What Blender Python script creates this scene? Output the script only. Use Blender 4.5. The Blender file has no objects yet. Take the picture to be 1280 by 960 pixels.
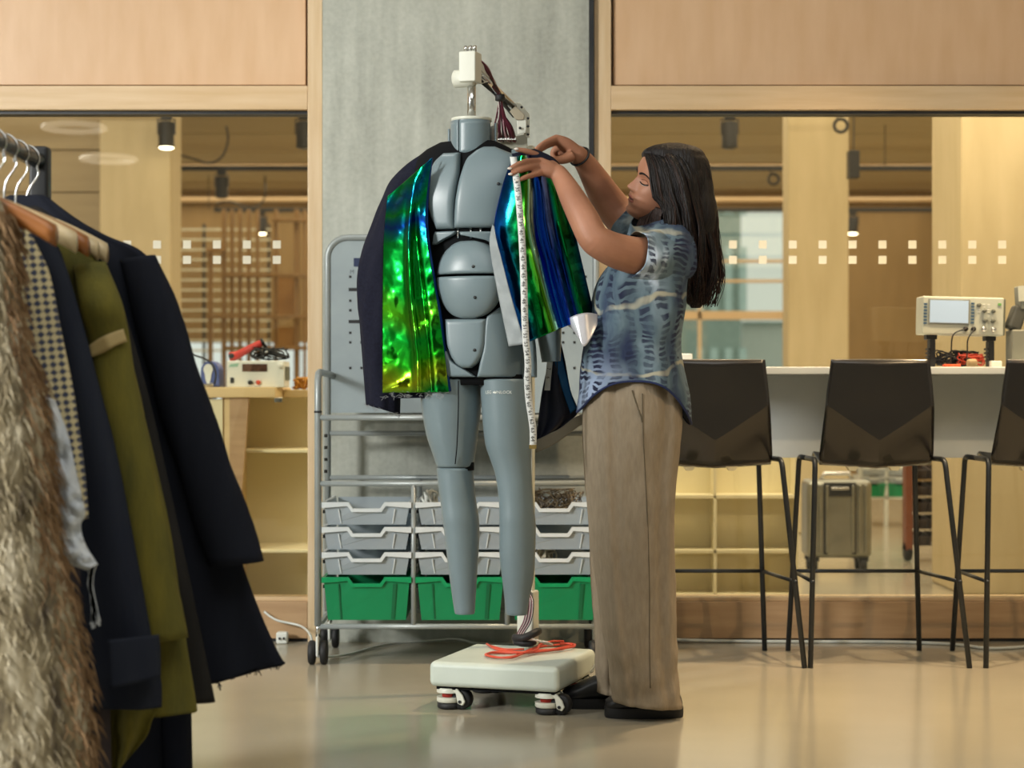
import bpy, bmesh, math, random
from mathutils import Vector, Matrix, Euler, noise as mnoise

random.seed(7)
scene = bpy.context.scene
COL = scene.collection

# ------------------------------------------------------------------ camera
F = 2300.0            # focal length in pixels of the 1280 px wide frame
HCAM = 0.95           # lens height
HOR = 490.0           # horizon row
cam_d = bpy.data.cameras.new('camera')
cam = bpy.data.objects.new('camera', cam_d)
COL.objects.link(cam)
cam.location = (0, 0, HCAM)
cam.rotation_euler = (math.pi / 2, 0, 0)
cam_d.sensor_width = 36.0
cam_d.lens = F / 1280.0 * 36.0
cam_d.shift_y = (HOR - 480.0) / 1280.0
cam_d.clip_end = 200
cam_d.dof.use_dof = True
cam_d.dof.focus_distance = 5.45
cam_d.dof.aperture_fstop = 3.2
scene.camera = cam

scene.view_settings.view_transform = 'Standard'
scene.view_settings.look = 'None'
scene.view_settings.gamma = 1.0
scene.view_settings.use_curve_mapping = False
scene.view_settings.exposure = -0.42


def lin(c):
    c = c.lstrip('#')
    v = [int(c[i:i + 2], 16) / 255.0 for i in (0, 2, 4)]
    return tuple((x / 12.92 if x <= 0.04045 else ((x + 0.055) / 1.055) ** 2.4) for x in v) + (1.0,)


# ------------------------------------------------------------------ world + lights
w = bpy.data.worlds.new('sky')
scene.world = w
w.use_nodes = True
bg = w.node_tree.nodes['Background']
bg.inputs[0].default_value = lin('#eaf3f0')
bg.inputs[1].default_value = 1.25


def area(name, loc, target, size, power, color, size_y=None, spread=180):
    l = bpy.data.lights.new(name, 'AREA')
    l.energy = power
    l.color = lin(color)[:3]
    l.shape = 'RECTANGLE'
    l.size = size
    l.size_y = size_y or size
    l.spread = math.radians(spread)
    o = bpy.data.objects.new(name, l)
    COL.objects.link(o)
    o.location = loc
    o.rotation_euler = (Vector(target) - Vector(loc)).to_track_quat('-Z', 'Y').to_euler()
    return o


def spot(name, loc, target, power, color, angle=50, blend=0.5, r=0.06):
    l = bpy.data.lights.new(name, 'SPOT')
    l.energy = power
    l.color = lin(color)[:3]
    l.spot_size = math.radians(angle)
    l.spot_blend = blend
    l.shadow_soft_size = r
    o = bpy.data.objects.new(name, l)
    COL.objects.link(o)
    o.location = loc
    o.rotation_euler = (Vector(target) - Vector(loc)).to_track_quat('-Z', 'Y').to_euler()
    return o


# daylight from the tall windows on the camera's left
area('window_daylight', (-5.2, 1.2, 2.9), (0.0, 5.6, 1.1), 0.8, 560, '#f7f7f3', 1.2)
# unseen soft fill added under the hall ceiling
area('hall_soft_fill', (0.4, 2.4, 3.45), (0.4, 2.4, 0.0), 3.4, 85, '#f2f4f2', 2.4)
# ceiling spots along the glazed wall
spot('ceiling_spot_counter', (2.5, 5.9, 3.4), (2.1, 6.3, 0.0), 420, '#ffdfb0', 72, 0.7, 0.05)
spot('ceiling_spot_stools', (1.15, 6.05, 3.4), (1.2, 6.2, 0.0), 380, '#ffe0b4', 72, 0.7, 0.05)
spot('ceiling_spot_pier', (-0.9, 5.7, 3.4), (-0.6, 6.6, 0.6), 50, '#f7f7f3', 95, 0.8, 0.05)
spot('ceiling_spot_front', (3.2, 3.2, 3.4), (1.3, 6.0, 0.1), 210, '#ffdcaa', 55, 0.6, 0.05)
# ceiling light of the workshop behind the glass, and one added fill
area('workshop_light_west', (-2.6, 11.5, 3.05), (-2.6, 11.5, 0), 5.0, 105, '#fff0d4', 6.0)
area('workshop_light_east', (2.6, 11.5, 3.05), (2.6, 11.5, 0), 5.0, 260, '#fff0d4', 6.0)
area('shelf_front_fill', (0.9, 7.6, 3.02), (0.9, 8.7, 0.4), 5.2, 165, '#fff0d4', 0.3)  # unseen fill added close behind the glass to brighten the shelf fronts
area('workshop_light_far', (0.0, 17.5, 2.95), (0.0, 17.5, 0), 9.0, 320, '#fff0d4', 4.0)

# ------------------------------------------------------------------ materials
MATS = {}


def newmat(name):
    m = bpy.data.materials.new(name)
    m.use_nodes = True
    nt = m.node_tree
    return m, nt, nt.nodes['Principled BSDF']


def mat(name, c1, c2=None, rough=0.5, metal=0.0, scale=8.0, stretch=(1, 1, 1), detail=4.0,
        bump=0.0, bscale=None, lo=0.3, hi=0.7, **kw):
    """Principled material, two tones mixed by noise in object space, with optional fine bump."""
    if name in MATS:
        return MATS[name]
    m, nt, bs = newmat(name)
    bs.inputs['Roughness'].default_value = rough
    bs.inputs['Metallic'].default_value = metal
    for k, v in kw.items():
        bs.inputs[k.replace('_', ' ')].default_value = v
    tc = nt.nodes.new('ShaderNodeTexCoord')
    mp = nt.nodes.new('ShaderNodeMapping')
    mp.inputs['Scale'].default_value = stretch
    nt.links.new(tc.outputs['Object'], mp.inputs['Vector'])
    n = nt.nodes.new('ShaderNodeTexNoise')
    n.inputs['Scale'].default_value = scale
    n.inputs['Detail'].default_value = detail
    nt.links.new(mp.outputs[0], n.inputs['Vector'])
    r = nt.nodes.new('ShaderNodeValToRGB')
    r.color_ramp.elements[0].position = lo
    r.color_ramp.elements[1].position = hi
    r.color_ramp.elements[0].color = lin(c1)
    r.color_ramp.elements[1].color = lin(c2 or c1)
    nt.links.new(n.outputs['Fac'], r.inputs[0])
    nt.links.new(r.outputs[0], bs.inputs['Base Color'])
    if bump:
        b = nt.nodes.new('ShaderNodeBump')
        b.inputs['Strength'].default_value = bump
        b.inputs['Distance'].default_value = 0.01
        n2 = nt.nodes.new('ShaderNodeTexNoise')
        n2.inputs['Scale'].default_value = bscale or scale * 4
        n2.inputs['Detail'].default_value = 5
        nt.links.new(mp.outputs[0], n2.inputs['Vector'])
        nt.links.new(n2.outputs['Fac'], b.inputs['Height'])
        nt.links.new(b.outputs[0], bs.inputs['Normal'])
    MATS[name] = m
    return m


def glassmat(name, tint, ior=1.5, rough=0.0, gloss='#ffffff', amount=1.0):
    if name in MATS:
        return MATS[name]
    m, nt, bs = newmat(name)
    nt.nodes.remove(bs)
    out = nt.nodes['Material Output']
    tr = nt.nodes.new('ShaderNodeBsdfTransparent')
    tr.inputs[0].default_value = lin(tint)
    gl = nt.nodes.new('ShaderNodeBsdfGlossy')
    gl.inputs['Roughness'].default_value = rough
    gl.inputs['Color'].default_value = lin(gloss)
    fr = nt.nodes.new('ShaderNodeFresnel')
    fr.inputs[0].default_value = ior
    mx = nt.nodes.new('ShaderNodeMixShader')
    mul = nt.nodes.new('ShaderNodeMath')
    mul.operation = 'MULTIPLY'
    mul.inputs[1].default_value = amount
    nt.links.new(fr.outputs[0], mul.inputs[0])
    nt.links.new(mul.outputs[0], mx.inputs[0])
    nt.links.new(tr.outputs[0], mx.inputs[1])
    nt.links.new(gl.outputs[0], mx.inputs[2])
    nt.links.new(mx.outputs[0], out.inputs[0])
    MATS[name] = m
    return m


def emit(name, c, s):
    if name in MATS:
        return MATS[name]
    m, nt, bs = newmat(name)
    bs.inputs['Base Color'].default_value = lin(c)
    bs.inputs['Emission Color'].default_value = lin(c)
    bs.inputs['Emission Strength'].default_value = s
    MATS[name] = m
    return m


wood_h = mat('birch_veneer_horizontal', '#c9aa80', '#d6bb96', rough=0.42, scale=2.2, stretch=(1.2, 3, 16), detail=6, bump=0.05)
wood_v = mat('birch_veneer_vertical', '#c9ac84', '#d9c2a0', rough=0.42, scale=2.2, stretch=(16, 3, 1.2), detail=6, bump=0.05)
wood_panel = mat('birch_panel', '#cda780', '#d8b591', rough=0.4, scale=3.0, stretch=(5, 2, 1.0), detail=7, bump=0.03, lo=0.25, hi=0.75)
wood_plinth = mat('birch_plinth', '#a98763', '#bd9c76', rough=0.45, scale=2.5, stretch=(1.2, 3, 14), detail=6, bump=0.05)
steel_dark = mat('dark_steel', '#2b2d30', '#383a3c', rough=0.45, metal=0.4)
black_paint = mat('black_paint', '#17181a', '#212224', rough=0.5)
black_rubber = mat('black_rubber', '#121316', '#1b1c1f', rough=0.6)
chrome = mat('bright_steel', '#c9cbcb', '#dfe0e0', rough=0.18, metal=1.0)
white_plastic = mat('white_plastic', '#d6d9d2', '#e2e4dd', rough=0.4)
cream_laminate = mat('cream_laminate', '#e3d8b0', '#ebe1bf', rough=0.5, scale=2)
glass = glassmat('clear_glass', '#fafaf5', 1.5, 0.0, '#ffffff', 0.9)
frost = mat('frosted_film', '#cfc9b4', '#d9d3bf', rough=0.6)


def concrete_material():
    m, nt, bs = newmat('concrete')
    tc = nt.nodes.new('ShaderNodeTexCoord')
    mp = nt.nodes.new('ShaderNodeMapping')
    mp.inputs['Scale'].default_value = (9, 3, 1.0)
    nt.links.new(tc.outputs['Object'], mp.inputs[0])
    n1 = nt.nodes.new('ShaderNodeTexNoise')
    n1.inputs['Scale'].default_value = 2.2
    n1.inputs['Detail'].default_value = 7
    nt.links.new(mp.outputs[0], n1.inputs[0])
    n2 = nt.nodes.new('ShaderNodeTexNoise')
    n2.inputs['Scale'].default_value = 60
    n2.inputs['Detail'].default_value = 6
    nt.links.new(tc.outputs['Object'], n2.inputs[0])
    n3 = nt.nodes.new('ShaderNodeTexNoise')
    n3.inputs['Scale'].default_value = 2.0
    n3.inputs['Detail'].default_value = 3
    nt.links.new(tc.outputs['Object'], n3.inputs[0])
    a = nt.nodes.new('ShaderNodeMath'); a.operation = 'ADD'
    nt.links.new(n1.outputs['Fac'], a.inputs[0]); nt.links.new(n3.outputs['Fac'], a.inputs[1])
    b = nt.nodes.new('ShaderNodeMath'); b.operation = 'MULTIPLY_ADD'
    nt.links.new(n2.outputs['Fac'], b.inputs[0]); b.inputs[1].default_value = 0.55
    nt.links.new(a.outputs[0], b.inputs[2])
    r = nt.nodes.new('ShaderNodeValToRGB')
    r.color_ramp.elements[0].position = 0.85; r.color_ramp.elements[0].color = lin('#989b92')
    r.color_ramp.elements[1].position = 1.65; r.color_ramp.elements[1].color = lin('#bcbfb5')
    mr = nt.nodes.new('ShaderNodeMapRange')
    mr.inputs['From Max'].default_value = 2.5
    nt.links.new(b.outputs[0], mr.inputs[0])
    r.color_ramp.elements[0].position = 0.38; r.color_ramp.elements[1].position = 0.66
    nt.links.new(mr.outputs[0], r.inputs[0])
    nt.links.new(r.outputs[0], bs.inputs['Base Color'])
    bs.inputs['Roughness'].default_value = 0.75
    bp = nt.nodes.new('ShaderNodeBump'); bp.inputs['Strength'].default_value = 0.12; bp.inputs['Distance'].default_value = 0.01
    nt.links.new(n2.outputs['Fac'], bp.inputs['Height'])
    nt.links.new(bp.outputs[0], bs.inputs['Normal'])
    MATS['concrete'] = m
    return m


concrete = concrete_material()
floor_mat = mat('poured_resin_floor', '#a49d8b', '#ada694', rough=0.17, scale=1.6, detail=3, bump=0.006, bscale=260)


# ------------------------------------------------------------------ geometry helpers
def P(px, py, d):
    """photo pixel at distance d (metres along the view axis) -> world point"""
    return Vector(((px - 640.0) / F * d, d, HCAM + (HOR - py) / F * d))


def PX(px, d):
    return (px - 640.0) / F * d


def PZ(py, d):
    return HCAM + (HOR - py) / F * d


def cr(pts, n):
    """Catmull-Rom resample of a list of tuples (any dimension), n samples per span"""
    out = []
    k = len(pts)
    dim = len(pts[0])
    for i in range(k - 1):
        p0 = pts[max(i - 1, 0)]; p1 = pts[i]; p2 = pts[i + 1]; p3 = pts[min(i + 2, k - 1)]
        for j in range(n):
            t = j / n
            out.append(tuple(0.5 * ((2 * p1[a]) + (-p0[a] + p2[a]) * t + (2 * p0[a] - 5 * p1[a] + 4 * p2[a] - p3[a]) * t * t
                                    + (-p0[a] + 3 * p1[a] - 3 * p2[a] + p3[a]) * t ** 3) for a in range(dim)))
    out.append(tuple(pts[-1]))
    return out


def interp(tab, x):
    """piecewise linear lookup in a list of (key, value...) rows sorted by key"""
    if x <= tab[0][0]:
        r = tab[0][1:]
    elif x >= tab[-1][0]:
        r = tab[-1][1:]
    else:
        for a, b in zip(tab, tab[1:]):
            if a[0] <= x <= b[0]:
                t = (x - a[0]) / (b[0] - a[0])
                r = tuple(p + (q - p) * t for p, q in zip(a[1:], b[1:]))
                break
    return r[0] if len(r) == 1 else r


def smooth_tab(tab, n=6):
    return cr([tuple(r) for r in tab], n)


class MB:
    def __init__(s):
        s.v = []; s.f = []

    def add(s, vs, fs):
        o = len(s.v)
        s.v += [tuple(v) for v in vs]
        s.f += [tuple(i + o for i in f) for f in fs]
        return s

    def box(s, x0, x1, y0, y1, z0, z1):
        vs = [(x, y, z) for z in (z0, z1) for y in (y0, y1) for x in (x0, x1)]
        return s.add(vs, [(0, 2, 3, 1), (4, 5, 7, 6), (0, 1, 5, 4), (2, 6, 7, 3), (0, 4, 6, 2), (1, 3, 7, 5)])

    def rbox(s, c, size, rot=(0, 0, 0)):
        R = Euler(rot).to_matrix()
        hx, hy, hz = [a / 2 for a in size]
        vs = [Vector(c) + R @ Vector((x, y, z)) for z in (-hz, hz) for y in (-hy, hy) for x in (-hx, hx)]
        return s.add(vs, [(0, 2, 3, 1), (4, 5, 7, 6), (0, 1, 5, 4), (2, 6, 7, 3), (0, 4, 6, 2), (1, 3, 7, 5)])

    def bar(s, a, b, wdt, hgt):
        a = Vector(a); b = Vector(b)
        d = b - a
        q = d.to_track_quat('X', 'Z').to_euler()
        return s.rbox((a + b) / 2, (d.length, wdt, hgt), q)

    def tube(s, pts, r, n=10, caps=True, ell=None):
        pts = [Vector(p) for p in pts]
        k = len(pts)
        rs = r if isinstance(r, (list, tuple)) else [r] * k
        up = None
        rings = []
        for i, p in enumerate(pts):
            t = (pts[min(i + 1, k - 1)] - pts[max(i - 1, 0)])
            if t.length < 1e-9:
                t = Vector((0, 0, 1))
            t.normalize()
            if up is None:
                a = Vector((0, 0, 1)) if abs(t.z) < 0.9 else Vector((0, 1, 0))
                up = (a - t * a.dot(t)).normalized()
            else:
                u2 = up - t * up.dot(t)
                up = u2.normalized() if u2.length > 1e-6 else t.orthogonal().normalized()
            sd = t.cross(up)
            e = ell or (1, 1)
            rings.append([p + (up * math.cos(2 * math.pi * j / n) * e[0] + sd * math.sin(2 * math.pi * j / n) * e[1]) * rs[i] for j in range(n)])
        return s.rings(rings, caps)

    def rings(s, rings, caps=True, closed=True):
        n = len(rings[0]); o = len(s.v)
        fs = []
        for i in range(len(rings) - 1):
            for j in range(n if closed else n - 1):
                a = i * n + j; b = i * n + (j + 1) % n
                fs.append((a, b, b + n, a + n))
        if caps and closed:
            fs.append(tuple(range(n - 1, -1, -1)))
            fs.append(tuple((len(rings) - 1) * n + j for j in range(n)))
        return s.add([v for r in rings for v in r], fs)

    def lathe(s, prof, c=(0, 0, 0), n=24, axis='Z', caps=True):
        rr = []
        for r, h in prof:
            ring = []
            for j in range(n):
                a = 2 * math.pi * j / n
                x, y = r * math.cos(a), r * math.sin(a)
                p = {'Z': (x, y, h), 'Y': (x, h, -y), 'X': (h, x, y)}[axis]
                ring.append(Vector(p) + Vector(c))
            rr.append(ring)
        return s.rings(rr, caps)

    def prism(s, poly, y0, y1):
        """polygon in (x, z) extruded along y"""
        n = len(poly)
        vs = [(x, y0, z) for x, z in poly] + [(x, y1, z) for x, z in poly]
        fs = [tuple(range(n)), tuple(range(2 * n - 1, n - 1, -1))]
        fs += [(i, i + n, (i + 1) % n + n, (i + 1) % n) for i in range(n)]
        return s.add(vs, fs)

    def grid(s, rows):
        n = len(rows[0]); fs = []
        for i in range(len(rows) - 1):
            for j in range(n - 1):
                a = i * n + j
                fs.append((a, a + 1, a + n + 1, a + n))
        return s.add([v for r in rows for v in r], fs)

    def sphere(s, c, r, n=14, m=8, sc=(1, 1, 1)):
        rings = []
        for i in range(m + 1):
            th = math.pi * i / m
            rad = max(math.sin(th), 1e-4)
            rings.append([(c[0] + r * sc[0] * rad * math.cos(2 * math.pi * j / n), c[1] + r * sc[1] * rad * math.sin(2 * math.pi * j / n),
                           c[2] - r * sc[2] * math.cos(th)) for j in range(n)])
        return s.rings(rings)

    def build(s, name, material, parent=None, local=False, smooth=False, bevel=0, segs=2, solid=0, subsurf=0, angle=40, kind=None, label=None):
        me = bpy.data.meshes.new(name)
        vs = s.v
        if parent is not None and not local:
            root = parent
            while root.parent:
                root = root.parent
            Mi = root_matrix(root).inverted()
            vs = [Mi @ Vector(v) for v in vs]
        me.from_pydata([tuple(v) for v in vs], [], s.f)
        bm = bmesh.new(); bm.from_mesh(me)
        bmesh.ops.recalc_face_normals(bm, faces=bm.faces)
        bm.to_mesh(me); bm.free()
        me.materials.append(material)
        o = bpy.data.objects.new(name, me)
        COL.objects.link(o)
        if parent is not None:
            o.parent = parent
        if smooth:
            for p in me.polygons:
                p.use_smooth = True
        if solid:
            md = o.modifiers.new('solid', 'SOLIDIFY'); md.thickness = solid; md.offset = 0
        if bevel:
            md = o.modifiers.new('bevel', 'BEVEL'); md.width = bevel; md.segments = segs
            md.limit_method = 'ANGLE'; md.angle_limit = math.radians(angle)
            for p in me.polygons:
                p.use_smooth = True
            wn = o.modifiers.new('wn', 'WEIGHTED_NORMAL'); wn.keep_sharp = False
        if subsurf:
            md = o.modifiers.new('sub', 'SUBSURF'); md.levels = subsurf; md.render_levels = subsurf
        if kind:
            o['kind'] = kind
        if label:
            o['label'] = label
        return o


def root_matrix(o):
    return Matrix.Translation(o.location) @ o.rotation_euler.to_matrix().to_4x4()


def smooth_by_angle(o, deg=45):
    me = o.data
    bm = bmesh.new(); bm.from_mesh(me)
    for f in bm.faces:
        f.smooth = True
    for e in bm.edges:
        if len(e.link_faces) == 2 and e.calc_face_angle(0) > math.radians(deg):
            e.smooth = False
    bm.to_mesh(me); bm.free()
    return o


def tag(o, label, cat, group=None):
    o['label'] = label; o['category'] = cat
    if group:
        o['group'] = group
    return o


def thing(name, label, cat, loc=(0, 0, 0), rotz=0.0, group=None):
    o = bpy.data.objects.new(name, None)
    o.empty_display_size = 0.05
    COL.objects.link(o)
    o.location = loc
    o.rotation_euler = (0, 0, rotz)
    return tag(o, label, cat, group)


def struct(name, mb, m, **k):
    o = mb.build(name, m, **k)
    o['kind'] = 'structure'
    return o


def sroot(name, loc=(0, 0, 0)):
    o = bpy.data.objects.new(name, None)
    COL.objects.link(o)
    o.location = loc
    o['kind'] = 'structure'
    return o


def copy_tree(o, parent=None, loc=None, rotz=None, label=None):
    c = o.copy(); COL.objects.link(c)
    c.parent = parent
    if loc is not None:
        c.location = loc
    if rotz is not None:
        c.rotation_euler = (0, 0, rotz)
    if label:
        c['label'] = label
    for ch in list(o.children):
        copy_tree(ch, c)
    return c


def text_mesh(txt, size):
    cu = bpy.data.curves.new('t', 'FONT')
    cu.body = txt; cu.size = size; cu.align_x = 'CENTER'; cu.align_y = 'CENTER'
    cu.resolution_u = 2
    o = bpy.data.objects.new('t', cu)
    COL.objects.link(o)
    dg = bpy.context.evaluated_depsgraph_get()
    dg.update()
    me = bpy.data.meshes.new_from_object(o.evaluated_get(dg))
    bpy.data.objects.remove(o); bpy.data.curves.remove(cu)
    return me


def text_part(name, txt, size, M4, material, parent):
    me = text_mesh(txt, size)
    me.transform(M4)
    me.materials.clear(); me.materials.append(material)
    o = bpy.data.objects.new(name, me); COL.objects.link(o); o.parent = parent
    return o


# ================================================================== structure
WY = 7.0                      # front face of the glazed wall
struct('ceiling_hall', MB().box(-5.5, 5.5, -3, 7.14, 3.5, 3.6), mat('hall_ceiling', '#b5b1a6', '#bdb9ae', rough=0.8))
struct('wall_hall_right', MB().box(5.5, 5.6, -3, 7.14, 0, 3.5), mat('hall_plaster', '#b9b6ac', rough=0.8))
struct('wall_hall_back', MB().box(-5.6, 5.6, -3.1, -3, 0, 3.5), MATS['hall_plaster'])
struct('wall_hall_left', MB().box(-5.6, -5.5, 3.4, 7.14, 0, 3.5), MATS['hall_plaster'])
struct('floor', MB().box(-5.5, 5.5, -3, 24, -0.1, 0), floor_mat)


def wpx(px, d=WY):
    return PX(px, d)


def wz(py, d=WY):
    return PZ(py, d)


XL, XR = -3.4, 3.4
TOP = 3.5
# concrete pier between the two glazed screens (cast in two lifts)
pier = sroot('wall_concrete_pier', (-0.21, 7.2, 0))
zj = wz(88)
cx0, cx1 = wpx(403.5), wpx(736)
MB().box(cx0, cx1, WY - 0.012, 7.5, 0, zj).build('concrete_lift', concrete, pier, bevel=0)
MB().box(cx0, cx1, WY - 0.0115, 7.5, zj, TOP).build('concrete_lift', concrete, pier)
struct('trim_1', MB().box(wpx(736.5), wpx(742), WY - 0.02, 7.3, 0, TOP), steel_dark)

# ---- glazed screens: posts, rails, panels, plinth, glass
def screen(n, x0, x1, post_side, xin):
    r = sroot('wall_glazed_screen_' + n, ((x0 + x1) / 2, WY, 0))
    zh0, zh1, zp = wz(137), wz(107), wz(752)
    if post_side == 'right':
        MB().box(xin, x1, WY, WY + 0.14, 0, TOP).build('post', wood_v, r, bevel=0.003)
        MB().box(x0, x0 + 0.06, WY, WY + 0.14, 0, TOP).build('post', wood_v, r, bevel=0.003)
        a, b = x0 + 0.06, xin
    else:
        MB().box(x0, xin, WY, WY + 0.14, 0, TOP).build('post', wood_v, r, bevel=0.003)
        MB().box(x1 - 0.06, x1, WY, WY + 0.14, 0, TOP).build('post', wood_v, r, bevel=0.003)
        a, b = xin, x1 - 0.06
    MB().box(a, b, WY, WY + 0.14, zh0, zh1).build('header_rail', wood_h, r, bevel=0.003)
    MB().box(a + 0.01, b - 0.01, WY + 0.02, WY + 0.06, zh1 + 0.006, TOP).build('upper_panel', wood_panel, r, bevel=0.002)
    MB().box(a, b, WY + 0.065, WY + 0.12, zh1, TOP).build('backing_board', wood_plinth, r)
    MB().box(a, b, WY, WY + 0.14, 0.012, zp).build('plinth_board', wood_plinth, r, bevel=0.003)
    MB().box(a, b, WY + 0.01, WY + 0.12, 0, 0.012).build('shadow_gap', black_paint, r)
    MB().box(a, b, WY + 0.03, WY + 0.11, zh0 - 0.012, zh0).build('head_bead', steel_dark, r)
    MB().box(a, b, WY + 0.02, WY + 0.12, zp, zp + 0.014).build('sill_bead', wood_h, r, bevel=0.002)
    pane = MB().box(a, b, WY + 0.065, WY + 0.075, zp + 0.014, zh0 - 0.012).build('glass_pane', glass, r)
    return r, pane, a, b


scr_l, pane_l, la, lb = screen('left', XL, wpx(403), 'right', wpx(384.5))
scr_r, pane_r, ra, rb = screen('right', wpx(742.5), XR, 'left', wpx(764))

# frosted marker squares stuck on the panes
sq = 0.0305
sqme = None
for pane, a, b, x_first in ((pane_l, la, lb, 345.8), (pane_r, ra, rb, 916.2)):
    dx = 37.75 / F * WY
    x = wpx(x_first, WY + 0.06)
    xs = []
    k = 0
    while x - k * dx - sq / 2 > a:
        xs.append(x - k * dx); k += 1
    k = 1
    while x + k * dx + sq / 2 < b:
        xs.append(x + k * dx); k += 1
    for xx in xs:
        for py in (304, 323.3):
            if sqme is None:
                o = MB().box(-sq / 2, sq / 2, -0.0006, 0.0006, -sq / 2, sq / 2).build('marker_square', frost, pane, local=True)
                sqme = o.data
            else:
                o = bpy.data.objects.new('marker_square', sqme); COL.objects.link(o); o.parent = pane
            rt = pane.parent
            o.location = Vector((xx, WY + 0.064, wz(py))) - rt.location

# ---- the workshop behind the glass
struct('wall_workshop_left', MB().box(-5.5, -5.4, 7.15, 20, 0, 3.2), mat('plaster_cream', '#cdb88c', '#d6c298', rough=0.8))
struct('wall_workshop_right', MB().box(5.4, 5.5, 7.15, 20, 0, 3.2), MATS['plaster_cream'])
ceil = sroot('ceiling', (0, 14, 3.1))
ceil_mat = mat('timber_ceiling', '#b5a27c', '#c0ae88', rough=0.6, scale=1.6, stretch=(0.6, 6, 1), detail=5)
plank = None
for i in range(11):
    y0 = 7.15 + i * 1.17
    o = MB().box(-5.4, 5.4, y0, y0 + 1.13, 3.1, 3.14).build('ceiling_board', ceil_mat, ceil, bevel=0.006)
MB().box(-5.4, 5.4, 7.15, 20.1, 3.15, 3.2).build('ceiling_deck', mat('dark_joint_backing', '#4b3a24', rough=0.9), ceil)  # dark brown deck showing in the joints between boards
for y in (16.2, 18.9):
    MB().tube([(-5.4, y, 2.93), (5.4, y, 2.93)], 0.035, 10).build('conduit_pipe', MATS['birch_veneer_horizontal'], ceil, smooth=True)
brown_wall = mat('brown_timber_wall', '#8a7046', '#967a4e', rough=0.6, scale=2, stretch=(6, 1, 1), detail=5)
FY = 19.6
# far wall with a window opening (right of the pier) and a wide opening on the left
def fx(px): return PX(px, FY)
def fz(py): return PZ(py, FY)
wx0, wx1 = fx(800), fx(981)
bw = sroot('wall_far', (0, FY, 0))
MB().box(wx1, 5.4, FY, FY + 0.15, 0, 3.1).build('wall_panel', brown_wall, bw)
MB().box(-1.2, wx0, FY, FY + 0.15, 0, 3.1).build('wall_panel', brown_wall, bw)
MB().box(wx0, wx1, FY, FY + 0.15, fz(262), 3.1).build('lintel', brown_wall, bw)
MB().box(-5.4, -1.2, FY, FY + 0.15, fz(428), 3.1).build('lintel', brown_wall, bw)
win = sroot('window_1', ((wx0 + wx1) / 2, FY, 0))
for py, hh in ((326, 0.03), (351, 0.03), (394, 0.09)):
    MB().box(wx0, wx1, FY + 0.02, FY + 0.1, fz(py) - hh / 2, fz(py) + hh / 2).build('transom', wood_h, win)
MB().box(wx0, wx1, FY + 0.05, FY + 0.06, 0, fz(262)).build('glass_pane', glass, win)
MB().box(fx(873), fx(877), FY + 0.02, FY + 0.1, 0, fz(262)).build('mullion', wood_v, win)

# pale building seen through the far window
bld = thing('office_building', 'pale teal office block seen through the far window', 'building', (9.5, 40, 0))
teal = mat('pale_facade', '#8fa39c', '#a0b2aa', rough=0.8)
MB().box(PX(780, 40), PX(926, 40), 40, 46, -2, 9).build('facade', teal, bld)
pane_m = mat('facade_glass', '#b9d2cf', '#c9dedb', rough=0.2)
for i in range(4):
    x = PX(890 + 18 * i - 20, 39.95)
    for z in (0.4, 2.6, 4.8):
        MB().box(x, x + 0.16, 39.93, 40.02, z, z + 1.5).build('window', pane_m, bld)
low = thing('white_building', 'low white building beside the office block outside the far window', 'building', (11, 45, 0))
MB().box(PX(926, 45) + 0.05, PX(1010, 45), 45, 50, -2, PZ(405, 45)).build('facade', white_plastic, low)
MB().box(PX(926, 45) + 0.05, PX(1010, 45), 44.8, 50, PZ(405, 45), PZ(402, 45)).build('roof', teal, low)
struct('ground', MB().box(-40, 40, 24.1, 80, -2.4, -2.2), mat('paving', '#a9aaa0', rough=0.9))

# timber-shuttered columns in the workshop
colm = mat('column_timber_cast', '#bba982', '#c6b48e', rough=0.7, scale=2.2, stretch=(5, 5, 1), detail=6, bump=0.05)
def column(n, p0, p1, d, depth, m=colm):
    struct('wall_column_' + n, MB().box(PX(p0, d), PX(p1, d), d, d + depth, 0, 3.1), m, bevel=0.012)
column('left', 124, 213, 12.0, 0.4)
column('middle', 985, 1061, 12.3, 0.25)
column('right', 1201, 1400, 8.6, 0.6)

# planked wall behind the left column
pw_ = sroot('wall_planked', (-3.6, 12.6, 0))
plank_m = mat('pale_wall_plank', '#a3906c', '#ae9b76', rough=0.6, scale=2, stretch=(1, 1, 8), detail=5)
for i in range(11):
    MB().box(-5.4, PX(130, 12.6), 12.6, 12.64, 0.29 * i, 0.29 * i + 0.283).build('plank', plank_m, pw_, bevel=0.004)
MB().box(-5.4, PX(130, 12.6), 12.645, 12.68, 0, 3.1).build('backing', MATS['dark_joint_backing'], pw_)
# ================================================================== track lights in the workshop
lampglow = emit('lamp_lens_glow', '#fff2d0', 14.0)
lens_off = mat('lamp_lens_dark', '#3a3630', rough=0.2)
track_m = mat('track_black', '#1d1a16', rough=0.5)
TRZ = 2.75
tracks = []
for d, lab in ((11.8, 'black ceiling track with spotlights over the front of the workshop'),
               (14.8, 'black ceiling track across the middle of the workshop'),
               (18.2, 'black ceiling track near the far workshop wall')):
    x0 = -4.5
    if d > 18: x0 = PX(268, d)
    t = thing('light_track', lab, 'light track', (0, d, TRZ), group='ceiling tracks in the workshop')
    MB().box(x0, 4.6, d - 0.02, d + 0.02, TRZ - 0.02, TRZ + 0.02).build('rail', track_m, t, bevel=0.003)
    for hx in (-3.0, 0.0, 3.0):
        MB().tube([(hx, d, TRZ), (hx, d, 3.1)], 0.004, 6).build('hanger_rod', track_m, t)


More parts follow.
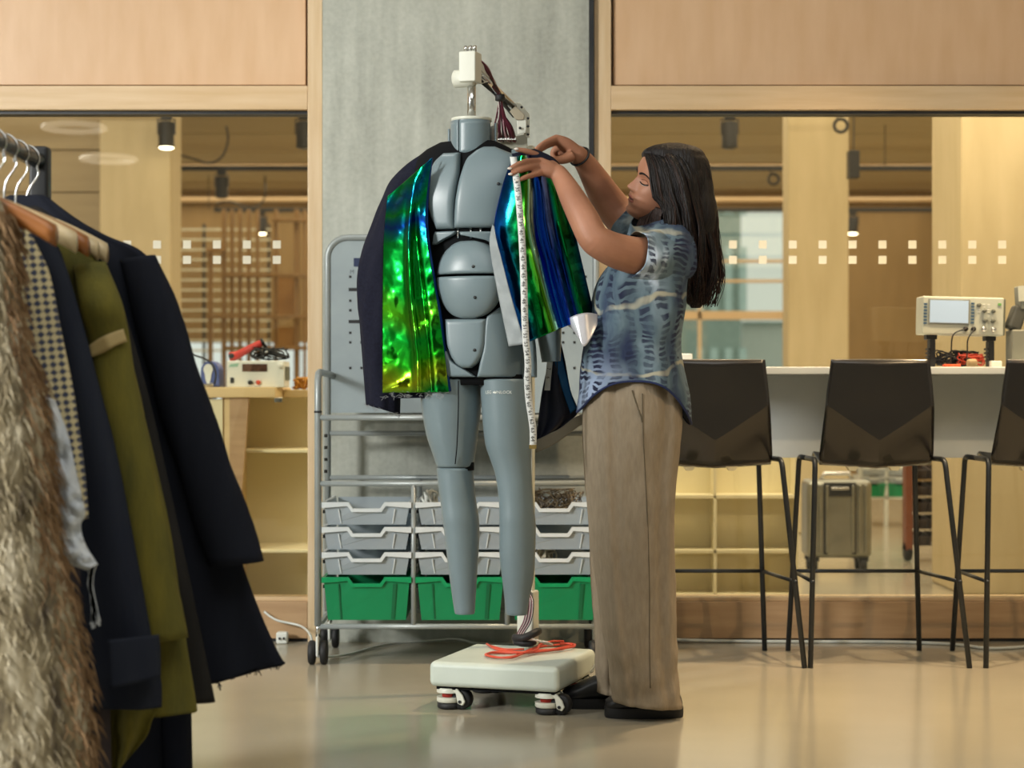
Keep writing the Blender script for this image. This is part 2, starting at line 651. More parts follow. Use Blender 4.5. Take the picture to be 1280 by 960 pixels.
def spotlight(px, d, lit, label, tilt=0.0):
    x = PX(px, d)
    t = thing('spotlight', label, 'spotlight', (x, d, TRZ - 0.02), tilt, 'spotlights on the workshop tracks')
    MB().box(-0.035, 0.035, -0.018, 0.018, -0.03, 0).build('adapter', track_m, t, local=True, bevel=0.003)
    y = MB()
    for s in (-1, 1):
        y.box(s * 0.055 - 0.003, s * 0.055 + 0.003, -0.01, 0.01, -0.13, -0.03)
    y.box(-0.058, 0.058, -0.01, 0.01, -0.036, -0.03)
    y.build('yoke', track_m, t, local=True)
    b = MB().lathe([(0.03, -0.045), (0.046, -0.05), (0.05, -0.06), (0.05, -0.2), (0.053, -0.2), (0.053, -0.212), (0.047, -0.212)], n=20)
    body = b.build('body', track_m, t, local=True, smooth=True)
    smooth_by_angle(body, 40)
    MB().lathe([(0.046, -0.2), (0.046, -0.215), (0.03, -0.222), (0.005, -0.225)], n=20).build('lens', lampglow if lit else lens_off, body, local=True, smooth=True)
    return t


spotlight(208, 11.8, True, 'lit black spotlight on the front track beside the left column')
spotlight(380, 11.8, False, 'black spotlight tucked against the left screen post')
spotlight(277, 14.8, False, 'unlit grey-black spotlight on the middle track with a loose cable above')
spotlight(327, 18.2, True, 'small lit spotlight on the far track in front of the timber lattice')
spotlight(912, 11.8, False, 'black spotlight with a bright rim above the woman with dark hair')
spotlight(1066, 18.2, True, 'small lit spotlight on the far track beside the middle column')
spotlight(1187, 18.2, False, 'small unlit spotlight on the far track near the right column')

# ring pendants of the hall (mirrored in the left pane)
ring_glow = emit('ring_lamp_glow', '#fff4e0', 2.2)
for x_, y_, lab in ((-2.65, 3.0, 'glowing ring pendant lamp in the hall, hung closer to the glass screen'), (-2.77, 1.5, 'glowing ring pendant lamp in the hall, hung farther from the glass screen')):
    t = thing('ring_pendant', lab, 'pendant lamp', (x_, y_, 2.55), group='ring pendants of the hall')
    MB().tube([(x_ + 0.18 * math.cos(2 * math.pi * k / 32), y_ + 0.18 * math.sin(2 * math.pi * k / 32), 2.55) for k in range(33)], 0.018, 10).build('ring', ring_glow, t, smooth=True)
    for k in range(3):
        a_ = 2 * math.pi * k / 3
        MB().tube([(x_ + 0.18 * math.cos(a_), y_ + 0.18 * math.sin(a_), 2.55), (x_, y_, 3.1), (x_, y_, 3.5)], 0.002, 5).build('wire', black_paint, t)

# hoop speakers / hanging box
def hoop(px, py, d, label):
    c = P(px, py, d)
    m = MB()
    n = 24
    m.tube([(c.x + 0.042 * math.cos(2 * math.pi * k / n), c.y, c.z + 0.042 * math.sin(2 * math.pi * k / n)) for k in range(n + 1)], 0.011, 8)
    o = m.build('hoop', track_m, None, smooth=True)
    t = thing('cable_hoop', label, 'hoop', (c.x, c.y, c.z + 0.06), group='cable hoops under the tracks')
    o.parent = t
    for v in o.data.vertices:
        v.co = v.co - Vector(t.location)
    MB().tube([(c.x - 0.03, c.y, TRZ - 0.02), (c.x - 0.02, c.y, c.z + 0.045)], 0.005, 6).build('hook', track_m, t)


hoop(1051, 157, 11.8, 'coiled black cable hoop on the front track beside the middle column')
hoop(967, 224, 14.8, 'coiled black cable hoop on the middle track above the bright window')
hb = thing('hanging_speaker', 'slim black speaker box hanging on a wire beside the middle column', 'speaker', (PX(1066, 11.8), 11.8, PZ(223, 11.8)))
MB().box(PX(1060, 11.8), PX(1073, 11.8), 11.75, 11.85, PZ(223, 11.8), PZ(189, 11.8)).build('cabinet', track_m, hb, bevel=0.004)
MB().tube([P(1067, 190, 11.8), P(1067.5, 150, 11.8), P(1066, 142, 11.8)], 0.004, 6).build('wire', track_m, hb)


def cable(name, pts, r, m, label, cat='cable', n=6, k=8, group=None):
    o = MB().tube(cr([tuple(p) for p in pts], k), r, n).build(name, m, None, smooth=True)
    return tag(o, label, cat, group)


cable('power_cable', [P(283, 158, 14.4), P(285, 175, 14.4), P(278, 195, 14.4), P(262, 204, 14.4), P(240, 198, 14.5), P(222, 194, 14.6), P(212, 200, 14.7), P(210, 209, 14.8)],
      0.009, track_m, 'black cable drooping from the ceiling to the middle track')
cable('power_cable', [P(331, 220, 17.6), P(331, 245, 17.6), P(322, 258, 17.8), P(305, 258, 17.9), P(288, 252, 18), P(273, 254, 18.1), P(269, 262, 18.2)],
      0.009, track_m, 'black cable drooping to the end of the far track')

# ------------------------------------------------------------------ timber lattice and slats imitating reflected blinds (left, far)
lat_m = mat('lattice_timber', '#86663a', '#967446', rough=0.55, scale=2, stretch=(10, 10, 1))
t = thing('timber_lattice', 'orange-brown timber lattice partition behind the left glass screen', 'partition', (PX(315, 16.6), 16.6, 0))
for px, wpx_ in ((263, 5), (280, 5), (290, 4), (300, 4), (311, 4), (322, 3.5), (345, 4), (371, 6), (381, 3)):
    top = 262 if px > 270 else 310
    MB().box(PX(px - wpx_ / 2, 16.6), PX(px + wpx_ / 2, 16.6), 16.56, 16.64, 0, PZ(top, 16.6)).build('post', lat_m, t, bevel=0.004)
for py, a, b in ((344, 281, 384), (396, 262, 384), (313, 258, 281), (435, 282, 384), (275, 340, 384)):
    MB().box(PX(a, 16.5), PX(b, 16.5), 16.46, 16.54, PZ(py + 2.5, 16.5), PZ(py - 2.5, 16.5)).build('rail', lat_m, t, bevel=0.004)
MB().box(PX(342, 16.7), PX(369, 16.7), 16.7, 16.74, PZ(394, 16.7), PZ(347, 16.7)).build('panel', mat('lattice_board', '#b98d55', '#c59a60', rough=0.6), t)
MB().box(PX(342, 16.7), PX(369, 16.7), 16.7, 16.74, PZ(434, 16.7), PZ(409, 16.7)).build('panel', MATS['lattice_board'], t)
pale = mat('pale_reflection_slat', '#b9b7a2', '#cfccb6', rough=0.4)
t = thing('blind_reflection_slats', 'pale horizontal slats imitating window blinds reflected in the left glass screen', 'reflection stand-in', (PX(235, 18.9), 18.9, 0))  # solid slats stand in for blinds mirrored in the pane
for i in range(13):
    py = 287 + i * 12.6
    MB().box(PX(150, 18.9), PX(338, 18.9), 18.88, 18.92, PZ(py + 1.2, 18.9), PZ(py - 1.2, 18.9)).build('slat', pale, t)
for px in (152, 255, 336):
    MB().box(PX(px - 1.5, 18.95), PX(px + 1.5, 18.95), 18.93, 18.98, 0, PZ(280, 18.95)).build('post', steel_dark, t)  # thin posts of the slats that stand in for reflected blinds

# ------------------------------------------------------------------ bench behind the left glass
BD = 7.75
def bx(px): return PX(px, BD)
def bz(py): return PZ(py, BD)
ply = mat('bench_ply', '#d3b684', '#e0c694', rough=0.45, scale=2, stretch=(1, 4, 10))
t = thing('workbench', 'pale timber workbench with door and open shelves behind the left screen', 'workbench', (bx(310), BD + 0.3, 0))
MB().box(-2.2, bx(344), BD, BD + 0.55, bz(497), bz(484)).build('worktop', ply, t, bevel=0.003)
MB().box(bx(344) + 0.004, bx(410), BD + 0.25, BD + 0.55, bz(497), bz(487)).build('rear_worktop', ply, t, bevel=0.003)
MB().box(bx(342), bx(352), BD + 0.02, BD + 0.05, bz(503), bz(497)).build('hinge', chrome, t, bevel=0.002)
d = MB().box(bx(180), bx(277), BD + 0.03, BD + 0.05, 0.08, bz(499)).build('cabinet_door', cream_laminate, t, bevel=0.002)
MB().box(bx(250), bx(270), BD + 0.022, BD + 0.03, bz(498.4), bz(497.2)).build('finger_pull', black_paint, d)
MB().box(bx(279), bx(287), BD + 0.03, BD + 0.5, 0, bz(497)).build('side_panel', ply, t)
MB().add([(bx(286), BD + 0.02, bz(497)), (bx(310), BD + 0.02, bz(497)), (bx(299), BD + 0.02, bz(640)), (bx(286), BD + 0.02, bz(640)),
          (bx(286), BD + 0.06, bz(497)), (bx(310), BD + 0.06, bz(497)), (bx(299), BD + 0.06, bz(640)), (bx(286), BD + 0.06, bz(640))],
         [(0, 1, 2, 3), (7, 6, 5, 4), (0, 4, 5, 1), (1, 5, 6, 2), (2, 6, 7, 3), (3, 7, 4, 0)]).build('gusset', MATS['birch_plinth'], t)
MB().box(bx(287), bx(410), BD + 0.5, BD + 0.52, 0, bz(497)).build('back_panel', cream_laminate, t)
for py in (563, 690):
    MB().box(bx(287), bx(410), BD + 0.12, BD + 0.5, bz(py + 4), bz(py)).build('shelf', cream_laminate, t, bevel=0.002)

# shelf unit behind the right glass
t = thing('shelf_unit', 'cream open shelf unit behind the right glass screen', 'shelf unit', (PX(920, 8.2), 8.2, 0))
def sx(px): return PX(px, 8.0)
def sz(py): return PZ(py, 8.0)
MB().box(sx(770), sx(1004), 8.3, 8.32, 0.0, sz(560)).build('back_panel', cream_laminate, t)
for a in (770, 897, 1001):
    MB().box(sx(a), sx(a + 4), 8.16, 8.3, 0.0, sz(560)).build('upright', cream_laminate, t, bevel=0.002)
for py in (622, 692, 748):
    MB().box(sx(774), sx(1001), 8.16, 8.3, sz(py + 4), sz(py - 1)).build('shelf', cream_laminate, t, bevel=0.002)

# ------------------------------------------------------------------ suitcase
alu = mat('ribbed_aluminium', '#8f9088', '#a6a69c', rough=0.3, metal=0.85)
SD = 9.7
sux, suz0, suz1 = PX(1049, SD), 0.075, PZ(600, SD)
hw = 0.172
t = thing('suitcase', 'silver ribbed aluminium suitcase standing behind the right glass screen', 'suitcase', (sux, SD, 0))
MB().box(sux - hw, sux + hw, SD - 0.02, SD + 0.2, suz0, suz1).build('shell', alu, t, bevel=0.03, segs=3)
for k in range(9):
    x = sux - hw + 0.035 + k * (2 * hw - 0.07) / 8
    if 3 <= k <= 5: continue
    MB().box(x - 0.008, x + 0.008, SD - 0.038, SD - 0.015, suz0 + 0.03, suz1 - 0.025).build('rib', alu, t, bevel=0.005)
for s in (-1, 1):
    MB().box(sux + s * 0.075 - 0.011, sux + s * 0.075 + 0.011, SD - 0.026, SD - 0.01, suz0 + 0.02, suz1 - 0.06).build('strip', black_paint, t, bevel=0.003)
MB().box(sux - 0.085, sux + 0.085, SD - 0.03, SD - 0.01, suz1 - 0.085, suz1 - 0.012).build('lock_plate', black_paint, t, bevel=0.004)
MB().box(sux - 0.05, sux + 0.045, SD - 0.045, SD - 0.03, suz1 - 0.05, suz1 - 0.035).build('carry_handle', chrome, t, bevel=0.004)
MB().tube([(sux - 0.08, SD + 0.1, suz1), (sux - 0.06, SD + 0.1, suz1 + 0.03), (sux + 0.07, SD + 0.1, suz1 + 0.03), (sux + 0.09, SD + 0.1, suz1)], 0.011, 8).build('top_handle', chrome, t, smooth=True)
for s in (-1, 1):
    for yy in (0.02, 0.16):
        MB().lathe([(0.012, -0.016), (0.033, -0.016), (0.036, -0.01), (0.036, 0.01), (0.033, 0.016), (0.012, 0.016)], (sux + s * 0.13, SD + yy, 0.036), 16, 'X').build('wheel', black_rubber, t, smooth=True)
        MB().box(sux + s * 0.13 - 0.025, sux + s * 0.13 + 0.025, SD + yy - 0.02, SD + yy + 0.02, 0.055, suz0 + 0.01).build('wheel_fork', black_paint, t)

# ------------------------------------------------------------------ trays (gratnell style drawers)
def clear_plastic():
    m, nt, bs = newmat('clear_tray_plastic')
    bs.inputs['Base Color'].default_value = lin('#c3ccd2')
    bs.inputs['Roughness'].default_value = 0.3
    tr = nt.nodes.new('ShaderNodeBsdfTransparent')
    tr.inputs[0].default_value = lin('#dfe6ea')
    mx = nt.nodes.new('ShaderNodeMixShader'); mx.inputs[0].default_value = 0.5
    out = nt.nodes['Material Output']
    nt.links.new(tr.outputs[0], mx.inputs[1]); nt.links.new(bs.outputs[0], mx.inputs[2]); nt.links.new(mx.outputs[0], out.inputs[0])
    return m


clear_m = clear_plastic()
clear_rim = mat('clear_tray_rim', '#c9d0d3', '#d6dcde', rough=0.3)
green_m = mat('green_tray_plastic', '#0a7d4c', '#0c8552', rough=0.35)
green_rim = mat('green_tray_rim', '#0c8a54', '#0e925a', rough=0.32)


def make_tray(h, body_m, rim_m, label):
    """origin at the centre of the front top edge; x right, y into the unit"""
    t = thing('storage_tray', label, 'storage tray', (0, 0, 0))
    W, D = 0.156, 0.40
    ins = 0.014
    dip = 0.022
    hw0, hw1 = 0.060, 0.045
    # front wall with dipped centre
    top = [(-W + 0.006, 0), (-hw0, 0), (-hw1, -dip), (hw1, -dip), (hw0, 0), (W - 0.006, 0)]
    m = MB()
    bw_ = W - ins - 0.006
    th = 0.003
    # front: trapezoid sheet
    f = [(x, -0.003, z) for x, z in top] + [(bw_, 0.008, -h), (-bw_, 0.008, -h)]
    g = [(x, y + th, z) for x, y, z in f]
    n = len(f)
    m.add(f + g, [tuple(range(n)), tuple(range(2 * n - 1, n - 1, -1))] + [(i, i + n, (i + 1) % n + n, (i + 1) % n) for i in range(n)])
    m.add([(-bw_, 0.008, -h), (bw_, 0.008, -h), (bw_, D, -h), (-bw_, D, -h), (-bw_, 0.008, -h + th), (bw_, 0.008, -h + th), (bw_, D, -h + th), (-bw_, D, -h + th)],
          [(0, 1, 2, 3), (7, 6, 5, 4), (0, 4, 5, 1), (1, 5, 6, 2), (2, 6, 7, 3), (3, 7, 4, 0)])
    for s in (-1, 1):
        a = [(s * (W - 0.008), 0, 0), (s * (W - 0.008), D, 0), (s * bw_, D, -h), (s * bw_, 0.01, -h)]
        b = [(x - s * th, y, z) for x, y, z in a]
        m.add(a + b, [(0, 1, 2, 3), (7, 6, 5, 4), (0, 4, 5, 1), (1, 5, 6, 2), (2, 6, 7, 3), (3, 7, 4, 0)])
    m.box(-bw_, bw_, D - th, D, -h, 0)
    m.build('tray_body', body_m, t, local=True)
    # rim lip following the dip
    rim = MB()
    up = [(-W, 0.004), (-hw0 - 0.002, 0.004), (-hw1 - 0.002, -dip + 0.004), (hw1 + 0.002, -dip + 0.004), (hw0 + 0.002, 0.004), (W, 0.004)]
    dn = [(x * 0.995, z - (0.013 if abs(x) > hw1 + 0.01 else 0.011)) for x, z in up]
    lo_ = [(-W, -0.016), (-hw0 - 0.007, -0.009), (-hw1 - 0.007, -dip - 0.008), (hw1 + 0.007, -dip - 0.008), (hw0 + 0.007, -0.009), (W, -0.016)]
    fr = [(x, -0.012, z) for x, z in up]; fl = [(x, -0.012, z) for x, z in lo_]
    br = [(x, 0.004, z) for x, z in up]; bl = [(x, 0.0, z) for x, z in lo_]
    rows = [fl, fr, br, bl, fl]
    for a, b in zip(rows, rows[1:]):
        rim.grid([a, b])
    for k in (0, -1):
        rim.add([fl[k], fr[k], br[k], bl[k]], [(0, 1, 2, 3)])
    for s in (-1, 1):
        rim.box(*(sorted((s * W, s * (W - 0.012)))), 0.004, D, -0.002, 0.004)
    rim.build('rim', rim_m, t, local=True, bevel=0.0015)
    # two moulded ribs on the front face
    for s in (-1, 1):
        x0 = s * 0.098
        x1 = s * 0.090
        rb_ = MB()
        wd = 0.0018 if h < 0.1 else 0.006 * (1 if s > 0 else 0.4)
        rb_.add([(x0 - wd, -0.007, -0.02), (x0 + wd, -0.007, -0.02), (x1 + wd, 0.0045, -h + 0.004), (x1 - wd, 0.0045, -h + 0.004),
                 (x0 - wd, 0.003, -0.02), (x0 + wd, 0.003, -0.02), (x1 + wd, 0.012, -h + 0.004), (x1 - wd, 0.012, -h + 0.004)],
                [(0, 1, 2, 3), (7, 6, 5, 4), (0, 4, 5, 1), (1, 5, 6, 2), (2, 6, 7, 3), (3, 7, 4, 0)])
        rb_.build('rib', rim_m if h < 0.1 else mat('green_tray_rib', '#06623b', rough=0.4), t, local=True)
    return t


# ------------------------------------------------------------------ trolley
TD = 6.42                   # front tubes
TB = 6.84                   # rear tubes
grey_tube = mat('grey_powder_tube', '#8d9494', '#989f9f', rough=0.35, metal=0.2)
board_m = mat('grey_board', '#8b979c', '#95a1a5', rough=0.5)
def tx(px): return PX(px, TD)
def tz(py): return PZ(py, TD)
trl = thing('tray_trolley', 'grey tubular tray trolley with perforated board in front of the concrete pier', 'trolley', (tx(570), (TD + TB) / 2, 0))
xl, xr = tx(397.5), tx(748)
rt = 0.0125
zb = 0.135
for x in (xl, xr):
    s = 1 if x == xl else -1
    # front post curving back at the top into a rear handle
    zt = tz(465)
    pts = [(x, TD, zb), (x, TD, tz(515)), (x, TD, zt - 0.03), (x, TD + 0.02, zt - 0.006), (x, TD + 0.06, zt), (x, TB - 0.03, zt - 0.004), (x + s * 0.012, TB, zt - 0.01)]
    MB().tube(pts, rt, 12).build('front_post', grey_tube, trl, smooth=True)
    MB().tube([(x, TD, tz(516)), (x, TD, tz(513.5))], rt + 0.0015, 12).build('joint_ring', steel_dark, trl, smooth=True)
# rear hoop that frames the perforated board
yb = TB
x0, x1 = PX(409.5, yb), PX(745, yb)
zt = PZ(297, yb)
R = 0.075
hp = [(x0, yb, zb), (x0, yb, zt - R)]
hp += [(x0 + R - R * math.cos(a), yb, zt - R + R * math.sin(a)) for a in [math.pi / 2 * k / 6 for k in range(1, 7)]]
hp += [(x1 - R + R * math.sin(a), yb, zt - R + R * math.cos(a)) for a in [math.pi / 2 * k / 6 for k in range(0, 7)]]
hp += [(x1, yb, zb)]
MB().tube(hp, rt, 12).build('rear_hoop', grey_tube, trl, smooth=True)
# board with rounded top corners
def board_outline():
    a0, a1 = x0 + rt, x1 - rt
    zz = zt - rt
    r = R - rt
    o = [(a0, PZ(516, yb)), (a1, PZ(516, yb))]
    o += [(a1 - r + r * math.cos(a), zz - r + r * math.sin(a)) for a in [math.pi / 2 * k / 6 for k in range(7)]]
    o += [(a0 + r - r * math.sin(a), zz - r + r * math.cos(a)) for a in [math.pi / 2 * k / 6 for k in range(7)]]
    return o
brd = MB().prism(board_outline(), yb - 0.004, yb + 0.004).build('perforated_board', board_m, trl)
for gx in (438, 452, 466, 690, 704, 718, 732):
    for gy in (346, 376, 388, 416, 428, 460):
        wide = gy in (362, 402)
        c = P(gx, gy, yb)
        MB().box(c.x - 0.0045, c.x + 0.0045, yb - 0.0052, yb - 0.003, c.z - 0.0045, c.z + 0.0045).build('hole', black_paint, brd)
for gx in (444, 700):
    for gy in (362, 402):
        c = P(gx, gy, yb)
        MB().box(c.x - 0.024, c.x + 0.03, yb - 0.0052, yb - 0.003, c.z - 0.006, c.z + 0.006).build('slot', black_paint, brd)
c = P(449, 328, yb)
MB().box(c.x - 0.02, c.x + 0.02, yb - 0.0055, yb - 0.003, c.z - 0.016, c.z + 0.016).build('logo_badge', mat('logo_navy', '#1c2b4e', rough=0.5), brd)
text_part('lettering', 'M', 0.022, Matrix.Translation(P(440, 340, yb - 0.005) - Vector(trl.location)) @ Matrix.Rotation(math.pi / 2, 4, 'X'), mat('print_grey', '#5d686c', rough=0.6), brd)
# shelf and tubes
MB().box(xl + rt, xr - rt, TD - 0.002, TB, tz(524), tz(520)).build('shelf', grey_tube, trl, bevel=0.003)
MB().tube([(xl, TD, tz(522)), (xr, TD, tz(522))], 0.010, 10).build('front_rail', grey_tube, trl, smooth=True)
for py in (604.5, 783):
    MB().tube([(xl, TD, tz(py)), (xr, TD, tz(py))], 0.0095, 10).build('front_rail', grey_tube, trl, smooth=True)
for py in (545, 604, 781):
    MB().tube([(xl, TB, tz(py)), (xr, TB, tz(py))], 0.0095, 10).build('rear_rail', grey_tube, trl, smooth=True)
colx = [tx(458.5), tx(575.5), tx(692.5)]
divx = [tx(517), tx(634)]
for x in divx:
    MB().tube([(x, TD, tz(606)), (x, TD, tz(781))], 0.009, 10).build('divider_post', grey_tube, trl, smooth=True)
    MB().tube([(x, TB, tz(606)), (x, TB, tz(781))], 0.009, 10).build('divider_post', grey_tube, trl, smooth=True)
rowpy = (629, 660, 691.5, 722.5)
for cxx in colx:
    for py in rowpy:
        for s in (-1, 1):
            MB().box(cxx + s * 0.151 - 0.0035, cxx + s * 0.151 + 0.0035, TD + 0.012, TB, tz(py + 13), tz(py + 9)).build('runner', steel_dark, trl)
for py in (545, 560, 575, 590):
    for x in (xl + 0.022,):
        MB().box(x - 0.006, x + 0.006, TD + 0.05, TD + 0.07, tz(py + 2), tz(py - 2)).build('peg', chrome, trl)
for x in (xl, xr):
    MB().box(x - 0.006, x + 0.006, TD, TB, tz(783) - 0.008, tz(783) + 0.008).build('side_rail', grey_tube, trl)
    for y in (TD, TB):
        cst = MB().tube([(x, y, zb - 0.04), (x, y, zb + 0.01)], 0.009, 8).build('caster', chrome, trl, smooth=True)
        MB().box(x - 0.005, x + 0.005, y - 0.032, y + 0.032, 0.03, zb - 0.035).build('fork', white_plastic, cst, bevel=0.004)
        for s in (-1, 1):
            wh = MB().lathe([(0.014, -0.012), (0.036, -0.012), (0.042, -0.007), (0.042, 0.007), (0.036, 0.012), (0.014, 0.012)], (x + s * 0.021, y, 0.042), 20, 'X').build('wheel', black_rubber, cst, smooth=True)

first = {}
cols_name = ('left', 'middle', 'right')
rows_name = ('top', 'second', 'third', 'bottom')
for ci, cxx in enumerate(colx):
    for ri, py in enumerate(rowpy):
        kind = 'deep' if ri == 3 else 'shallow'
        if kind == 'deep':
            lab = 'deep green plastic tray, %s of three in the bottom row of the trolley' % cols_name[ci]
        else:
            lab = 'clear plastic tray in the %s row and %s column of the trolley' % (rows_name[ri], cols_name[ci])
        loc = (cxx, TD - 0.004, tz(py))
        if kind not in first:
            first[kind] = make_tray(0.075 if kind == 'shallow' else 0.147, clear_m if kind == 'shallow' else green_m,
                                    clear_rim if kind == 'shallow' else green_rim, lab)
            first[kind].location = loc
            o = first[kind]
        else:
            o = copy_tree(first[kind], None, loc, label=lab)
        o['group'] = 'deep green trays in the trolley' if kind == 'deep' else 'clear trays in the trolley'

# wires lying in two of the trays
random.seed(3)
def wire_nest(cx, cy, cz, rx, ry, rz_, n, r, m, name, label):
    mb = MB()
    for k in range(n):
        pts = []
        ph = random.uniform(0, 6.28)
        for j in range(9):
            a = ph + j * random.uniform(0.5, 0.9)
            q = random.uniform(0.4, 1)
            pts.append((cx + rx * q * math.cos(a), cy + ry * q * math.sin(a), cz + rz_ * random.uniform(0, 1)))
        mb.tube(cr(pts, 3), r, 5)
    o = mb.build(name, m, None, smooth=True)
    return tag(o, label, 'wires')
wire_nest(colx[2], TD + 0.13, tz(629) - 0.06, 0.11, 0.09, 0.105, 26, 0.0018, mat('tangled_wire_brown', '#3a3026', '#86765a', rough=0.4, scale=60), 'wire_tangle', 'tangle of dark component wires heaped in the top right tray')
wire_nest(colx[2] - 0.05, TD + 0.10, tz(691.5) - 0.06, 0.06, 0.06, 0.085, 12, 0.004, mat('cream_cord', '#d8cdb2', rough=0.6), 'cord_bundle', 'bundle of cream cord in the third right tray')
wire_nest(colx[1] - 0.11, TD + 0.10, tz(629) - 0.05, 0.03, 0.05, 0.095, 6, 0.005, white_plastic, 'plastic_bag', 'crumpled clear packaging in the top middle tray')

# ------------------------------------------------------------------ counter, stools
CD0, CD1 = 6.52, 6.995
white_lam = mat('white_laminate', '#d3dadb', '#dbe1e1', rough=0.4)
t = thing('bar_counter', 'long white bar counter fixed to the right glass screen', 'counter', (1.9, 6.8, 0))
MB().box(PX(800, CD0), 3.2, CD0, CD1, PZ(468, CD0), PZ(458.5, CD0)).build('counter_top', white_lam, t, bevel=0.003)
MB().box(PX(805, 6.9), 3.2, 6.86, 6.885, PZ(572, 6.88), PZ(468, CD0)).build('modesty_panel', white_lam, t, bevel=0.002)
for xx in (PX(815, 6.9), 3.0):
    MB().box(xx, xx + 0.03, 6.9, CD1, PZ(520, 6.9), PZ(468, CD0)).build('bracket', steel_dark, t)
counter_z = PZ(458.5, CD0)

stool_shell_m = mat('stool_shell_brown', '#1f1d1d', '#262322', rough=0.24, scale=50, Specular_IOR_Level=0.75)
stool_leg_m = mat('stool_leg_steel', '#35383b', '#3d4043', rough=0.4, metal=0.5)
SXC = PX(1110, 6.45)
def make_stool(label):
    t = thing('bar_stool', label, 'bar stool', (SXC, 6.5, 0), group='bar stools along the counter')
    # legs: two inverted U frames
    sides = (((985, 817, 6.76), (999, 574, 6.70), (1019, 575, 6.40), (1013, 838, 6.33)),
             ((1149, 816, 6.76), (1143, 574, 6.70), (1181, 575, 6.40), (1212, 837, 6.33)))
    fl = []
    for ff, ft, nt_, nf in sides:
        A, B, C_, D_ = P(*ff), P(*ft), P(*nt_), P(*nf)
        A.z = 0; D_.z = 0
        B.z = C_.z = 0.715
        fl.append((A, B, C_, D_))
        r = 0.03
        def rnd(p, q, s_):
            a = q + (p - q).normalized() * r
            b = q + (s_ - q).normalized() * r
            return [tuple(a * (1 - t_) ** 2 + q * 2 * t_ * (1 - t_) + b * t_ ** 2) for t_ in (0, .2, .4, .6, .8, 1)]
        mid = (B + C_) / 2
        MB().tube([tuple(A)] + rnd(A, B, C_) + [tuple(mid)], 0.0095, 10).build('leg', stool_leg_m, t, smooth=True)
        MB().tube([tuple(mid)] + rnd(B, C_, D_) + [tuple(D_)], 0.0095, 10).build('leg', stool_leg_m, t, smooth=True)
    zf = 0.295
    def on(a, b, z):
        k = (z - a.z) / (b.z - a.z); return a + (b - a) * k
    f0, f1 = on(fl[0][0], fl[0][1], zf), on(fl[1][0], fl[1][1], zf)
    n0, n1 = on(fl[0][3], fl[0][2], zf), on(fl[1][3], fl[1][2], zf)
    MB().tube([tuple(f0), tuple(f1)], 0.007, 8).build('foot_rail', stool_leg_m, t, smooth=True)
    for a, b in ((f0, n0), (f1, n1)):
        e = b + (b - a).normalized() * 0.012
        MB().tube([tuple(a), tuple(e)], 0.007, 8).build('side_rail', stool_leg_m, t, smooth=True)
    # shell: back with V fold, rounded into the seat
    rows = []
    NT = 25
    wtab = [(0.69, 0.199), (0.73, 0.203), (0.80, 0.198), (0.95, 0.186), (1.062, 0.172)]
    cxs = PX(1107, 6.36)
    yaw = 0.10
    def place(x, y, z):
        return (cxs + x * math.cos(yaw) + (y - 0.15) * math.sin(yaw), 6.42 + y + x * math.sin(yaw) * 0.6, z)
    def fold_z(tt):
        return 0.785 + 0.125 * abs(tt)
    def back_y(z, tt):
        y = -0.085 + (1.062 - z) * 0.10
        if z < fold_z(tt):
            y += (fold_z(tt) - z) * 0.62
        y += -0.012 * (1 - tt * tt) * max(0, (z - 0.9) / 0.16)
        return y
    ts = [-1 + 2 * k / (NT - 1) for k in range(NT)]
    for k in range(21):
        row = []
        for tt in ts:
            fz_ = fold_z(tt)
            z = 1.062 + (fz_ - 1.062) * k / 10 if k <= 10 else fz_ + (0.715 - fz_) * (k - 10) / 10
            row.append(place(interp(wtab, z) * tt, back_y(z, tt), z))
        rows.append(row)
    # curve into the seat
    for k in range(1, 7):
        a = math.pi / 2 * k / 6
        row = []
        for j in range(NT):
            tt = -1 + 2 * j / (NT - 1)
            y0 = back_y(0.715, tt)
            row.append(place(0.2 * tt, y0 + 0.045 * math.sin(a) * 0.5 + 0.03 * (1 - math.cos(a)), 0.715 - 0.028 * math.sin(a) * (1 - 0.35 * abs(tt))))
        rows.append(row)
    last = rows[-1]
    for k in range(1, 9):
        q = k / 8
        row = []
        for j in range(NT):
            tt = -1 + 2 * j / (NT - 1)
            base = Vector(last[j])
            yend = 0.33
            lx = 0.2 * tt * (1 + 0.06 * q)
            y0 = back_y(0.715, tt) + 0.0525
            y = y0 + (yend - y0) * q
            z = 0.715 - 0.028 * (1 - 0.35 * abs(tt)) + q * (0.03 + 0.014 * tt * tt) - 0.02 * max(0, q - 0.8) / 0.2
            row.append(place(lx, y, z))
        rows.append(row)
    sh = MB().grid(rows).build('seat_shell', stool_shell_m, t, solid=0.011)
    smooth_by_angle(sh, 9)
    for s in (-0.09, 0.06):
        c = Vector(place(s, -0.02, 0.69))
        MB().add([(c.x - 0.02, c.y, c.z), (c.x + 0.02, c.y, c.z), (c.x + 0.01, c.y, c.z - 0.014), (c.x - 0.01, c.y, c.z - 0.014),
                  (c.x - 0.02, c.y + 0.04, c.z), (c.x + 0.02, c.y + 0.04, c.z), (c.x + 0.01, c.y + 0.04, c.z - 0.014), (c.x - 0.01, c.y + 0.04, c.z - 0.014)],
                 [(0, 1, 2, 3), (7, 6, 5, 4), (0, 4, 5, 1), (1, 5, 6, 2), (2, 6, 7, 3), (3, 7, 4, 0)]).build('seat_clip', cream_laminate, t)
    return t
st = make_stool('dark brown bar stool below the oscilloscope, middle one of three at the white counter')
copy_tree(st, None, (SXC - 204 / F * 6.4, 6.5, 0), label='dark brown bar stool directly behind the woman at the white counter')
copy_tree(st, None, (SXC + 217 / F * 6.4, 6.5, 0), label='dark brown bar stool at the white counter beneath the grey instrument arm')

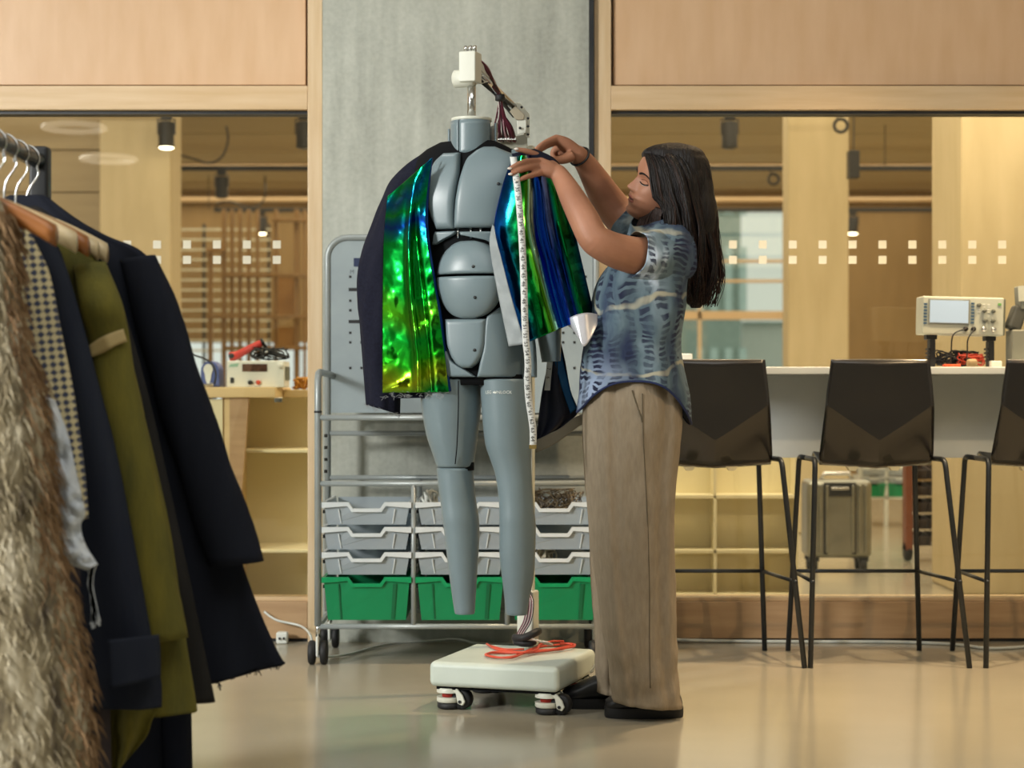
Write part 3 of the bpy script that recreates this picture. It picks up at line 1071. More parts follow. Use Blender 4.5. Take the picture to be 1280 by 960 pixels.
# ------------------------------------------------------------------ oscilloscope and things on the counter
osc_m = mat('instrument_grey', '#b9bcae', '#c3c6b8', rough=0.45)
screen_m = emit('oscilloscope_screen', '#a9bfd6', 0.4)
OD = 6.60
def op(px, py, dd=0.0): return P(px, py, OD + dd)
t = thing('oscilloscope', 'grey benchtop oscilloscope with pale blue screen on the white counter', 'oscilloscope', (PX(1205, OD), OD + 0.06, counter_z))
tilt = math.radians(-1.6)
oc = op(1205, 394)
def orot(v):
    v = Vector(v)
    return oc + Matrix.Rotation(math.radians(1.4), 3, 'Y') @ v
def obox(x0, x1, z0, z1, y0, y1):
    vs = [orot((x, y, z)) for z in (z0, z1) for y in (y0, y1) for x in (x0, x1)]
    return MB().add(vs, [(0, 2, 3, 1), (4, 5, 7, 6), (0, 1, 5, 4), (2, 6, 7, 3), (0, 4, 6, 2), (1, 3, 7, 5)])
k = OD / F
obox(-52 * k, 50 * k, -25 * k, 23 * k, 0, 0.11).build('case', osc_m, t, bevel=0.006)
obox(50 * k - 0.002, 53 * k, -24 * k, 22 * k, 0.01, 0.1).build('side_cap', mat('instrument_dark_grey', '#6f7266', rough=0.5), t, bevel=0.004)
bz_ = obox(-45 * k, 7 * k, -12 * k, 20 * k, -0.004, 0.01).build('bezel', mat('instrument_bezel', '#8d9088', rough=0.5), t, bevel=0.002)
obox(-43 * k, 5 * k, -10 * k, 18 * k, -0.0055, 0.0).build('screen', screen_m, bz_)
keyb = mat('soft_key_blue', '#3f5f7c', rough=0.5)
for i in range(7):
    obox(-50.5 * k, -46.5 * k, (12 - 4 * i) * k, (14 - 4 * i) * k, -0.003, 0.01).build('soft_key', keyb, t)
    obox(8.5 * k, 12.5 * k, (14 - 4 * i) * k, (16 - 4 * i) * k, -0.003, 0.01).build('soft_key', keyb, t)
knob_m = mat('knob_grey', '#6d7066', rough=0.5)
for (x, z, r) in ((18, 13, 2.6), (25, 6, 2.4), (36, 6, 2.4), (26, -6, 2.8), (36, -6, 2.8)):
    c = orot((x * k, 0, z * k))
    MB().lathe([(r * k, 0.0), (r * k, -0.012), (r * k * 0.8, -0.014)], tuple(c), 14, 'Y').build('knob', knob_m, t, smooth=True)
for i in range(3):
    for j in range(4):
        obox((17 + 6 * i) * k, (20 + 6 * i) * k, (-1 - 0.1 * j + (14 if i == 0 else 1) * 0 + (-3 * j)) * k + 14 * k, (0.6 - 3 * j) * k + 14 * k, -0.002, 0.004).build('button', white_plastic, t)
obox(42 * k, 46 * k, 13 * k, 16 * k, -0.003, 0.01).build('run_button', mat('button_green', '#69a35a', rough=0.5), t)
for (x, m_) in ((2, black_rubber), (12, black_rubber), (25, chrome), (37, chrome)):
    c = orot((x * k, 0, -17 * k))
    MB().lathe([(3 * k, 0), (3 * k, -0.008), (2 * k, -0.008), (2 * k, -0.018), (0.002, -0.018)], tuple(c), 12, 'Y').build('bnc_socket', m_, t, smooth=True)
for x, yy in ((-38, 0.03), (36, 0.03)):
    a = orot((x * k, yy, -24 * k)); b = Vector((a.x, a.y, counter_z))
    MB().box(a.x - 0.016, a.x + 0.022, a.y, a.y + 0.05, a.z - 0.02, a.z + 0.004).build('stand_head', black_paint, t, bevel=0.003)
    lg = MB().box(a.x - 0.004, a.x + 0.016, a.y, a.y + 0.05, counter_z, a.z - 0.02).build('stand_leg', black_paint, t, bevel=0.003)
    for q in range(4):
        z = counter_z + 0.02 + q * 0.014
        MB().box(a.x - 0.010, a.x - 0.003, a.y, a.y + 0.05, z, z + 0.007).build('notch', black_paint, lg)
probe = mat('probe_black', '#15161a', rough=0.4)
cable('probe_lead', [orot((2 * k, -0.02, -17 * k)), op(1192, 418, -0.03), op(1189, 438, -0.02), (op(1189, 452).x, OD, counter_z + 0.006), (op(1200, 452).x, OD + 0.03, counter_z + 0.005)], 0.0028, probe, 'thin black probe lead plugged into the left oscilloscope input')
cable('probe_lead', [orot((12 * k, -0.02, -17 * k)), op(1210, 424, -0.03), op(1209, 440, -0.02), (op(1207, 452).x, OD + 0.01, counter_z + 0.006), (op(1190, 452).x, OD + 0.05, counter_z + 0.005)], 0.0028, probe, 'thin black probe lead plugged into the right oscilloscope input')
random.seed(11)
redw = mat('red_wire', '#a8321f', '#c0442c', rough=0.45)
blkw = mat('black_wire', '#1a1c22', '#272a30', rough=0.45)
wire_nest(op(1196, 445).x, OD + 0.05, counter_z + 0.006, 0.10, 0.03, 0.055, 9, 0.0028, blkw, 'black_leads', 'tangle of black leads beneath the oscilloscope')
wire_nest(op(1215, 447).x, OD + 0.03, counter_z + 0.006, 0.055, 0.025, 0.045, 9, 0.0028, redw, 'red_leads', 'coil of red leads beneath the oscilloscope')
orange = mat('orange_plastic', '#d4481c', '#e2551f', rough=0.4)
o = MB().box(op(1176, 0).x, op(1197, 0).x, OD - 0.05, OD - 0.02, counter_z, counter_z + 0.010).build('orange_tool', orange, None, bevel=0.003)
tag(o, 'flat orange plastic tool lying on the white counter', 'tool')
o = MB().box(op(1236, 0).x, op(1250, 0).x, OD - 0.03, OD + 0.0, counter_z, counter_z + 0.022).build('adapter_block', white_plastic, None, bevel=0.004)
tag(o, 'small white adapter block beside the oscilloscope stand', 'adapter')
o = MB().box(op(1203, 0).x, op(1216, 0).x, OD - 0.075, OD - 0.045, counter_z, counter_z + 0.028).build('tape_roll', mat('tan_tape', '#b49a72', rough=0.5), None, bevel=0.01, segs=3)
tag(o, 'small tan spool among the red leads on the counter', 'spool')
# grey articulated instrument arm at the right
t = thing('instrument_stand', 'grey articulated instrument stand at the end of the white counter', 'instrument stand', (PX(1275, OD), OD + 0.05, counter_z))
im = mat('stand_grey', '#7d7f74', '#8a8c80', rough=0.5)
MB().box(op(1265, 0).x, op(1292, 0).x, OD, OD + 0.09, counter_z, op(0, 412).z).build('column', im, t, bevel=0.006)
MB().rbox(op(1270, 398, 0.04), (0.05, 0.07, 0.09), (0, 0.35, 0)).build('joint', mat('stand_dark', '#4b4c46', rough=0.5), t, bevel=0.012, segs=3)
MB().rbox(op(1266, 424, 0.04), (0.022, 0.05, 0.05), (0, 0, 0)).build('clamp', MATS['stand_dark'], t, bevel=0.008, segs=3)
MB().rbox(op(1282, 372, 0.04), (0.06, 0.08, 0.085), (0, -0.06, 0)).build('head', im, t, bevel=0.006)
MB().rbox(op(1279, 367, -0.002), (0.035, 0.006, 0.055), (0, -0.06, 0)).build('label_plate', osc_m, t)
# small box at the other end of the counter, behind the woman
o = MB().box(PX(846, 6.6), PX(865, 6.6), 6.58, 6.66, counter_z, PZ(442, 6.6)).build('small_box', white_plastic, None, bevel=0.004)
tag(o, 'small white box on the counter behind the woman', 'box')

# ------------------------------------------------------------------ instruments on the left workbench
BZ = bz(484)
t = thing('power_supply', 'white bench power supply with dark display on the workbench', 'power supply', (bx(320), BD + 0.15, BZ))
D0 = BD + 0.06
def q(px, py): return P(px, py, D0)
MB().box(q(283, 0).x, q(355, 0).x, D0, D0 + 0.2, BZ, PZ(451, D0)).build('case', white_plastic, t, bevel=0.004)
MB().box(q(303, 0).x, q(334, 0).x, D0 - 0.004, D0 + 0.01, PZ(464.5, D0), PZ(455, D0)).build('display', mat('display_dark', '#3b2a22', '#6a4a3a', rough=0.2, scale=60), t)
MB().box(q(288, 0).x, q(292.5, 0).x, D0 - 0.004, D0 + 0.01, PZ(479, D0), PZ(472, D0)).build('rocker_switch', black_paint, t)
for px, m_ in ((313, black_paint), (323, redw)):
    MB().lathe([(0.010, 0.004), (0.010, -0.012), (0.006, -0.018)], tuple(q(px, 478)), 14, 'Y').build('terminal', m_, t, smooth=True)
MB().lathe([(0.012, 0.004), (0.012, -0.012), (0.009, -0.014)], tuple(q(350, 457)), 16, 'Y').build('dial', white_plastic, t, smooth=True)
MB().add([tuple(q(286, 459) + Vector((0, -0.0015, 0))), tuple(q(297, 458.5) + Vector((0, -0.0015, 0))), tuple(q(299, 454) + Vector((0, -0.0015, 0))), tuple(q(288, 455) + Vector((0, -0.0015, 0)))], [(0, 1, 2, 3)]).build('logo_print', mat('print_green', '#8fb8a4', rough=0.6), t)
for k in range(5):
    MB().box(q(355.5, 0).x, q(356.6, 0).x, D0 + 0.03 + 0.03 * k, D0 + 0.045 + 0.03 * k, PZ(475, D0), PZ(458, D0)).build('vent', MATS['instrument_dark_grey'], t)
# soldering station
sol = mat('soldering_blue', '#3c4f92', '#46599c', rough=0.45)
t = thing('soldering_station', 'blue soldering station with white front beside the power supply', 'soldering station', (bx(262), BD + 0.12, BZ))
prof = [(-0.045, 0), (0.06, 0), (0.058, 0.05), (0.03, 0.088), (-0.01, 0.105), (-0.035, 0.1), (-0.045, 0.07)]
cxs = q(262, 0).x
m = MB()
poly = []
for k in range(13):
    a = math.pi * k / 12
    poly.append((cxs + 0.038 * math.cos(a), BZ + 0.07 + 0.042 * math.sin(a)))
poly = [(cxs + 0.042, BZ), ] + poly + [(cxs - 0.042, BZ)]
m.prism(poly, D0, D0 + 0.14)
m.build('housing', sol, t, bevel=0.006)
poly = [(cxs - 0.006 + 0.02 * math.cos(a) * (1 if math.sin(a) > -0.2 else 0.72), BZ + 0.073 + (0.026 if math.sin(a) > 0 else 0.06) * math.sin(a)) for a in [2 * math.pi * k / 20 for k in range(20)]]
MB().prism(poly, D0 - 0.005, D0 + 0.004).build('front_panel', white_plastic, t)
cable('soldering_lead', [q(234, 440), q(243, 444), q(257, 449), q(266, 456), q(270, 468), q(268, 480)], 0.004, black_rubber, 'black lead from the soldering iron over its blue station')
t = thing('soldering_iron', 'dark soldering iron standing upright beside the blue station', 'soldering iron', (q(233, 0).x, D0, BZ))
MB().tube([(q(238, 470).x, D0, BZ), q(235, 455), q(232, 442), q(231, 434)], [0.009, 0.007, 0.005, 0.002], 8).build('handle', mat('iron_navy', '#1f2750', rough=0.4), t, smooth=True)
MB().lathe([(0.03, 0), (0.03, 0.01), (0.015, 0.016)], (q(241, 0).x, D0, BZ), 16).build('stand', chrome, t, smooth=True)
o = MB().rbox(P(256, 481, D0 - 0.03), (0.075, 0.03, 0.012), (0, -0.1, 0)).build('metal_clamp', chrome, None, bevel=0.004)
o.location.z = BZ - (P(256, 481, D0).z - 0.008)
tag(o, 'small metal clamp lying in front of the soldering station', 'clamp')
# red heat gun lying on the power supply
PSZ = PZ(451, D0)
hg = thing('heat_gun', 'red hand tool with black cable lying on the power supply', 'hand tool', (q(305, 0).x, D0 + 0.08, PSZ))
red = mat('tool_red', '#b5302c', '#c33a34', rough=0.4)
dd = D0 + 0.06
pts = [P(287, 446.5, dd), P(296, 444, dd), P(310, 437, dd), P(329, 427.5, dd)]
MB().tube(cr([tuple(p) for p in pts], 4), [0.020, 0.021, 0.021, 0.020, 0.018, 0.017, 0.016, 0.016, 0.016, 0.016, 0.016, 0.015, 0.014], 12).build('body', red, hg, smooth=True)
MB().lathe([(0.012, 0.02), (0.012, -0.022), (0.009, -0.024)], tuple(P(290, 445, dd)), 12, 'Y').build('nozzle_bore', black_paint, hg, smooth=True)
MB().tube([P(327, 428.5, dd), P(330, 427, dd)], 0.017, 10).build('end_cap', black_paint, hg, smooth=True)
mb = MB()
random.seed(5)
for k in range(7):
    c = P(318 + 2 * k, 443, dd)
    pts = [P(329, 428, dd), P(333, 436, dd + 0.02)]
    for j in range(4):
        pts.append(P(random.uniform(316, 362), random.uniform(434, 449), dd + random.uniform(-0.03, 0.05)))
    mb.tube(cr([tuple(p) for p in pts], 5), 0.0035, 6)
mb.build('cord', black_rubber, hg, smooth=True)
for k in range(3):
    c = P(322, 442, dd - 0.02 + 0.012 * k)
mb = MB()
for k in range(5):
    c = P(321, 442.5, dd - 0.03 + 0.01 * k)
    mb.tube([(c.x + 0.024 * math.cos(a), c.y, c.z + 0.019 * math.sin(a)) for a in [2 * math.pi * j / 20 for j in range(21)]], 0.005, 6)
mb.build('cord_coil', black_rubber, hg, smooth=True)
random.seed(2)
wire_nest(P(379, 482, 8.1).x, 8.1, BZ - 0.006, 0.05, 0.05, 0.05, 10, 0.004, mat('orange_wire', '#b07a2a', '#c58d38', rough=0.5), 'orange_wires', 'small heap of orange wires at the end of the workbench')

# ------------------------------------------------------------------ far racks beyond the suitcase
G2 = 13.0
def gx(px): return PX(px, G2)
def gz(py): return PZ(py, G2)
far = thing('tray_rack', 'distant rack of white and green trays beyond the suitcase', 'tray rack', (gx(1115), G2 + 0.2, 0))
for px in (1076, 1108, 1141):
    MB().box(gx(px) - 0.012, gx(px) + 0.012, G2, G2 + 0.03, 0, gz(575)).build('post', white_plastic, far)
for py in (585, 598, 622):
    MB().box(gx(1076), gx(1141), G2, G2 + 0.4, gz(py) - 0.008, gz(py) + 0.008).build('rail', white_plastic, far)
for px in (1092, 1124.5):
    for py in (587, 597):
        o = copy_tree(first['shallow'], None, (gx(px), G2 - 0.01, gz(py) + 0.005), label='tiny %s clear tray in the distant rack column next to the %s' % ('upper' if py < 590 else 'lower', 'suitcase' if px < 1100 else 'bin rack'))
        o.scale = (0.55, 0.6, 0.6); o['group'] = 'clear trays in the distant rack'
    o = copy_tree(first['deep'], None, (gx(px), G2 - 0.01, gz(605)), label='tiny green tray in the distant rack column next to the %s' % ('suitcase' if px < 1100 else 'bin rack'))
    o.scale = (0.55, 0.6, 0.62); o['group'] = 'green trays in the distant rack'
B2 = 10.3
def hx_(px): return PX(px, B2)
def hz_(py): return PZ(py, B2)
brk = thing('bin_rack', 'rust-brown rack of dark storage bins behind the right glass screen', 'bin rack', (hx_(1168), B2 + 0.2, 0))
rust = mat('rust_frame', '#6e3a1f', '#7d4527', rough=0.5)
binm = mat('dark_bin', '#3c3230', '#4a3e3a', rough=0.45)
for px in (1137, 1200):
    MB().box(hx_(px) - 0.02, hx_(px) + 0.02, B2, B2 + 0.10, 0.06, hz_(545)).build('side_panel', rust, brk, bevel=0.006)
bme = None
for r in range(6):
    for c in range(3):
        x = hx_(1153 + 16 * c); z = hz_(597 + 21 * r) - 0.01
        if z < 0.07: continue
        if bme is None:
            bb = MB()
            bb.add([(-0.032, -0.02, 0.0), (0.032, -0.02, 0.0), (0.032, -0.06, 0.055), (-0.032, -0.06, 0.055),
                    (-0.032, 0.1, 0.0), (0.032, 0.1, 0.0), (0.032, 0.1, 0.075), (-0.032, 0.1, 0.075)],
                   [(0, 1, 2, 3), (0, 4, 5, 1), (4, 7, 6, 5), (0, 3, 7, 4), (1, 5, 6, 2)])
            o = bb.build('bin', binm, brk, local=True, solid=0.004); bme = o.data
        else:
            o = bpy.data.objects.new('bin', bme); COL.objects.link(o); o.parent = brk
            md = o.modifiers.new('solid', 'SOLIDIFY'); md.thickness = 0.004
        o.location = Vector((x, B2 + 0.07, z)) - Vector(brk.location)
for s in (1137, 1200):
    MB().lathe([(0.01, -0.02), (0.05, -0.02), (0.055, 0), (0.05, 0.02), (0.01, 0.02)], (hx_(s), B2 + 0.05, 0.055), 14, 'X').build('wheel', black_rubber, brk, smooth=True)
for k_, (px, py, ry) in enumerate(((1174, 677, 0.3), (1183, 682, -0.3))):
    o = MB().rbox(P(px, py, B2 - 0.06) + Vector((0, 0, 0.0)), (0.07, 0.01, 0.055), (0.3, ry, 0)).build('paper_sheet', white_plastic, brk)

# ------------------------------------------------------------------ floor cables and plug
wc = mat('white_cable', '#c9ccc6', '#d5d8d2', rough=0.4)
cable('mains_cable', [(PX(842, 6.9), 6.97, 0.012), (PX(900, 6.9), 6.965, 0.008), (PX(1000, 6.9), 6.96, 0.006), (PX(1120, 6.9), 6.95, 0.006), (PX(1200, 6.8), 6.88, 0.006), (PX(1240, 6.7), 6.78, 0.006), (PX(1275, 6.75), 6.8, 0.006), (PX(1320, 6.9), 6.9, 0.006)],
      0.006, wc, 'white cable running on the floor along the right plinth', k=6)
cable('mains_cable', [(PX(330, 6.98), 6.99, PZ(765, 6.98)), (PX(345, 6.95), 6.97, PZ(776, 6.95)), (PX(375, 6.9), 6.93, PZ(784, 6.9)), (PX(388, 6.6), 6.62, 0.07), (PX(393, 6.5), 6.5, 0.02), (PX(430, 6.6), 6.6, 0.006), (PX(470, 6.8), 6.82, 0.006), (PX(500, 6.93), 6.93, 0.006), (PX(545, 6.95), 6.95, 0.012), (PX(570, 6.9), 6.93, 0.02), (PX(600, 6.9), 6.9, 0.006), (PX(650, 6.9), 6.9, 0.006)],
      0.0045, wc, 'white cable looping from the left plinth past the trolley caster', k=6)
o = thing('mains_plug', 'white mains plug lying at the foot of the left plinth', 'plug', (PX(353, 6.95), 6.95, 0))
pc = Vector((PX(353, 6.95), 6.95, 0))
MB().box(pc.x - 0.022, pc.x + 0.022, 6.93, 6.97, 0.0, 0.045).build('plug_body', white_plastic, o, bevel=0.008, segs=3)
for dx in (-0.008, 0.008):
    MB().box(pc.x + dx - 0.003, pc.x + dx + 0.003, 6.92, 6.93, 0.018, 0.026).build('pin', black_paint, o)
# ================================================================== robotic mannequin
MYAW = math.radians(-18)
MC = Vector((PX(584, 5.45), 5.45, 0))
man_m = mat('mannequin_grey', '#6f7f85', '#76868c', rough=0.36, scale=4)
man_dark = mat('mannequin_core', '#0c0d0f', '#131517', rough=0.85, Specular_IOR_Level=0.15)
ivory = mat('ivory_metal', '#cfd0c3', '#d8d9cc', rough=0.42)
foil_dark = mat('jacket_wool', '#161724', '#1c1e2d', rough=0.95, Specular_IOR_Level=0.2, scale=120, bump=0.15, bscale=300)
man = thing('robotic_mannequin', 'grey segmented robotic dress form hanging from a post on a white wheeled base', 'mannequin', tuple(MC), MYAW)
cM, sM = math.cos(MYAW), math.sin(MYAW)


def ml(px, py, yl=-0.09):
    """pixel -> mannequin-local (x, z) for a point whose local depth is yl"""
    kx = (px - 640.0) / F
    # X = MC.x + x*cM - yl*sM ; d = MC.y + x*sM + yl*cM ; X = kx*d
    x = (kx * (MC.y + yl * cM) - MC.x + yl * sM) / (cM - kx * sM)
    d = MC.y + x * sM + yl * cM
    return x, PZ(py, d)


def mlw(px, py, d):
    """pixel at world depth d -> mannequin-local point"""
    v = P(px, py, d) - MC
    return Vector((v.x * cM + v.y * sM, -v.x * sM + v.y * cM, v.z))


# torso envelope: z, half width, half depth, centre y
TORSO = smooth_tab([(0.96, 0.150, 0.105, 0.0), (1.05, 0.158, 0.110, 0.0), (1.15, 0.150, 0.108, 0.0), (1.25, 0.132, 0.104, 0.0),
                    (1.33, 0.134, 0.105, 0.0), (1.42, 0.150, 0.112, 0.0), (1.52, 0.168, 0.114, 0.0), (1.60, 0.178, 0.098, 0.0),
                    (1.655, 0.160, 0.078, 0.005), (1.69, 0.10, 0.06, 0.01), (1.70, 0.06, 0.055, 0.01)], 5)


def tsurf(x, z, off=0.0):
    w_, d_, c_ = interp(TORSO, z)
    u = min(abs(x) / (w_ + off), 0.999)
    return c_ - (d_ + off) * (1 - u ** 2.6) ** (1 / 2.6)


def panel(name, rows, off=0.012, edge=0.010, nx=20, nz=26, surf=tsurf, material=None, parent=None):
    """rows: (z, x_left, x_right); a shell patch lying on the envelope with rolled edges and closed back"""
    rows = sorted(rows)
    z0, z1 = rows[0][0], rows[-1][0]
    front = []; back = []
    def ease(k, n):
        return 0.5 - 0.5 * math.cos(math.pi * k / n)
    for i in range(nz + 1):
        z = z0 + (z1 - z0) * ease(i, nz)
        a, b = interp(rows, z)
        fr = []; bk = []
        for j in range(nx + 1):
            x = a + (b - a) * ease(j, nx)
            dmin = min(x - a, b - x, z - z0, z1 - z)
            e = max(0.0, min(1.0, dmin / edge))
            drop = edge * (1 - math.sqrt(1 - (1 - e) ** 2)) if e < 1 else 0.0
            y = surf(x, z, off)
            fr.append((x, y + drop, z)); bk.append((x, y + drop + 0.010 + 0.004, z))
        front.append(fr); back.append(bk)
    m = MB()
    m.grid(front); m.grid([r[::-1] for r in back])
    n = nx + 1
    N = n * (nz + 1)
    def fi(i, j): return i * n + j
    def bi(i, j): return N + i * n + (nx - j)
    fs = []
    for i in range(nz):
        fs += [(fi(i, 0), fi(i + 1, 0), bi(i + 1, 0), bi(i, 0)), (fi(i, nx), bi(i, nx), bi(i + 1, nx), fi(i + 1, nx))]
    for j in range(nx):
        fs += [(fi(0, j), bi(0, j), bi(0, j + 1), fi(0, j + 1)), (fi(nz, j), fi(nz, j + 1), bi(nz, j + 1), bi(nz, j))]
    m.f += fs
    o = m.build(name, material or man_m, parent or man, local=True, smooth=True)
    smooth_by_angle(o, 50)
    return o


def prow(px0, px1, py, yl=-0.10):
    a, z = ml(px0, py, yl)
    b, _ = ml(px1, py, yl)
    return (z, a, b)


# dark inner core
rings = []
for k in range(40):
    z = 0.97 + (1.69 - 0.97) * k / 39
    w_, d_, c_ = interp(TORSO, z)
    rings.append([((w_ - 0.012) * math.copysign(abs(math.cos(a)) ** 0.77, math.cos(a)), c_ + (d_ - 0.012) * math.copysign(abs(math.sin(a)) ** 0.77, math.sin(a)), z) for a in [2 * math.pi * j / 36 for j in range(36)]])
MB().rings(rings).build('inner_core', man_dark, man, local=True, smooth=True)
# back shell in grey
rings = []
for k in range(30):
    z = 0.99 + (1.585 - 0.99) * k / 29
    w_, d_, c_ = interp(TORSO, z)
    rings.append([((w_ + 0.004) * math.copysign(abs(math.cos(a)) ** 0.77, math.cos(a)), c_ + (d_ + 0.004) * math.copysign(abs(math.sin(a)) ** 0.77, math.sin(a)), z) for a in [-0.25 + (math.pi + 0.5) * j / 24 for j in range(25)]])
MB().rings(rings, closed=False).build('back_shell', man_m, man, local=True, smooth=True, solid=0.006)

# chest plates
panel('chest_plate', [prow(547, 569, 287), prow(540, 568.5, 272), prow(536, 569, 255), prow(535, 571, 235), prow(536, 573, 215), prow(541, 572, 201), prow(551, 570.5, 190)], 0.012, 0.014)
panel('chest_plate', [prow(569.5, 634, 285.5), prow(570, 640, 270), prow(571.5, 645, 250), prow(575, 650, 225), prow(579, 652, 206), prow(582, 645, 196), prow(592, 622, 186), prow(600, 612, 181)], 0.012, 0.014)
# abdomen segments under the chest
panel('rib_plate', [prow(541, 545, 306), prow(542, 556, 300), prow(543, 569, 294), prow(545, 571.5, 290)], 0.006, 0.006)
panel('rib_plate', [prow(622, 628, 308), prow(606, 628, 300), prow(577, 630, 294), prow(576, 632, 290)], 0.006, 0.006)
for px in (574, 590, 602):
    x, z = ml(px, 289.5)
    MB().tube([(x, -0.1, z - 0.02), (x, -0.1, z + 0.012)], 0.004, 8).build('link_rod', chrome, man, local=True, smooth=True)

# belly: two bulging shells
BCX, BCZ = ml(582.5, 347, -0.14)
def belly(x, z, off=0.0):
    u = (x - BCX) / 0.104; v = (z - BCZ) / (0.118 if z > BCZ else 0.132)
    r = min(0.999, math.sqrt(u * u + v * v))
    return -0.095 - 0.058 * (1 - r ** 2.4) ** (1 / 2.0) - off
def oval(py0, py1, cx, cy, rx, ryt, ryb, n=14):
    out = []
    for k in range(n + 1):
        py = py0 + (py1 - py0) * k / n
        v = (py - cy) / (ryt if py < cy else ryb)
        hw_ = rx * max(0.0, 1 - abs(v) ** 2.3) ** (1 / 2.3)
        hw_ = max(hw_, 2.0)
        out.append(prow(cx - hw_, cx + hw_, py, -0.13))
    return out
panel('belly_plate', oval(300.5, 343.3, 582, 347, 41.5, 47, 52), 0.0, 0.008, surf=belly, nx=28)
panel('belly_plate', oval(346.2, 398, 583, 344, 41.5, 47, 54.5), 0.0, 0.008, surf=belly, nx=28)
# pelvis centre plate (U shape)
pel = [prow(556, 605, 399, -0.12), prow(557, 605, 415, -0.12), prow(559, 604, 432, -0.12), prow(564, 600, 446, -0.12), prow(570, 594, 455, -0.12), prow(578, 587, 460, -0.12)]
panel('pelvis_plate', pel, 0.020, 0.012)
# hips
panel('hip_plate', [prow(597.5, 657, 471.5), prow(601, 657, 455), prow(605.5, 656, 435), prow(606.5, 653, 410), prow(608, 648, 396), prow(621, 644, 384)], 0.014, 0.010)
panel('hip_plate', [prow(528, 595, 471.5), prow(528, 584, 463), prow(530, 566, 452), prow(531, 557, 430), prow(534, 554, 408), prow(540, 549, 392)], 0.012, 0.008)
# screw heads
screw_m = mat('screw_black', '#15181a', rough=0.4)
for px, py, yl in ((619.5, 228.5, -0.125), (591, 333, -0.155), (592.5, 371.5, -0.155), (592, 437.5, -0.135)):
    x, z = ml(px, py, yl)
    y = (belly(x, z) if 300 < py < 398 else tsurf(x, z, 0.012 if py < 300 else 0.02)) - 0.002
    MB().lathe([(0.0045, 0.004), (0.0045, 0.0), (0.001, -0.0005)], (x, y, z), 12, 'Y').build('screw', screw_m, man, local=True, smooth=True)

# neck
nx_, nz0 = ml(581, 188, -0.06)
nz1 = ml(581, 149, -0.06)[1]
def arcshell(name, r, a0, a1, zb0, zb1, zt, material=man_m):
    n = 16
    rows = []
    for k in range(9):
        row = []
        for j in range(n + 1):
            t_ = j / n
            a = a0 + (a1 - a0) * t_
            zb_ = zb0 + (zb1 - zb0) * t_
            z = zb_ + (zt - zb_) * k / 8
            row.append((nx_ + r * math.cos(a), 0.0 + r * 1.0 * math.sin(a), z))
        rows.append(row)
    o = MB().grid(rows).build(name, material, man, local=True, smooth=True, solid=0.006)
    return o
fr_ = math.radians(252)
NR = 0.060
arcshell('neck_shell', NR, math.radians(185), fr_ - 0.03, nz0 + 0.005, nz0 - 0.012, nz1)
arcshell('neck_shell', NR, fr_ + 0.03, math.radians(352), nz0 - 0.012, nz0 + 0.004, nz1)
arcshell('neck_guard', NR + 0.014, math.radians(0), math.radians(60), nz0 + 0.0, nz0 + 0.0, nz1 - 0.006, man_m)
arcshell('neck_guard', NR + 0.010, math.radians(120), math.radians(184), nz0 + 0.0, nz0 + 0.0, nz1 - 0.018, man_m)
MB().lathe([(0.046, nz0 - 0.05), (0.052, nz1 - 0.005)], (nx_, 0, 0), 24).build('neck_core', man_dark, man, local=True, smooth=True)
MB().lathe([(0.03, nz1 + 0.001), (0.060, nz1 + 0.001), (0.060, nz1 + 0.010), (0.03, nz1 + 0.012)], (nx_, 0, 0), 28).build('neck_disc', ivory, man, local=True, smooth=True)
zhead = ml(583, 66, 0)[1]
zhead0 = ml(583, 104, 0)[1]
MB().tube([(nx_, 0, nz1), (nx_, 0, zhead0 + 0.01)], 0.0125, 16).build('neck_post', chrome, man, local=True, smooth=True)

# legs: lofts through pixel edge tables (py, left, right)
def leg(name, tab, dep, lat_shift=0.0, extra=None, yc=-0.01):
    rings = []
    tab = cr(tab, 5)
    for py, a, b in tab:
        xa, z = ml(a, py, yc - 0.02); xb, _ = ml(b, py, yc - 0.02)
        cx = (xa + xb) / 2; rx = (xb - xa) / 2
        ry = rx * interp(dep, py)
        cy = yc + (interp(extra, py) if extra else 0)
        rings.append([(cx + rx * math.cos(t_), cy + ry * math.sin(t_), z) for t_ in [2 * math.pi * j / 32 for j in range(32)]])
    # rolled ends
    def end(r, dz):
        c = Vector((sum(p[0] for p in r) / len(r), sum(p[1] for p in r) / len(r), r[0][2]))
        return [tuple(c + (Vector(p) - c) * 0.93 + Vector((0, 0, dz))) for p in r]
    rings = [end(rings[0], 0.004)] + rings + [end(rings[-1], -0.004)]
    o = MB().rings(rings).build(name, man_m, man, local=True, smooth=True)
    smooth_by_angle(o, 50)
    return o
dep1 = [(470, 1.25), (560, 1.15), (590, 1.1), (650, 1.35), (767, 1.0)]
leg('thigh', [(475, 526, 597), (495, 526, 597), (520, 528.5, 595), (545, 533, 592), (565, 539, 590), (582, 544.5, 588)], dep1)
leg('calf', [(586, 544.5, 587), (605, 546, 588), (625, 548.5, 589.5), (650, 551, 592.5), (680, 554.5, 593), (710, 558, 592), (740, 562, 591), (766, 566, 590)], dep1, extra=[(586, 0), (660, 0.012), (766, 0.0)])
leg('leg', [(475.5, 599, 657), (500, 601, 659), (530, 603, 660), (556, 606, 660), (575, 612, 660), (595, 618, 661), (625, 621.5, 662), (656, 622, 664), (690, 622, 664), (720, 625, 663), (745, 628, 659), (767, 630.5, 656)], dep1, extra=[(475, 0), (590, 0), (660, 0.012), (767, 0.0)])
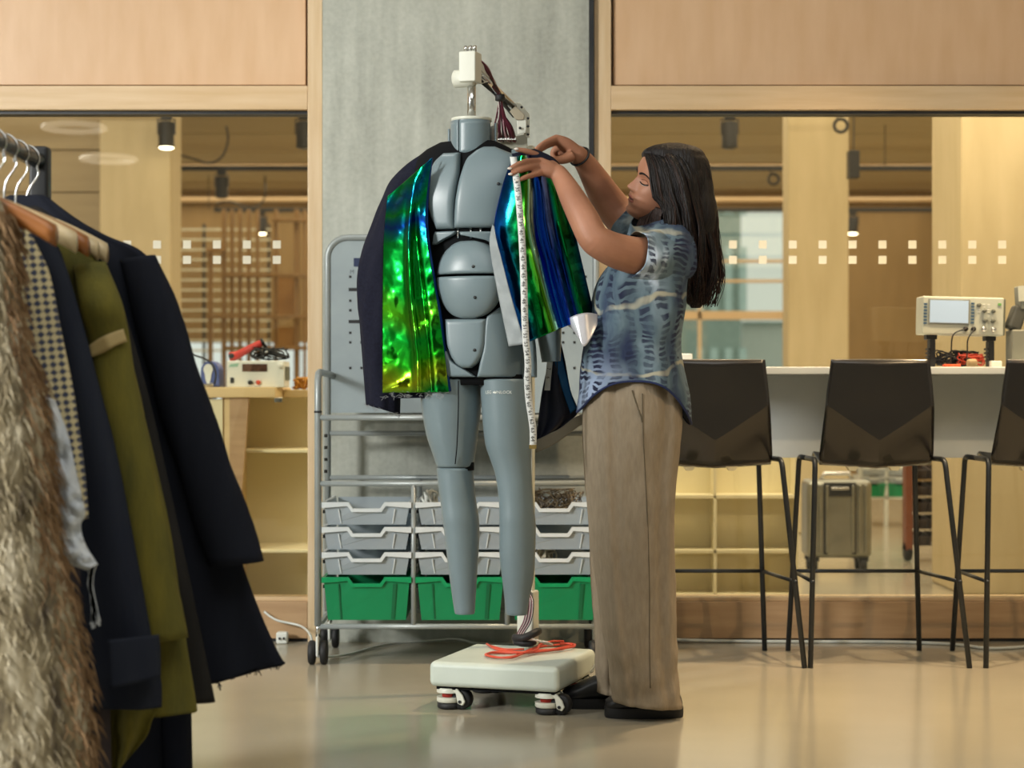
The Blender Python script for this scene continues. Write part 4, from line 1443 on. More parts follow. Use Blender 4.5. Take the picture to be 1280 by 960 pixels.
# knee joint of the split leg, seams
def seam(pts, name='seam', r=0.0016):
    MB().tube(cr(pts, 6), r, 6).build(name, man_dark, man, local=True, smooth=True)
def legp(px, py, ya):
    x, z = ml(px, py, ya); return (x, ya, z)
seam([legp(573, 476, -0.1165), legp(573, 510, -0.115), legp(572, 540, -0.100), legp(571, 560, -0.085), legp(569, 580, -0.072)])
for ya in (0,):
    pass
x, z = ml(566, 584)
MB().lathe([(0.036, z - 0.012), (0.036, z + 0.012)], (x, -0.01, 0), 20).build('knee_joint', man_dark, man, local=True, smooth=True)
for a, b in ((527, 597), (599, 657)):
    x, z = ml((a + b) / 2, 473.3, -0.03)
    MB().lathe([(0.055, z - 0.012), (0.055, z + 0.012)], (x, -0.01, 0), 24).build('hip_joint', man_dark, man, local=True, smooth=True)
def leg_front(px, py):
    xa, _ = ml(600.5, py, -0.03); xb, _ = ml(658.5, py, -0.03)
    cx, rx = (xa + xb) / 2, (xb - xa) / 2
    y = -0.09
    for _ in range(8):
        x, z = ml(px, py, y)
        u = max(-0.98, min(0.98, (x - cx) / rx))
        y = -0.01 - rx * 1.222 * math.sqrt(1 - u * u)
    return x, y - 0.0012, z, math.atan2(1.222 * u, math.sqrt(1 - u * u))
for txt, px, sz in (('LEG', 611, 0.0135), ('UNLOCK', 629, 0.0125)):
    x, y, z, an = leg_front(px, 490.5)
    text_part('lettering', txt, sz, Matrix.Translation((x, y - 0.0015, z)) @ Matrix.Rotation(an, 4, 'Z') @ Matrix.Rotation(math.pi / 2, 4, 'X'), white_plastic, man)
x, y, z, an = leg_front(618.5, 490.5)
MB().rbox((x, y, z), (0.010, 0.003, 0.004), (0, 0, an)).build('lock_mark', white_plastic, man, local=True)

# arm stump (its left arm) hanging under the foil; right arm inside the sleeve
def limb(name, pts, rs, m_=man_m):
    o = MB().tube(cr([tuple(p) for p in pts], 5), [r for r in [a[0] for a in cr([(r,) for r in rs], 5)]], 20).build(name, m_, man, local=True, smooth=True)
    smooth_by_angle(o, 50)
    return o
limb('upper_arm', [mlw(654, 212, 5.40), mlw(668, 262, 5.42), mlw(678, 330, 5.44), mlw(685, 400, 5.45), mlw(689, 452, 5.45)], [0.058, 0.057, 0.050, 0.040, 0.028])
limb('upper_arm', [mlw(518, 240, 5.50), mlw(508, 270, 5.50), mlw(492, 330, 5.52), mlw(483, 400, 5.52), mlw(479, 470, 5.52)], [0.040, 0.044, 0.042, 0.038, 0.028])
# shoulder caps
MB().sphere(tuple(mlw(650, 207, 5.42)), 0.060, 20, 12, (1, 1, 0.85)).build('shoulder_cap', man_m, man, local=True, smooth=True)

# ---- post, arm and cable looms
PB = mlw(661, 806, 5.83)               # foot of the post on the base plate
BASE_TOP = 0.146
post = Vector((PB.x, PB.y, 0))
pw = P(662, 0, 5.83); pw.z = 0
def wl(v):
    v = Vector(v) - MC
    return Vector((v.x * cM + v.y * sM, -v.x * sM + v.y * cM, v.z))
pp = Vector((PX(663, 5.83), 5.83, 0))
MB().rbox(wl((pp.x, pp.y, 0.95)), (0.022, 0.03, 1.56)).build('post', ivory, man, local=True, bevel=0.003)
MB().rbox(wl((PX(660, 5.83), 5.83, (BASE_TOP + PZ(738, 5.83)) / 2)), (0.056, 0.06, PZ(738, 5.83) - BASE_TOP)).build('post_socket', ivory, man, local=True, bevel=0.006)
# top arm
hb0 = Vector((nx_, 0, (zhead + zhead0) / 2))
MB().rbox((nx_ - 0.004, 0.0, (zhead + zhead0) / 2), (0.052, 0.06, zhead - zhead0)).build('arm_head', ivory, man, local=True, bevel=0.004)
MB().lathe([(0.02, -0.034), (0.026, -0.03), (0.026, 0.03), (0.02, 0.034)], (nx_ - 0.022, 0.0, zhead0 + 0.014), 20, 'X').build('arm_boss', ivory, man, local=True, smooth=True)
for dx in (-0.014, 0.0, 0.014):
    MB().lathe([(0.006, zhead), (0.006, zhead + 0.016), (0.004, zhead + 0.018)], (nx_ + dx, -0.012, 0), 10).build('bolt', chrome, man, local=True, smooth=True)
a0 = Vector((nx_ + 0.012, 0.03, zhead0 + 0.035)); a1 = mlw(646, 137, 5.79)
sidep = [mlw(590, 68, 5.46), mlw(606, 92, 5.54), mlw(607, 102, 5.54), mlw(598, 105, 5.50), mlw(588, 104, 5.46)]
m = MB()
n = len(sidep)
vv = [p + Vector((-0.010, 0, 0)) for p in sidep] + [p + Vector((0.014, 0.0, 0)) for p in sidep]
m.add(vv, [tuple(range(n)), tuple(range(2 * n - 1, n - 1, -1))] + [(i, i + n, (i + 1) % n + n, (i + 1) % n) for i in range(n)])
m.build('arm_gusset', ivory, man, local=True, bevel=0.002)
MB().lathe([(0.007, 0.002), (0.007, -0.003), (0.003, -0.0035)], tuple(mlw(592, 90, 5.43)), 12, 'Y').build('arm_bolt', screw_m, man, local=True, smooth=True)
MB().tube([a0, mlw(620, 112, 5.62), a1], 0.011, 12).build('arm_tube', chrome, man, local=True, smooth=True)
MB().tube([a0 + Vector((0, 0, -0.02)), mlw(618, 116, 5.63), a1 + Vector((-0.01, 0, -0.02))], 0.006, 10).build('arm_tube', steel_dark, man, local=True, smooth=True)
# bracket plates at the top of the post
def plate(pl, d, th, name, m_=ivory):
    f = [mlw(px, py, d) for px, py in pl]; b = [mlw(px, py, d + th) for px, py in pl]
    n = len(f)
    MB().add(f + b, [tuple(range(n)), tuple(range(2 * n - 1, n - 1, -1))] + [(i, i + n, (i + 1) % n + n, (i + 1) % n) for i in range(n)]).build(name, m_, man, local=True, bevel=0.002)
plate([(641, 127), (650, 129), (662, 143), (662, 172), (655, 172), (655, 150), (643, 134)], 5.76, 0.10, 'bracket_plate')
plate([(637, 139), (644, 132), (656, 144), (654, 150), (645, 150)], 5.73, 0.02, 'bracket_block', mat('brushed_block', '#a79d88', '#b8ae98', rough=0.4, metal=0.5))
plate([(646, 150), (655, 147), (658, 150), (658, 166), (647, 168)], 5.735, 0.04, 'bracket_block')
plate([(616, 177), (640, 171), (655, 168), (659, 172), (660, 200), (616, 196)], 5.72, 0.05, 'connector_box', mat('connector_grey', '#8b8a7b', '#a3a292', rough=0.5))
for px, py in ((650, 160), (660, 148), (660, 158), (660, 168), (652, 134)):
    MB().lathe([(0.004, 0.002), (0.004, -0.002), (0.001, -0.003)], tuple(mlw(px, py, 5.73)), 10, 'Y').build('bolt', screw_m, man, local=True, smooth=True)
# wires along the arm
wire_cols = [mat('wire_maroon', '#5a2030', rough=0.45), mat('wire_black', '#1b1416', rough=0.45), mat('wire_pink', '#b08a90', rough=0.45), mat('wire_white', '#cfcac4', rough=0.45)]
random.seed(21)
for k in range(30):
    m_ = wire_cols[0] if k % 5 in (0, 1, 2) else wire_cols[k % 4]
    j = lambda s=2.0: random.uniform(-s, s)
    pts = [mlw(586 + j(1.5), 64 + j(1), 5.44 + j() * 0.005), mlw(596 + j(2), 70 + j(3), 5.48), mlw(608 + j(2.5), 88 + j(4), 5.52), mlw(617 + j(2), 105 + j(4), 5.57), mlw(624.5 + j(2.0), 121 + j(1.0), 5.62)]
    q_ = k / 29
    pts += [mlw(622 + 8 * q_ + j(1.5), 140 + j(2), 5.64), mlw(618 + 22 * q_ + j(1.5), 160 + j(3), 5.66), mlw(617 + 28 * q_ + j(1), 176 + j(2), 5.70)]
    MB().tube(cr([tuple(p) for p in pts], 5), 0.0022, 5).build('wire', m_, man, local=True, smooth=True)
    if k % 3 == 0:
        MB().rbox(mlw(617 + 28 * q_, 172, 5.69), (0.010, 0.006, 0.014)).build('connector', white_plastic, man, local=True)
MB().lathe([(0.013, -0.010), (0.015, -0.008), (0.015, 0.008), (0.013, 0.010)], tuple(mlw(625, 122, 5.62)), 14).build('cable_wrap', black_rubber, man, local=True, smooth=True)
# loom down the post
for k in range(12):
    m_ = (wire_cols[0], wire_cols[2], wire_cols[3], wire_cols[1])[k % 4]
    o_ = (k - 6) * 0.9
    j = lambda s=0.6: random.uniform(-s, s)
    pts = [mlw(662 + o_ * 0.3, 560, 5.79), mlw(661 + o_ * 0.3 + j(), 640, 5.79), mlw(660 + o_ * 0.35 + j(), 730, 5.79), mlw(663 + o_ * 0.8, 752, 5.77), mlw(660 + o_ * 0.9, 775, 5.77), mlw(652 + o_ * 0.8, 790, 5.76), mlw(648 + o_ * 0.6, 797, 5.75)]
    MB().tube(cr([tuple(p) for p in pts], 5), 0.0024, 5).build('wire', m_, man, local=True, smooth=True)
t_pts = [mlw(643, 797, 5.75), mlw(655, 797, 5.72), mlw(671, 790, 5.74), mlw(671, 790, 5.86), mlw(655, 796, 5.88)]
MB().tube(cr([tuple(p) for p in t_pts], 4), 0.012, 8).build('cable_strap', black_rubber, man, local=True, smooth=True)
MB().sphere(tuple(mlw(656, 803, 5.75)), 0.028, 14, 8, (1.4, 1, 0.5)).build('cable_strap', black_rubber, man, local=True, smooth=True)
for k in range(7):
    m_ = (wire_cols[3], MATS['cream_cord'], mat('wire_green', '#7f9a84', rough=0.5))[k % 3]
    y = 802 + k * 0.6
    pts = [mlw(648 + k, 800, 5.73), mlw(660 + k, 797 + k * .5, 5.72), mlw(672 + 2 * k, 801 + k * .3, 5.72), mlw(685 + k, 806, 5.75)]
    pts = [Vector((p.x, p.y, max(p.z, BASE_TOP + 0.004))) for p in pts]
    MB().tube(cr([tuple(p) for p in pts], 4), 0.0026, 5).build('wire', m_, man, local=True, smooth=True)

# ---- white wheeled base
bm_c = [P(535, 832, 5.44)]
bw_, bd_ = 0.405, 0.415
bcx = Vector((PX(643, 5.63), 5.63, 0))
bl = wl((bcx.x, bcx.y, 0))
base_m = mat('base_white', '#bfc9bf', '#c8d1c8', rough=0.42)
MB().rbox((bl.x, bl.y, 0.108), (bw_, bd_, 0.076)).build('base_plate', base_m, man, local=True, bevel=0.018, segs=4)
MB().rbox((bl.x, bl.y, 0.066), (bw_ - 0.05, bd_ - 0.05, 0.010)).build('underplate', man_dark, man, local=True)
hx = [wl((bcx.x, bcx.y, 0)) + Vector((bw_ / 2 + 0.004, bd_ / 2 - 0.05, 0.12))]
MB().tube(cr([tuple(hx[0] + Vector((-0.01, 0.05, 0.0))), tuple(hx[0] + Vector((0.012, 0.045, 0.02))), tuple(hx[0] + Vector((0.016, 0.0, 0.0))), tuple(hx[0] + Vector((-0.004, -0.02, -0.04)))], 5), 0.004, 8).build('grab_loop', white_plastic, man, local=True, smooth=True)
redm = mat('caster_red', '#a22418', rough=0.4)
for sx_ in (-1, 1):
    for sy_ in (-1, 1):
        cx_ = bl.x + sx_ * (bw_ / 2 - 0.048); cy_ = bl.y + sy_ * (bd_ / 2 - 0.05)
        # housing: rounded drum with a window, fork leaning to the right, rubber tyre
        m = MB()
        a_ = [math.radians(d_) for d_ in range(0, 360, 15)]
        def ring(r, z): return [(cx_ + r * math.cos(t_), cy_ + r * math.sin(t_), z) for t_ in a_]
        m.rings([ring(0.034, 0.020), ring(0.038, 0.024), ring(0.038, 0.036)])
        m.rings([ring(0.038, 0.050), ring(0.038, 0.060), ring(0.035, 0.064)])
        drum = m.build('caster_housing', ivory, man, local=True, smooth=True)
        smooth_by_angle(drum, 50)
        MB().lathe([(0.022, 0.036), (0.022, 0.050)], (cx_, cy_, 0), 16).build('lock_ring', redm, drum, local=True, smooth=True)
        m = MB()
        pol = [(0.0, 0.064), (0.036, 0.064), (0.052, 0.046), (0.060, 0.026), (0.052, 0.014), (0.036, 0.020), (0.030, 0.05)]
        m.prism([(cx_ + x_, z_) for x_, z_ in pol], cy_ - 0.030, cy_ - 0.022)
        m.prism([(cx_ + x_, z_) for x_, z_ in pol], cy_ + 0.022, cy_ + 0.030)
        m.build('caster_fork', ivory, drum, local=True, bevel=0.003)
        MB().lathe([(0.01, -0.018), (0.027, -0.018), (0.031, -0.012), (0.031, 0.012), (0.027, 0.018), (0.01, 0.018)], (cx_ + 0.042, cy_, 0.031), 20, 'Y').build('wheel', black_rubber, drum, local=True, smooth=True)
        MB().lathe([(0.034, 0.003), (0.036, 0.006), (0.036, 0.019)], (cx_, cy_, 0), 20).build('rubber_foot', black_rubber, drum, local=True, smooth=True)
        MB().lathe([(0.005, 0.002), (0.005, -0.002)], (cx_ + 0.044, cy_ - 0.031, 0.026), 10, 'Y').build('axle_bolt', screw_m, drum, local=True)
        MB().rbox((cx_, cy_, 0.067), (0.06, 0.06, 0.012)).build('caster_mount', man_dark, drum, local=True)

# red leads in loops lying on the base plate
mb = MB()
random.seed(9)
zz = BASE_TOP + 0.004
def basep(px, py, dz=0.0):
    s_ = (py - HOR) / (HCAM - zz)
    d_ = F / s_
    return (PX(px, d_), d_, zz + dz)
loops = [[(655, 812), (630, 812), (612, 807), (609, 806), (622, 812), (650, 816), (672, 815), (690, 812), (712, 808), (719, 806.5), (706, 805.5), (680, 808), (665, 812), (650, 818), (640, 822), (620, 822), (607, 819), (614, 816.5), (640, 817), (668, 816), (698, 813), (705, 812)],
         [(700, 806.5), (716, 807.5), (717, 810), (700, 813), (670, 816), (655, 819), (640, 824), (618, 823), (608, 820), (620, 817), (655, 818), (690, 815), (712, 811)],
         [(705, 806), (690, 806), (675, 809), (672, 815), (660, 819), (645, 820)]]
for q_, lp in enumerate(loops):
    mb.tube(cr([basep(px, py, 0.004 * q_ + random.uniform(0, 0.003)) for px, py in lp], 6), 0.0034, 6)
o = mb.build('red_lead', mat('red_lead', '#c8452e', '#d5533a', rough=0.4), None, smooth=True)
tag(o, 'looped red lead lying on the white mannequin base', 'lead')
# ================================================================== foil jacket on the mannequin
def sheet(name, edges, depth, nu, nv, material, parent, solid=0.0015, wrinkle=0.0, wscale=14.0, seed=0.0, sub=8, kind=None):
    """cloth sheet. edges: rows (pxL, pyL, pxR, pyR); depth(u, v) gives the distance; uv = (u, v)"""
    ed = cr(edges, sub)
    rows = []; uvs = []
    for i in range(nv + 1):
        v = i / nv
        f = v * (len(ed) - 1); a = min(int(f), len(ed) - 2); t_ = f - a
        e = [p + (q_ - p) * t_ for p, q_ in zip(ed[a], ed[a + 1])]
        row = []
        for j in range(nu + 1):
            u = j / nu
            px = e[0] + (e[2] - e[0]) * u; py = e[1] + (e[3] - e[1]) * u
            d_ = depth(u, v)
            if wrinkle:
                d_ += wrinkle * mnoise.fractal(Vector((px / 420 * wscale, py / 420 * wscale, seed)), 0.9, 2.0, 4)
            row.append(P(px, py, d_)); uvs.append((u, v))
        rows.append(row)
    o = MB().grid(rows).build(name, material, parent, smooth=True, solid=solid)
    uvl = o.data.uv_layers.new(name='uv')
    for lp in o.data.loops:
        uvl.data[lp.index].uv = uvs[lp.vertex_index]
    if kind: o['kind'] = kind
    return o


def foil(name, stops, axis='u', nscale=(3.0, 3.0), amount=0.25, rough=0.16, detail=3.0, bump=0.25, bscale=30):
    m, nt, bs = newmat(name)
    uv = nt.nodes.new('ShaderNodeUVMap')
    sp = nt.nodes.new('ShaderNodeSeparateXYZ')
    nt.links.new(uv.outputs[0], sp.inputs[0])
    mp = nt.nodes.new('ShaderNodeMapping'); mp.inputs['Scale'].default_value = (nscale[0], nscale[1], 1)
    nt.links.new(uv.outputs[0], mp.inputs[0])
    n = nt.nodes.new('ShaderNodeTexNoise'); n.inputs['Scale'].default_value = 1.0; n.inputs['Detail'].default_value = detail
    n.inputs['Distortion'].default_value = 0.6
    nt.links.new(mp.outputs[0], n.inputs[0])
    a = nt.nodes.new('ShaderNodeMath'); a.operation = 'SUBTRACT'; a.inputs[1].default_value = 0.5
    nt.links.new(n.outputs['Fac'], a.inputs[0])
    b = nt.nodes.new('ShaderNodeMath'); b.operation = 'MULTIPLY_ADD'; b.inputs[1].default_value = amount
    nt.links.new(a.outputs[0], b.inputs[0])
    nt.links.new(sp.outputs[0 if axis == 'u' else 1], b.inputs[2])
    r = nt.nodes.new('ShaderNodeValToRGB')
    el = r.color_ramp.elements
    while len(el) > 1: el.remove(el[-1])
    el[0].position = stops[0][0]; el[0].color = lin(stops[0][1])
    for p, c in stops[1:]:
        e = el.new(p); e.color = lin(c)
    nt.links.new(b.outputs[0], r.inputs[0])
    nt.links.new(r.outputs[0], bs.inputs['Base Color'])
    bs.inputs['Metallic'].default_value = 1.0
    bs.inputs['Roughness'].default_value = rough
    tc = nt.nodes.new('ShaderNodeTexCoord')
    n2 = nt.nodes.new('ShaderNodeTexNoise'); n2.inputs['Scale'].default_value = bscale; n2.inputs['Detail'].default_value = 4
    nt.links.new(tc.outputs['Object'], n2.inputs[0])
    bp = nt.nodes.new('ShaderNodeBump'); bp.inputs['Strength'].default_value = bump; bp.inputs['Distance'].default_value = 0.01
    nt.links.new(n2.outputs['Fac'], bp.inputs['Height']); nt.links.new(bp.outputs[0], bs.inputs['Normal'])
    return m


foil_l = foil('green_foil', [(0.0, '#0a8f4e'), (0.08, '#0e5f9a'), (0.17, '#0a9a3c'), (0.27, '#123f9c'), (0.36, '#0fa03c'), (0.55, '#0fa02c'), (0.64, '#4fae1e'), (0.72, '#0fa432'), (0.84, '#2bb01f'), (0.93, '#a8c024'), (1.0, '#169b36')],
              'v', (1.6, 2.4), 0.34, 0.2, 1.5, 0.06, 9)
foil_r = foil('blue_green_foil', [(0.0, '#0e3f9a'), (0.12, '#0b4f7a'), (0.22, '#0a7f4e'), (0.33, '#0b9030'), (0.41, '#5a9a1a'), (0.445, '#9ee6c0'), (0.495, '#9ee0d8'), (0.52, '#1a6fe0'), (0.60, '#0c36b8'), (0.70, '#2468f0'), (0.76, '#0b2a80'), (0.83, '#0da03a'), (0.90, '#0a7a3c'), (1.0, '#0b2f6a')],  # pale mint stops paint a bright vertical highlight into the foil colour
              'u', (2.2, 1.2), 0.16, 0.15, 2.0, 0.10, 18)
wool = foil_dark
JK = thing('foil_jacket', 'half-sewn jacket of green and blue iridescent foil with dark sleeve draped on the mannequin', 'jacket', tuple(P(590, 500, 5.42)))


def ridge(x, c, w_):
    return math.exp(-((x - c) / w_) ** 2)


def dl(u, v):
    d_ = 5.405 - 0.075 * u - 0.012 * math.sin(math.pi * u)
    # long vertical fold on the right half, small gathers low on the left
    d_ -= 0.020 * ridge(u, 0.62 - 0.10 * v + 0.03 * math.sin(9 * v), 0.07) * min(1, v * 2.2)
    d_ += 0.010 * ridge(u, 0.78 - 0.05 * v, 0.06) * min(1, v * 2)
    if v > 0.5:
        k_ = (v - 0.5) / 0.5
        d_ -= 0.014 * k_ * math.sin(v * 34 + u * 5) * ridge(u, 0.15, 0.32)
    d_ += 0.008 * math.sin(v * 9 + u * 6) * (1 - v)
    return d_


sheet('foil_front', [(484, 246, 540, 197), (482, 268, 533, 248), (479.5, 300, 533, 290), (478.5, 350, 541, 345), (478, 400, 549, 395), (478, 450, 556, 445), (478, 491, 561, 490)],
      dl, 70, 150, foil_l, JK, 0.0012, 0.006, 9.0)
blue_edge = mat('foil_edge_blue', '#12356e', '#1a4688', rough=0.25, metal=0.6)
sheet('lining_edge', [(537, 199, 541, 197), (531, 248, 536, 248), (531, 290, 536, 290), (539, 345, 544, 345), (547, 395, 552.5, 395), (554, 445, 559.5, 445), (559, 490, 564, 489)],
      lambda u, v: 5.338 + 0.01 * u, 4, 40, blue_edge, JK, 0.0012)
sheet('lining_hem', [(486, 430, 560, 430), (488, 470, 560, 470), (490, 498, 558, 497)], lambda u, v: 5.425 - 0.06 * u + 0.004 * math.sin(u * 30), 30, 12, wool, JK, 0.002)
# sleeve
rings = []
for py, a, b, sl in cr([(186, 540, 566, 0), (200, 516, 558, 0), (214, 499, 553, 0), (230, 485, 549, 0), (248, 477, 543, 0), (280, 465, 533, 0), (313, 453, 521, 0), (347, 447, 512, 1), (380, 447.5, 508, 2), (413, 450, 506, 4), (450, 453, 504, 6), (485, 456, 501, 9), (512, 458, 499.5, 12)], 5):
    d_ = 5.495
    ring_ = []
    n = 40
    rx = (b - a) / 2
    for j in range(n):
        t_ = 2 * math.pi * j / n
        wv = 1 + 0.05 * math.sin(5 * t_ + py * 0.035) + 0.03 * math.sin(9 * t_ - py * 0.05)
        ry = 0.072 * (0.75 if py < 215 else 1.0) * (rx / 30 if py > 215 else 0.9)
        ry = min(ry, 0.085)
        px = (a + b) / 2 + rx * math.cos(t_) * min(wv, 1.0 + 0.04 * math.sin(3 * t_))
        d2 = d_ - ry * math.sin(t_) * wv
        ring_.append(P(px, py + sl * math.cos(t_) * 0.5, d2))
    rings.append(ring_)
sl_ = MB().rings(rings, caps=False).build('sleeve', wool, JK, smooth=True, solid=0.003)
# frayed white threads round the cuff and the raw hem
random.seed(4)
mb = MB()
for k in range(46):
    p = rings[-1][random.randrange(40)]
    e = Vector((random.uniform(-0.012, 0.012), random.uniform(-0.012, 0.004), random.uniform(-0.014, 0.006)))
    mb.tube([p, p + e * 0.5 + Vector((random.uniform(-.004, .004), 0, 0)), p + e], 0.0007, 4)
for k in range(50):
    p = P(random.uniform(479, 562), 491 + random.uniform(-2, 6), 5.36)
    p.y = 5.40 - 0.075 * ((p.x / p.y * F + 640 - 478) / 83) - 0.004
    e = Vector((random.uniform(-0.016, 0.016), -0.003, random.uniform(-0.012, 0.008)))
    mb.tube([p, p + e * 0.5 + Vector((0, 0, random.uniform(-.004, .004))), p + e], 0.0006, 4)
mb.build('frayed_threads', mat('thread_grey', '#8f9194', rough=0.7), JK, kind='stuff')
# back of the jacket
sheet('back_panel', [(540, 188, 640, 186), (515, 215, 668, 210), (500, 260, 690, 260), (492, 330, 700, 330), (490, 420, 704, 405)], lambda u, v: 5.60 - 0.03 * (u - 0.5) + 0.01 * math.sin(u * 20), 30, 30, wool, JK, 0.003)
# image-right foil half
def drv(u, v):
    d_ = 5.285 - 0.05 * math.sin(math.pi * min(1, u * 1.15)) + 0.09 * u * u
    a_ = 0.016 * min(1, v * 1.4)
    d_ -= a_ * (ridge(u, 0.44, 0.07) + 0.9 * ridge(u, 0.66, 0.06) + 0.8 * ridge(u, 0.85, 0.05) - 0.8 * ridge(u, 0.55, 0.05) - 0.7 * ridge(u, 0.75, 0.05))
    d_ -= 0.05 * (1 - v) ** 3 * 0
    return d_
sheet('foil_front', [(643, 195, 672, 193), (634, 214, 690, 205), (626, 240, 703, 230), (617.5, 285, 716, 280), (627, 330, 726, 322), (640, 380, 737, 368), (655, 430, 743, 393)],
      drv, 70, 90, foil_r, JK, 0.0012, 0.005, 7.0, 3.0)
lining_m = mat('pale_lining', '#8b9295', '#9aa1a3', rough=0.45, scale=14, bump=0.2, bscale=22)
sheet('facing_strip', [(615.5, 281, 617.5, 283), (612, 300, 621, 302), (614, 322, 627, 324), (620, 355, 635, 356), (627, 390, 645, 392), (636, 433, 656.5, 430)],
      lambda u, v: 5.262 - 0.02 * u, 10, 40, lining_m, JK, 0.0012, 0.004, 22)
curl_m = mat('foil_underside', '#b7b5bf', '#cfd0d3', rough=0.3, metal=0.3)
sheet('curled_corner', [(704, 403, 716, 411), (714, 396, 724, 424), (726, 392, 730, 433), (737, 391, 738, 424), (747, 393, 746.5, 406)],
      lambda u, v: 5.30 - 0.035 * math.sin(math.pi * v) - 0.02 * u, 14, 24, curl_m, JK, 0.0012)
sheet('lining_panel', [(690, 425, 700, 425), (686, 450, 706, 450), (678, 488, 713, 488), (674, 516, 722, 513), (671, 540, 712, 526), (670, 557, 673, 555)],
      lambda u, v: 5.56 + 0.012 * math.sin(u * 9), 20, 30, mat('navy_lining', '#14182a', '#1b2136', rough=0.6, scale=9), JK, 0.002)
sheet('blue_facing', [(690, 428, 699, 426), (693, 450, 704, 450), (702, 485, 713, 487), (713, 517, 721, 511)],
      lambda u, v: 5.548, 6, 24, mat('iridescent_blue', '#0d3f6e', '#14598f', rough=0.3, metal=0.6), JK, 0.001)
sheet('waist_tie', [(668, 551, 670, 566), (685, 543, 690, 557), (702, 534, 708, 545), (716, 523, 722, 534), (729, 517, 733, 528)],
      lambda u, v: 5.52 - 0.02 * v, 6, 24, mat('tan_ribbon', '#7d7667', '#8b8474', rough=0.6), JK, 0.001)
sheet('shoulder_yoke', [(640, 192, 668, 186), (642, 200, 690, 196), (645, 208, 700, 206)], lambda u, v: 5.305 - 0.02 * math.sin(math.pi * u), 16, 8, wool, JK, 0.002)

# ------------------------------------------------------------------ measuring tape
tape_m = mat('tape_white', '#cfd2d0', '#dadcda', rough=0.45)
ink = mat('print_black', '#1a1b1d', rough=0.6)
mt = thing('measuring_tape', 'white measuring tape with black numbers hanging over the foil shoulder', 'measuring tape', tuple(P(666, 558, 5.2)))
tp = [(641.5, 196), (643.5, 210), (646, 228), (649, 255), (651.5, 285), (653.5, 320), (655, 360), (656, 400), (657.5, 428), (659.5, 445), (660, 460), (659.3, 475), (661, 500), (665.5, 530), (666.5, 545), (666, 558)]
tp = cr(tp, 8)
TDp = lambda py: interp([(190, 5.255), (215, 5.215), (260, 5.207), (430, 5.205), (560, 5.23)], py)
rows = []
for px, py in tp:
    rows.append([P(px - 4.3, py, TDp(py)), P(px, py, TDp(py) - 0.0015), P(px + 4.3, py, TDp(py))])
MB().grid(rows).build('ribbon', tape_m, mt, smooth=True, solid=0.0008)
MB().box(P(661.5, 0, 5.23).x, P(670.5, 0, 5.23).x, 5.226, 5.232, PZ(561, 5.23), PZ(556, 5.23)).build('metal_tip', mat('brass_tip', '#b09a62', rough=0.35, metal=0.8), mt)
nums = {}
for k in range(33, 65):
    py = 226 + (k - 34) * 10.75
    if py > 552: break
    i = min(range(len(tp)), key=lambda q_: abs(tp[q_][1] - py))
    px = tp[i][0]
    d_ = TDp(py) - 0.0028
    j2 = min(i + 3, len(tp) - 1); i2 = max(i - 3, 0)
    ang = math.atan2(tp[j2][0] - tp[i2][0], tp[j2][1] - tp[i2][1])
    M4 = Matrix.Translation(P(px - 0.5, py, d_) - Vector(mt.location)) @ Matrix.Rotation(math.pi / 2, 4, 'X') @ Matrix.Rotation(-math.pi / 2 + ang, 4, 'Z')
    text_part('number', str(k), 0.0155, M4, ink, mt)
    b = P(px + 2.5, py + 5.4, d_)
    MB().box(b.x - 0.004, b.x + 0.004, d_ - 0.0003, d_ + 0.0003, b.z - 0.0006, b.z + 0.0006).build('inch_mark', ink, mt)
rows = []
for px, py in cr([(689, 425), (688, 445), (686, 465), (684, 488)], 6):
    rows.append([P(px - 3.6, py, 5.535), P(px + 3.6, py, 5.532)])
MB().grid(rows).build('tail', tape_m, mt, smooth=True, solid=0.0008)
for k, py in enumerate((450, 461, 472)):
    M4 = Matrix.Translation(P(687 - k, py, 5.529) - Vector(mt.location)) @ Matrix.Rotation(math.pi / 2, 4, 'X') @ Matrix.Rotation(-math.pi / 2, 4, 'Z')
    text_part('number', str(8 - k), 0.015, M4, ink, mt)
# ================================================================== the woman
wm = thing('person', 'person with long dark hair, blue tie-dye shirt and khaki trousers, reaching to the foil jacket', 'person', (PX(800, 5.42), 5.42, 0))


def skin_material():
    m, nt, bs = newmat('skin')
    tc = nt.nodes.new('ShaderNodeTexCoord')
    n = nt.nodes.new('ShaderNodeTexNoise'); n.inputs['Scale'].default_value = 9; n.inputs['Detail'].default_value = 5
    nt.links.new(tc.outputs['Object'], n.inputs[0])
    r = nt.nodes.new('ShaderNodeValToRGB')
    r.color_ramp.elements[0].position = 0.35; r.color_ramp.elements[0].color = lin('#9c6b52')
    r.color_ramp.elements[1].position = 0.65; r.color_ramp.elements[1].color = lin('#ab785d')
    nt.links.new(n.outputs['Fac'], r.inputs[0]); nt.links.new(r.outputs[0], bs.inputs['Base Color'])
    bs.inputs['Roughness'].default_value = 0.55
    bs.inputs['Subsurface Weight'].default_value = 0.12
    bs.inputs['Subsurface Radius'].default_value = (0.012, 0.005, 0.003)
    bs.inputs['Subsurface Scale'].default_value = 0.6
    return m


skin = skin_material()

# ---- head frame
HC = P(829, 231, 5.42)
yaw_, pit_, rol_ = math.radians(20), math.radians(12), math.radians(-24)
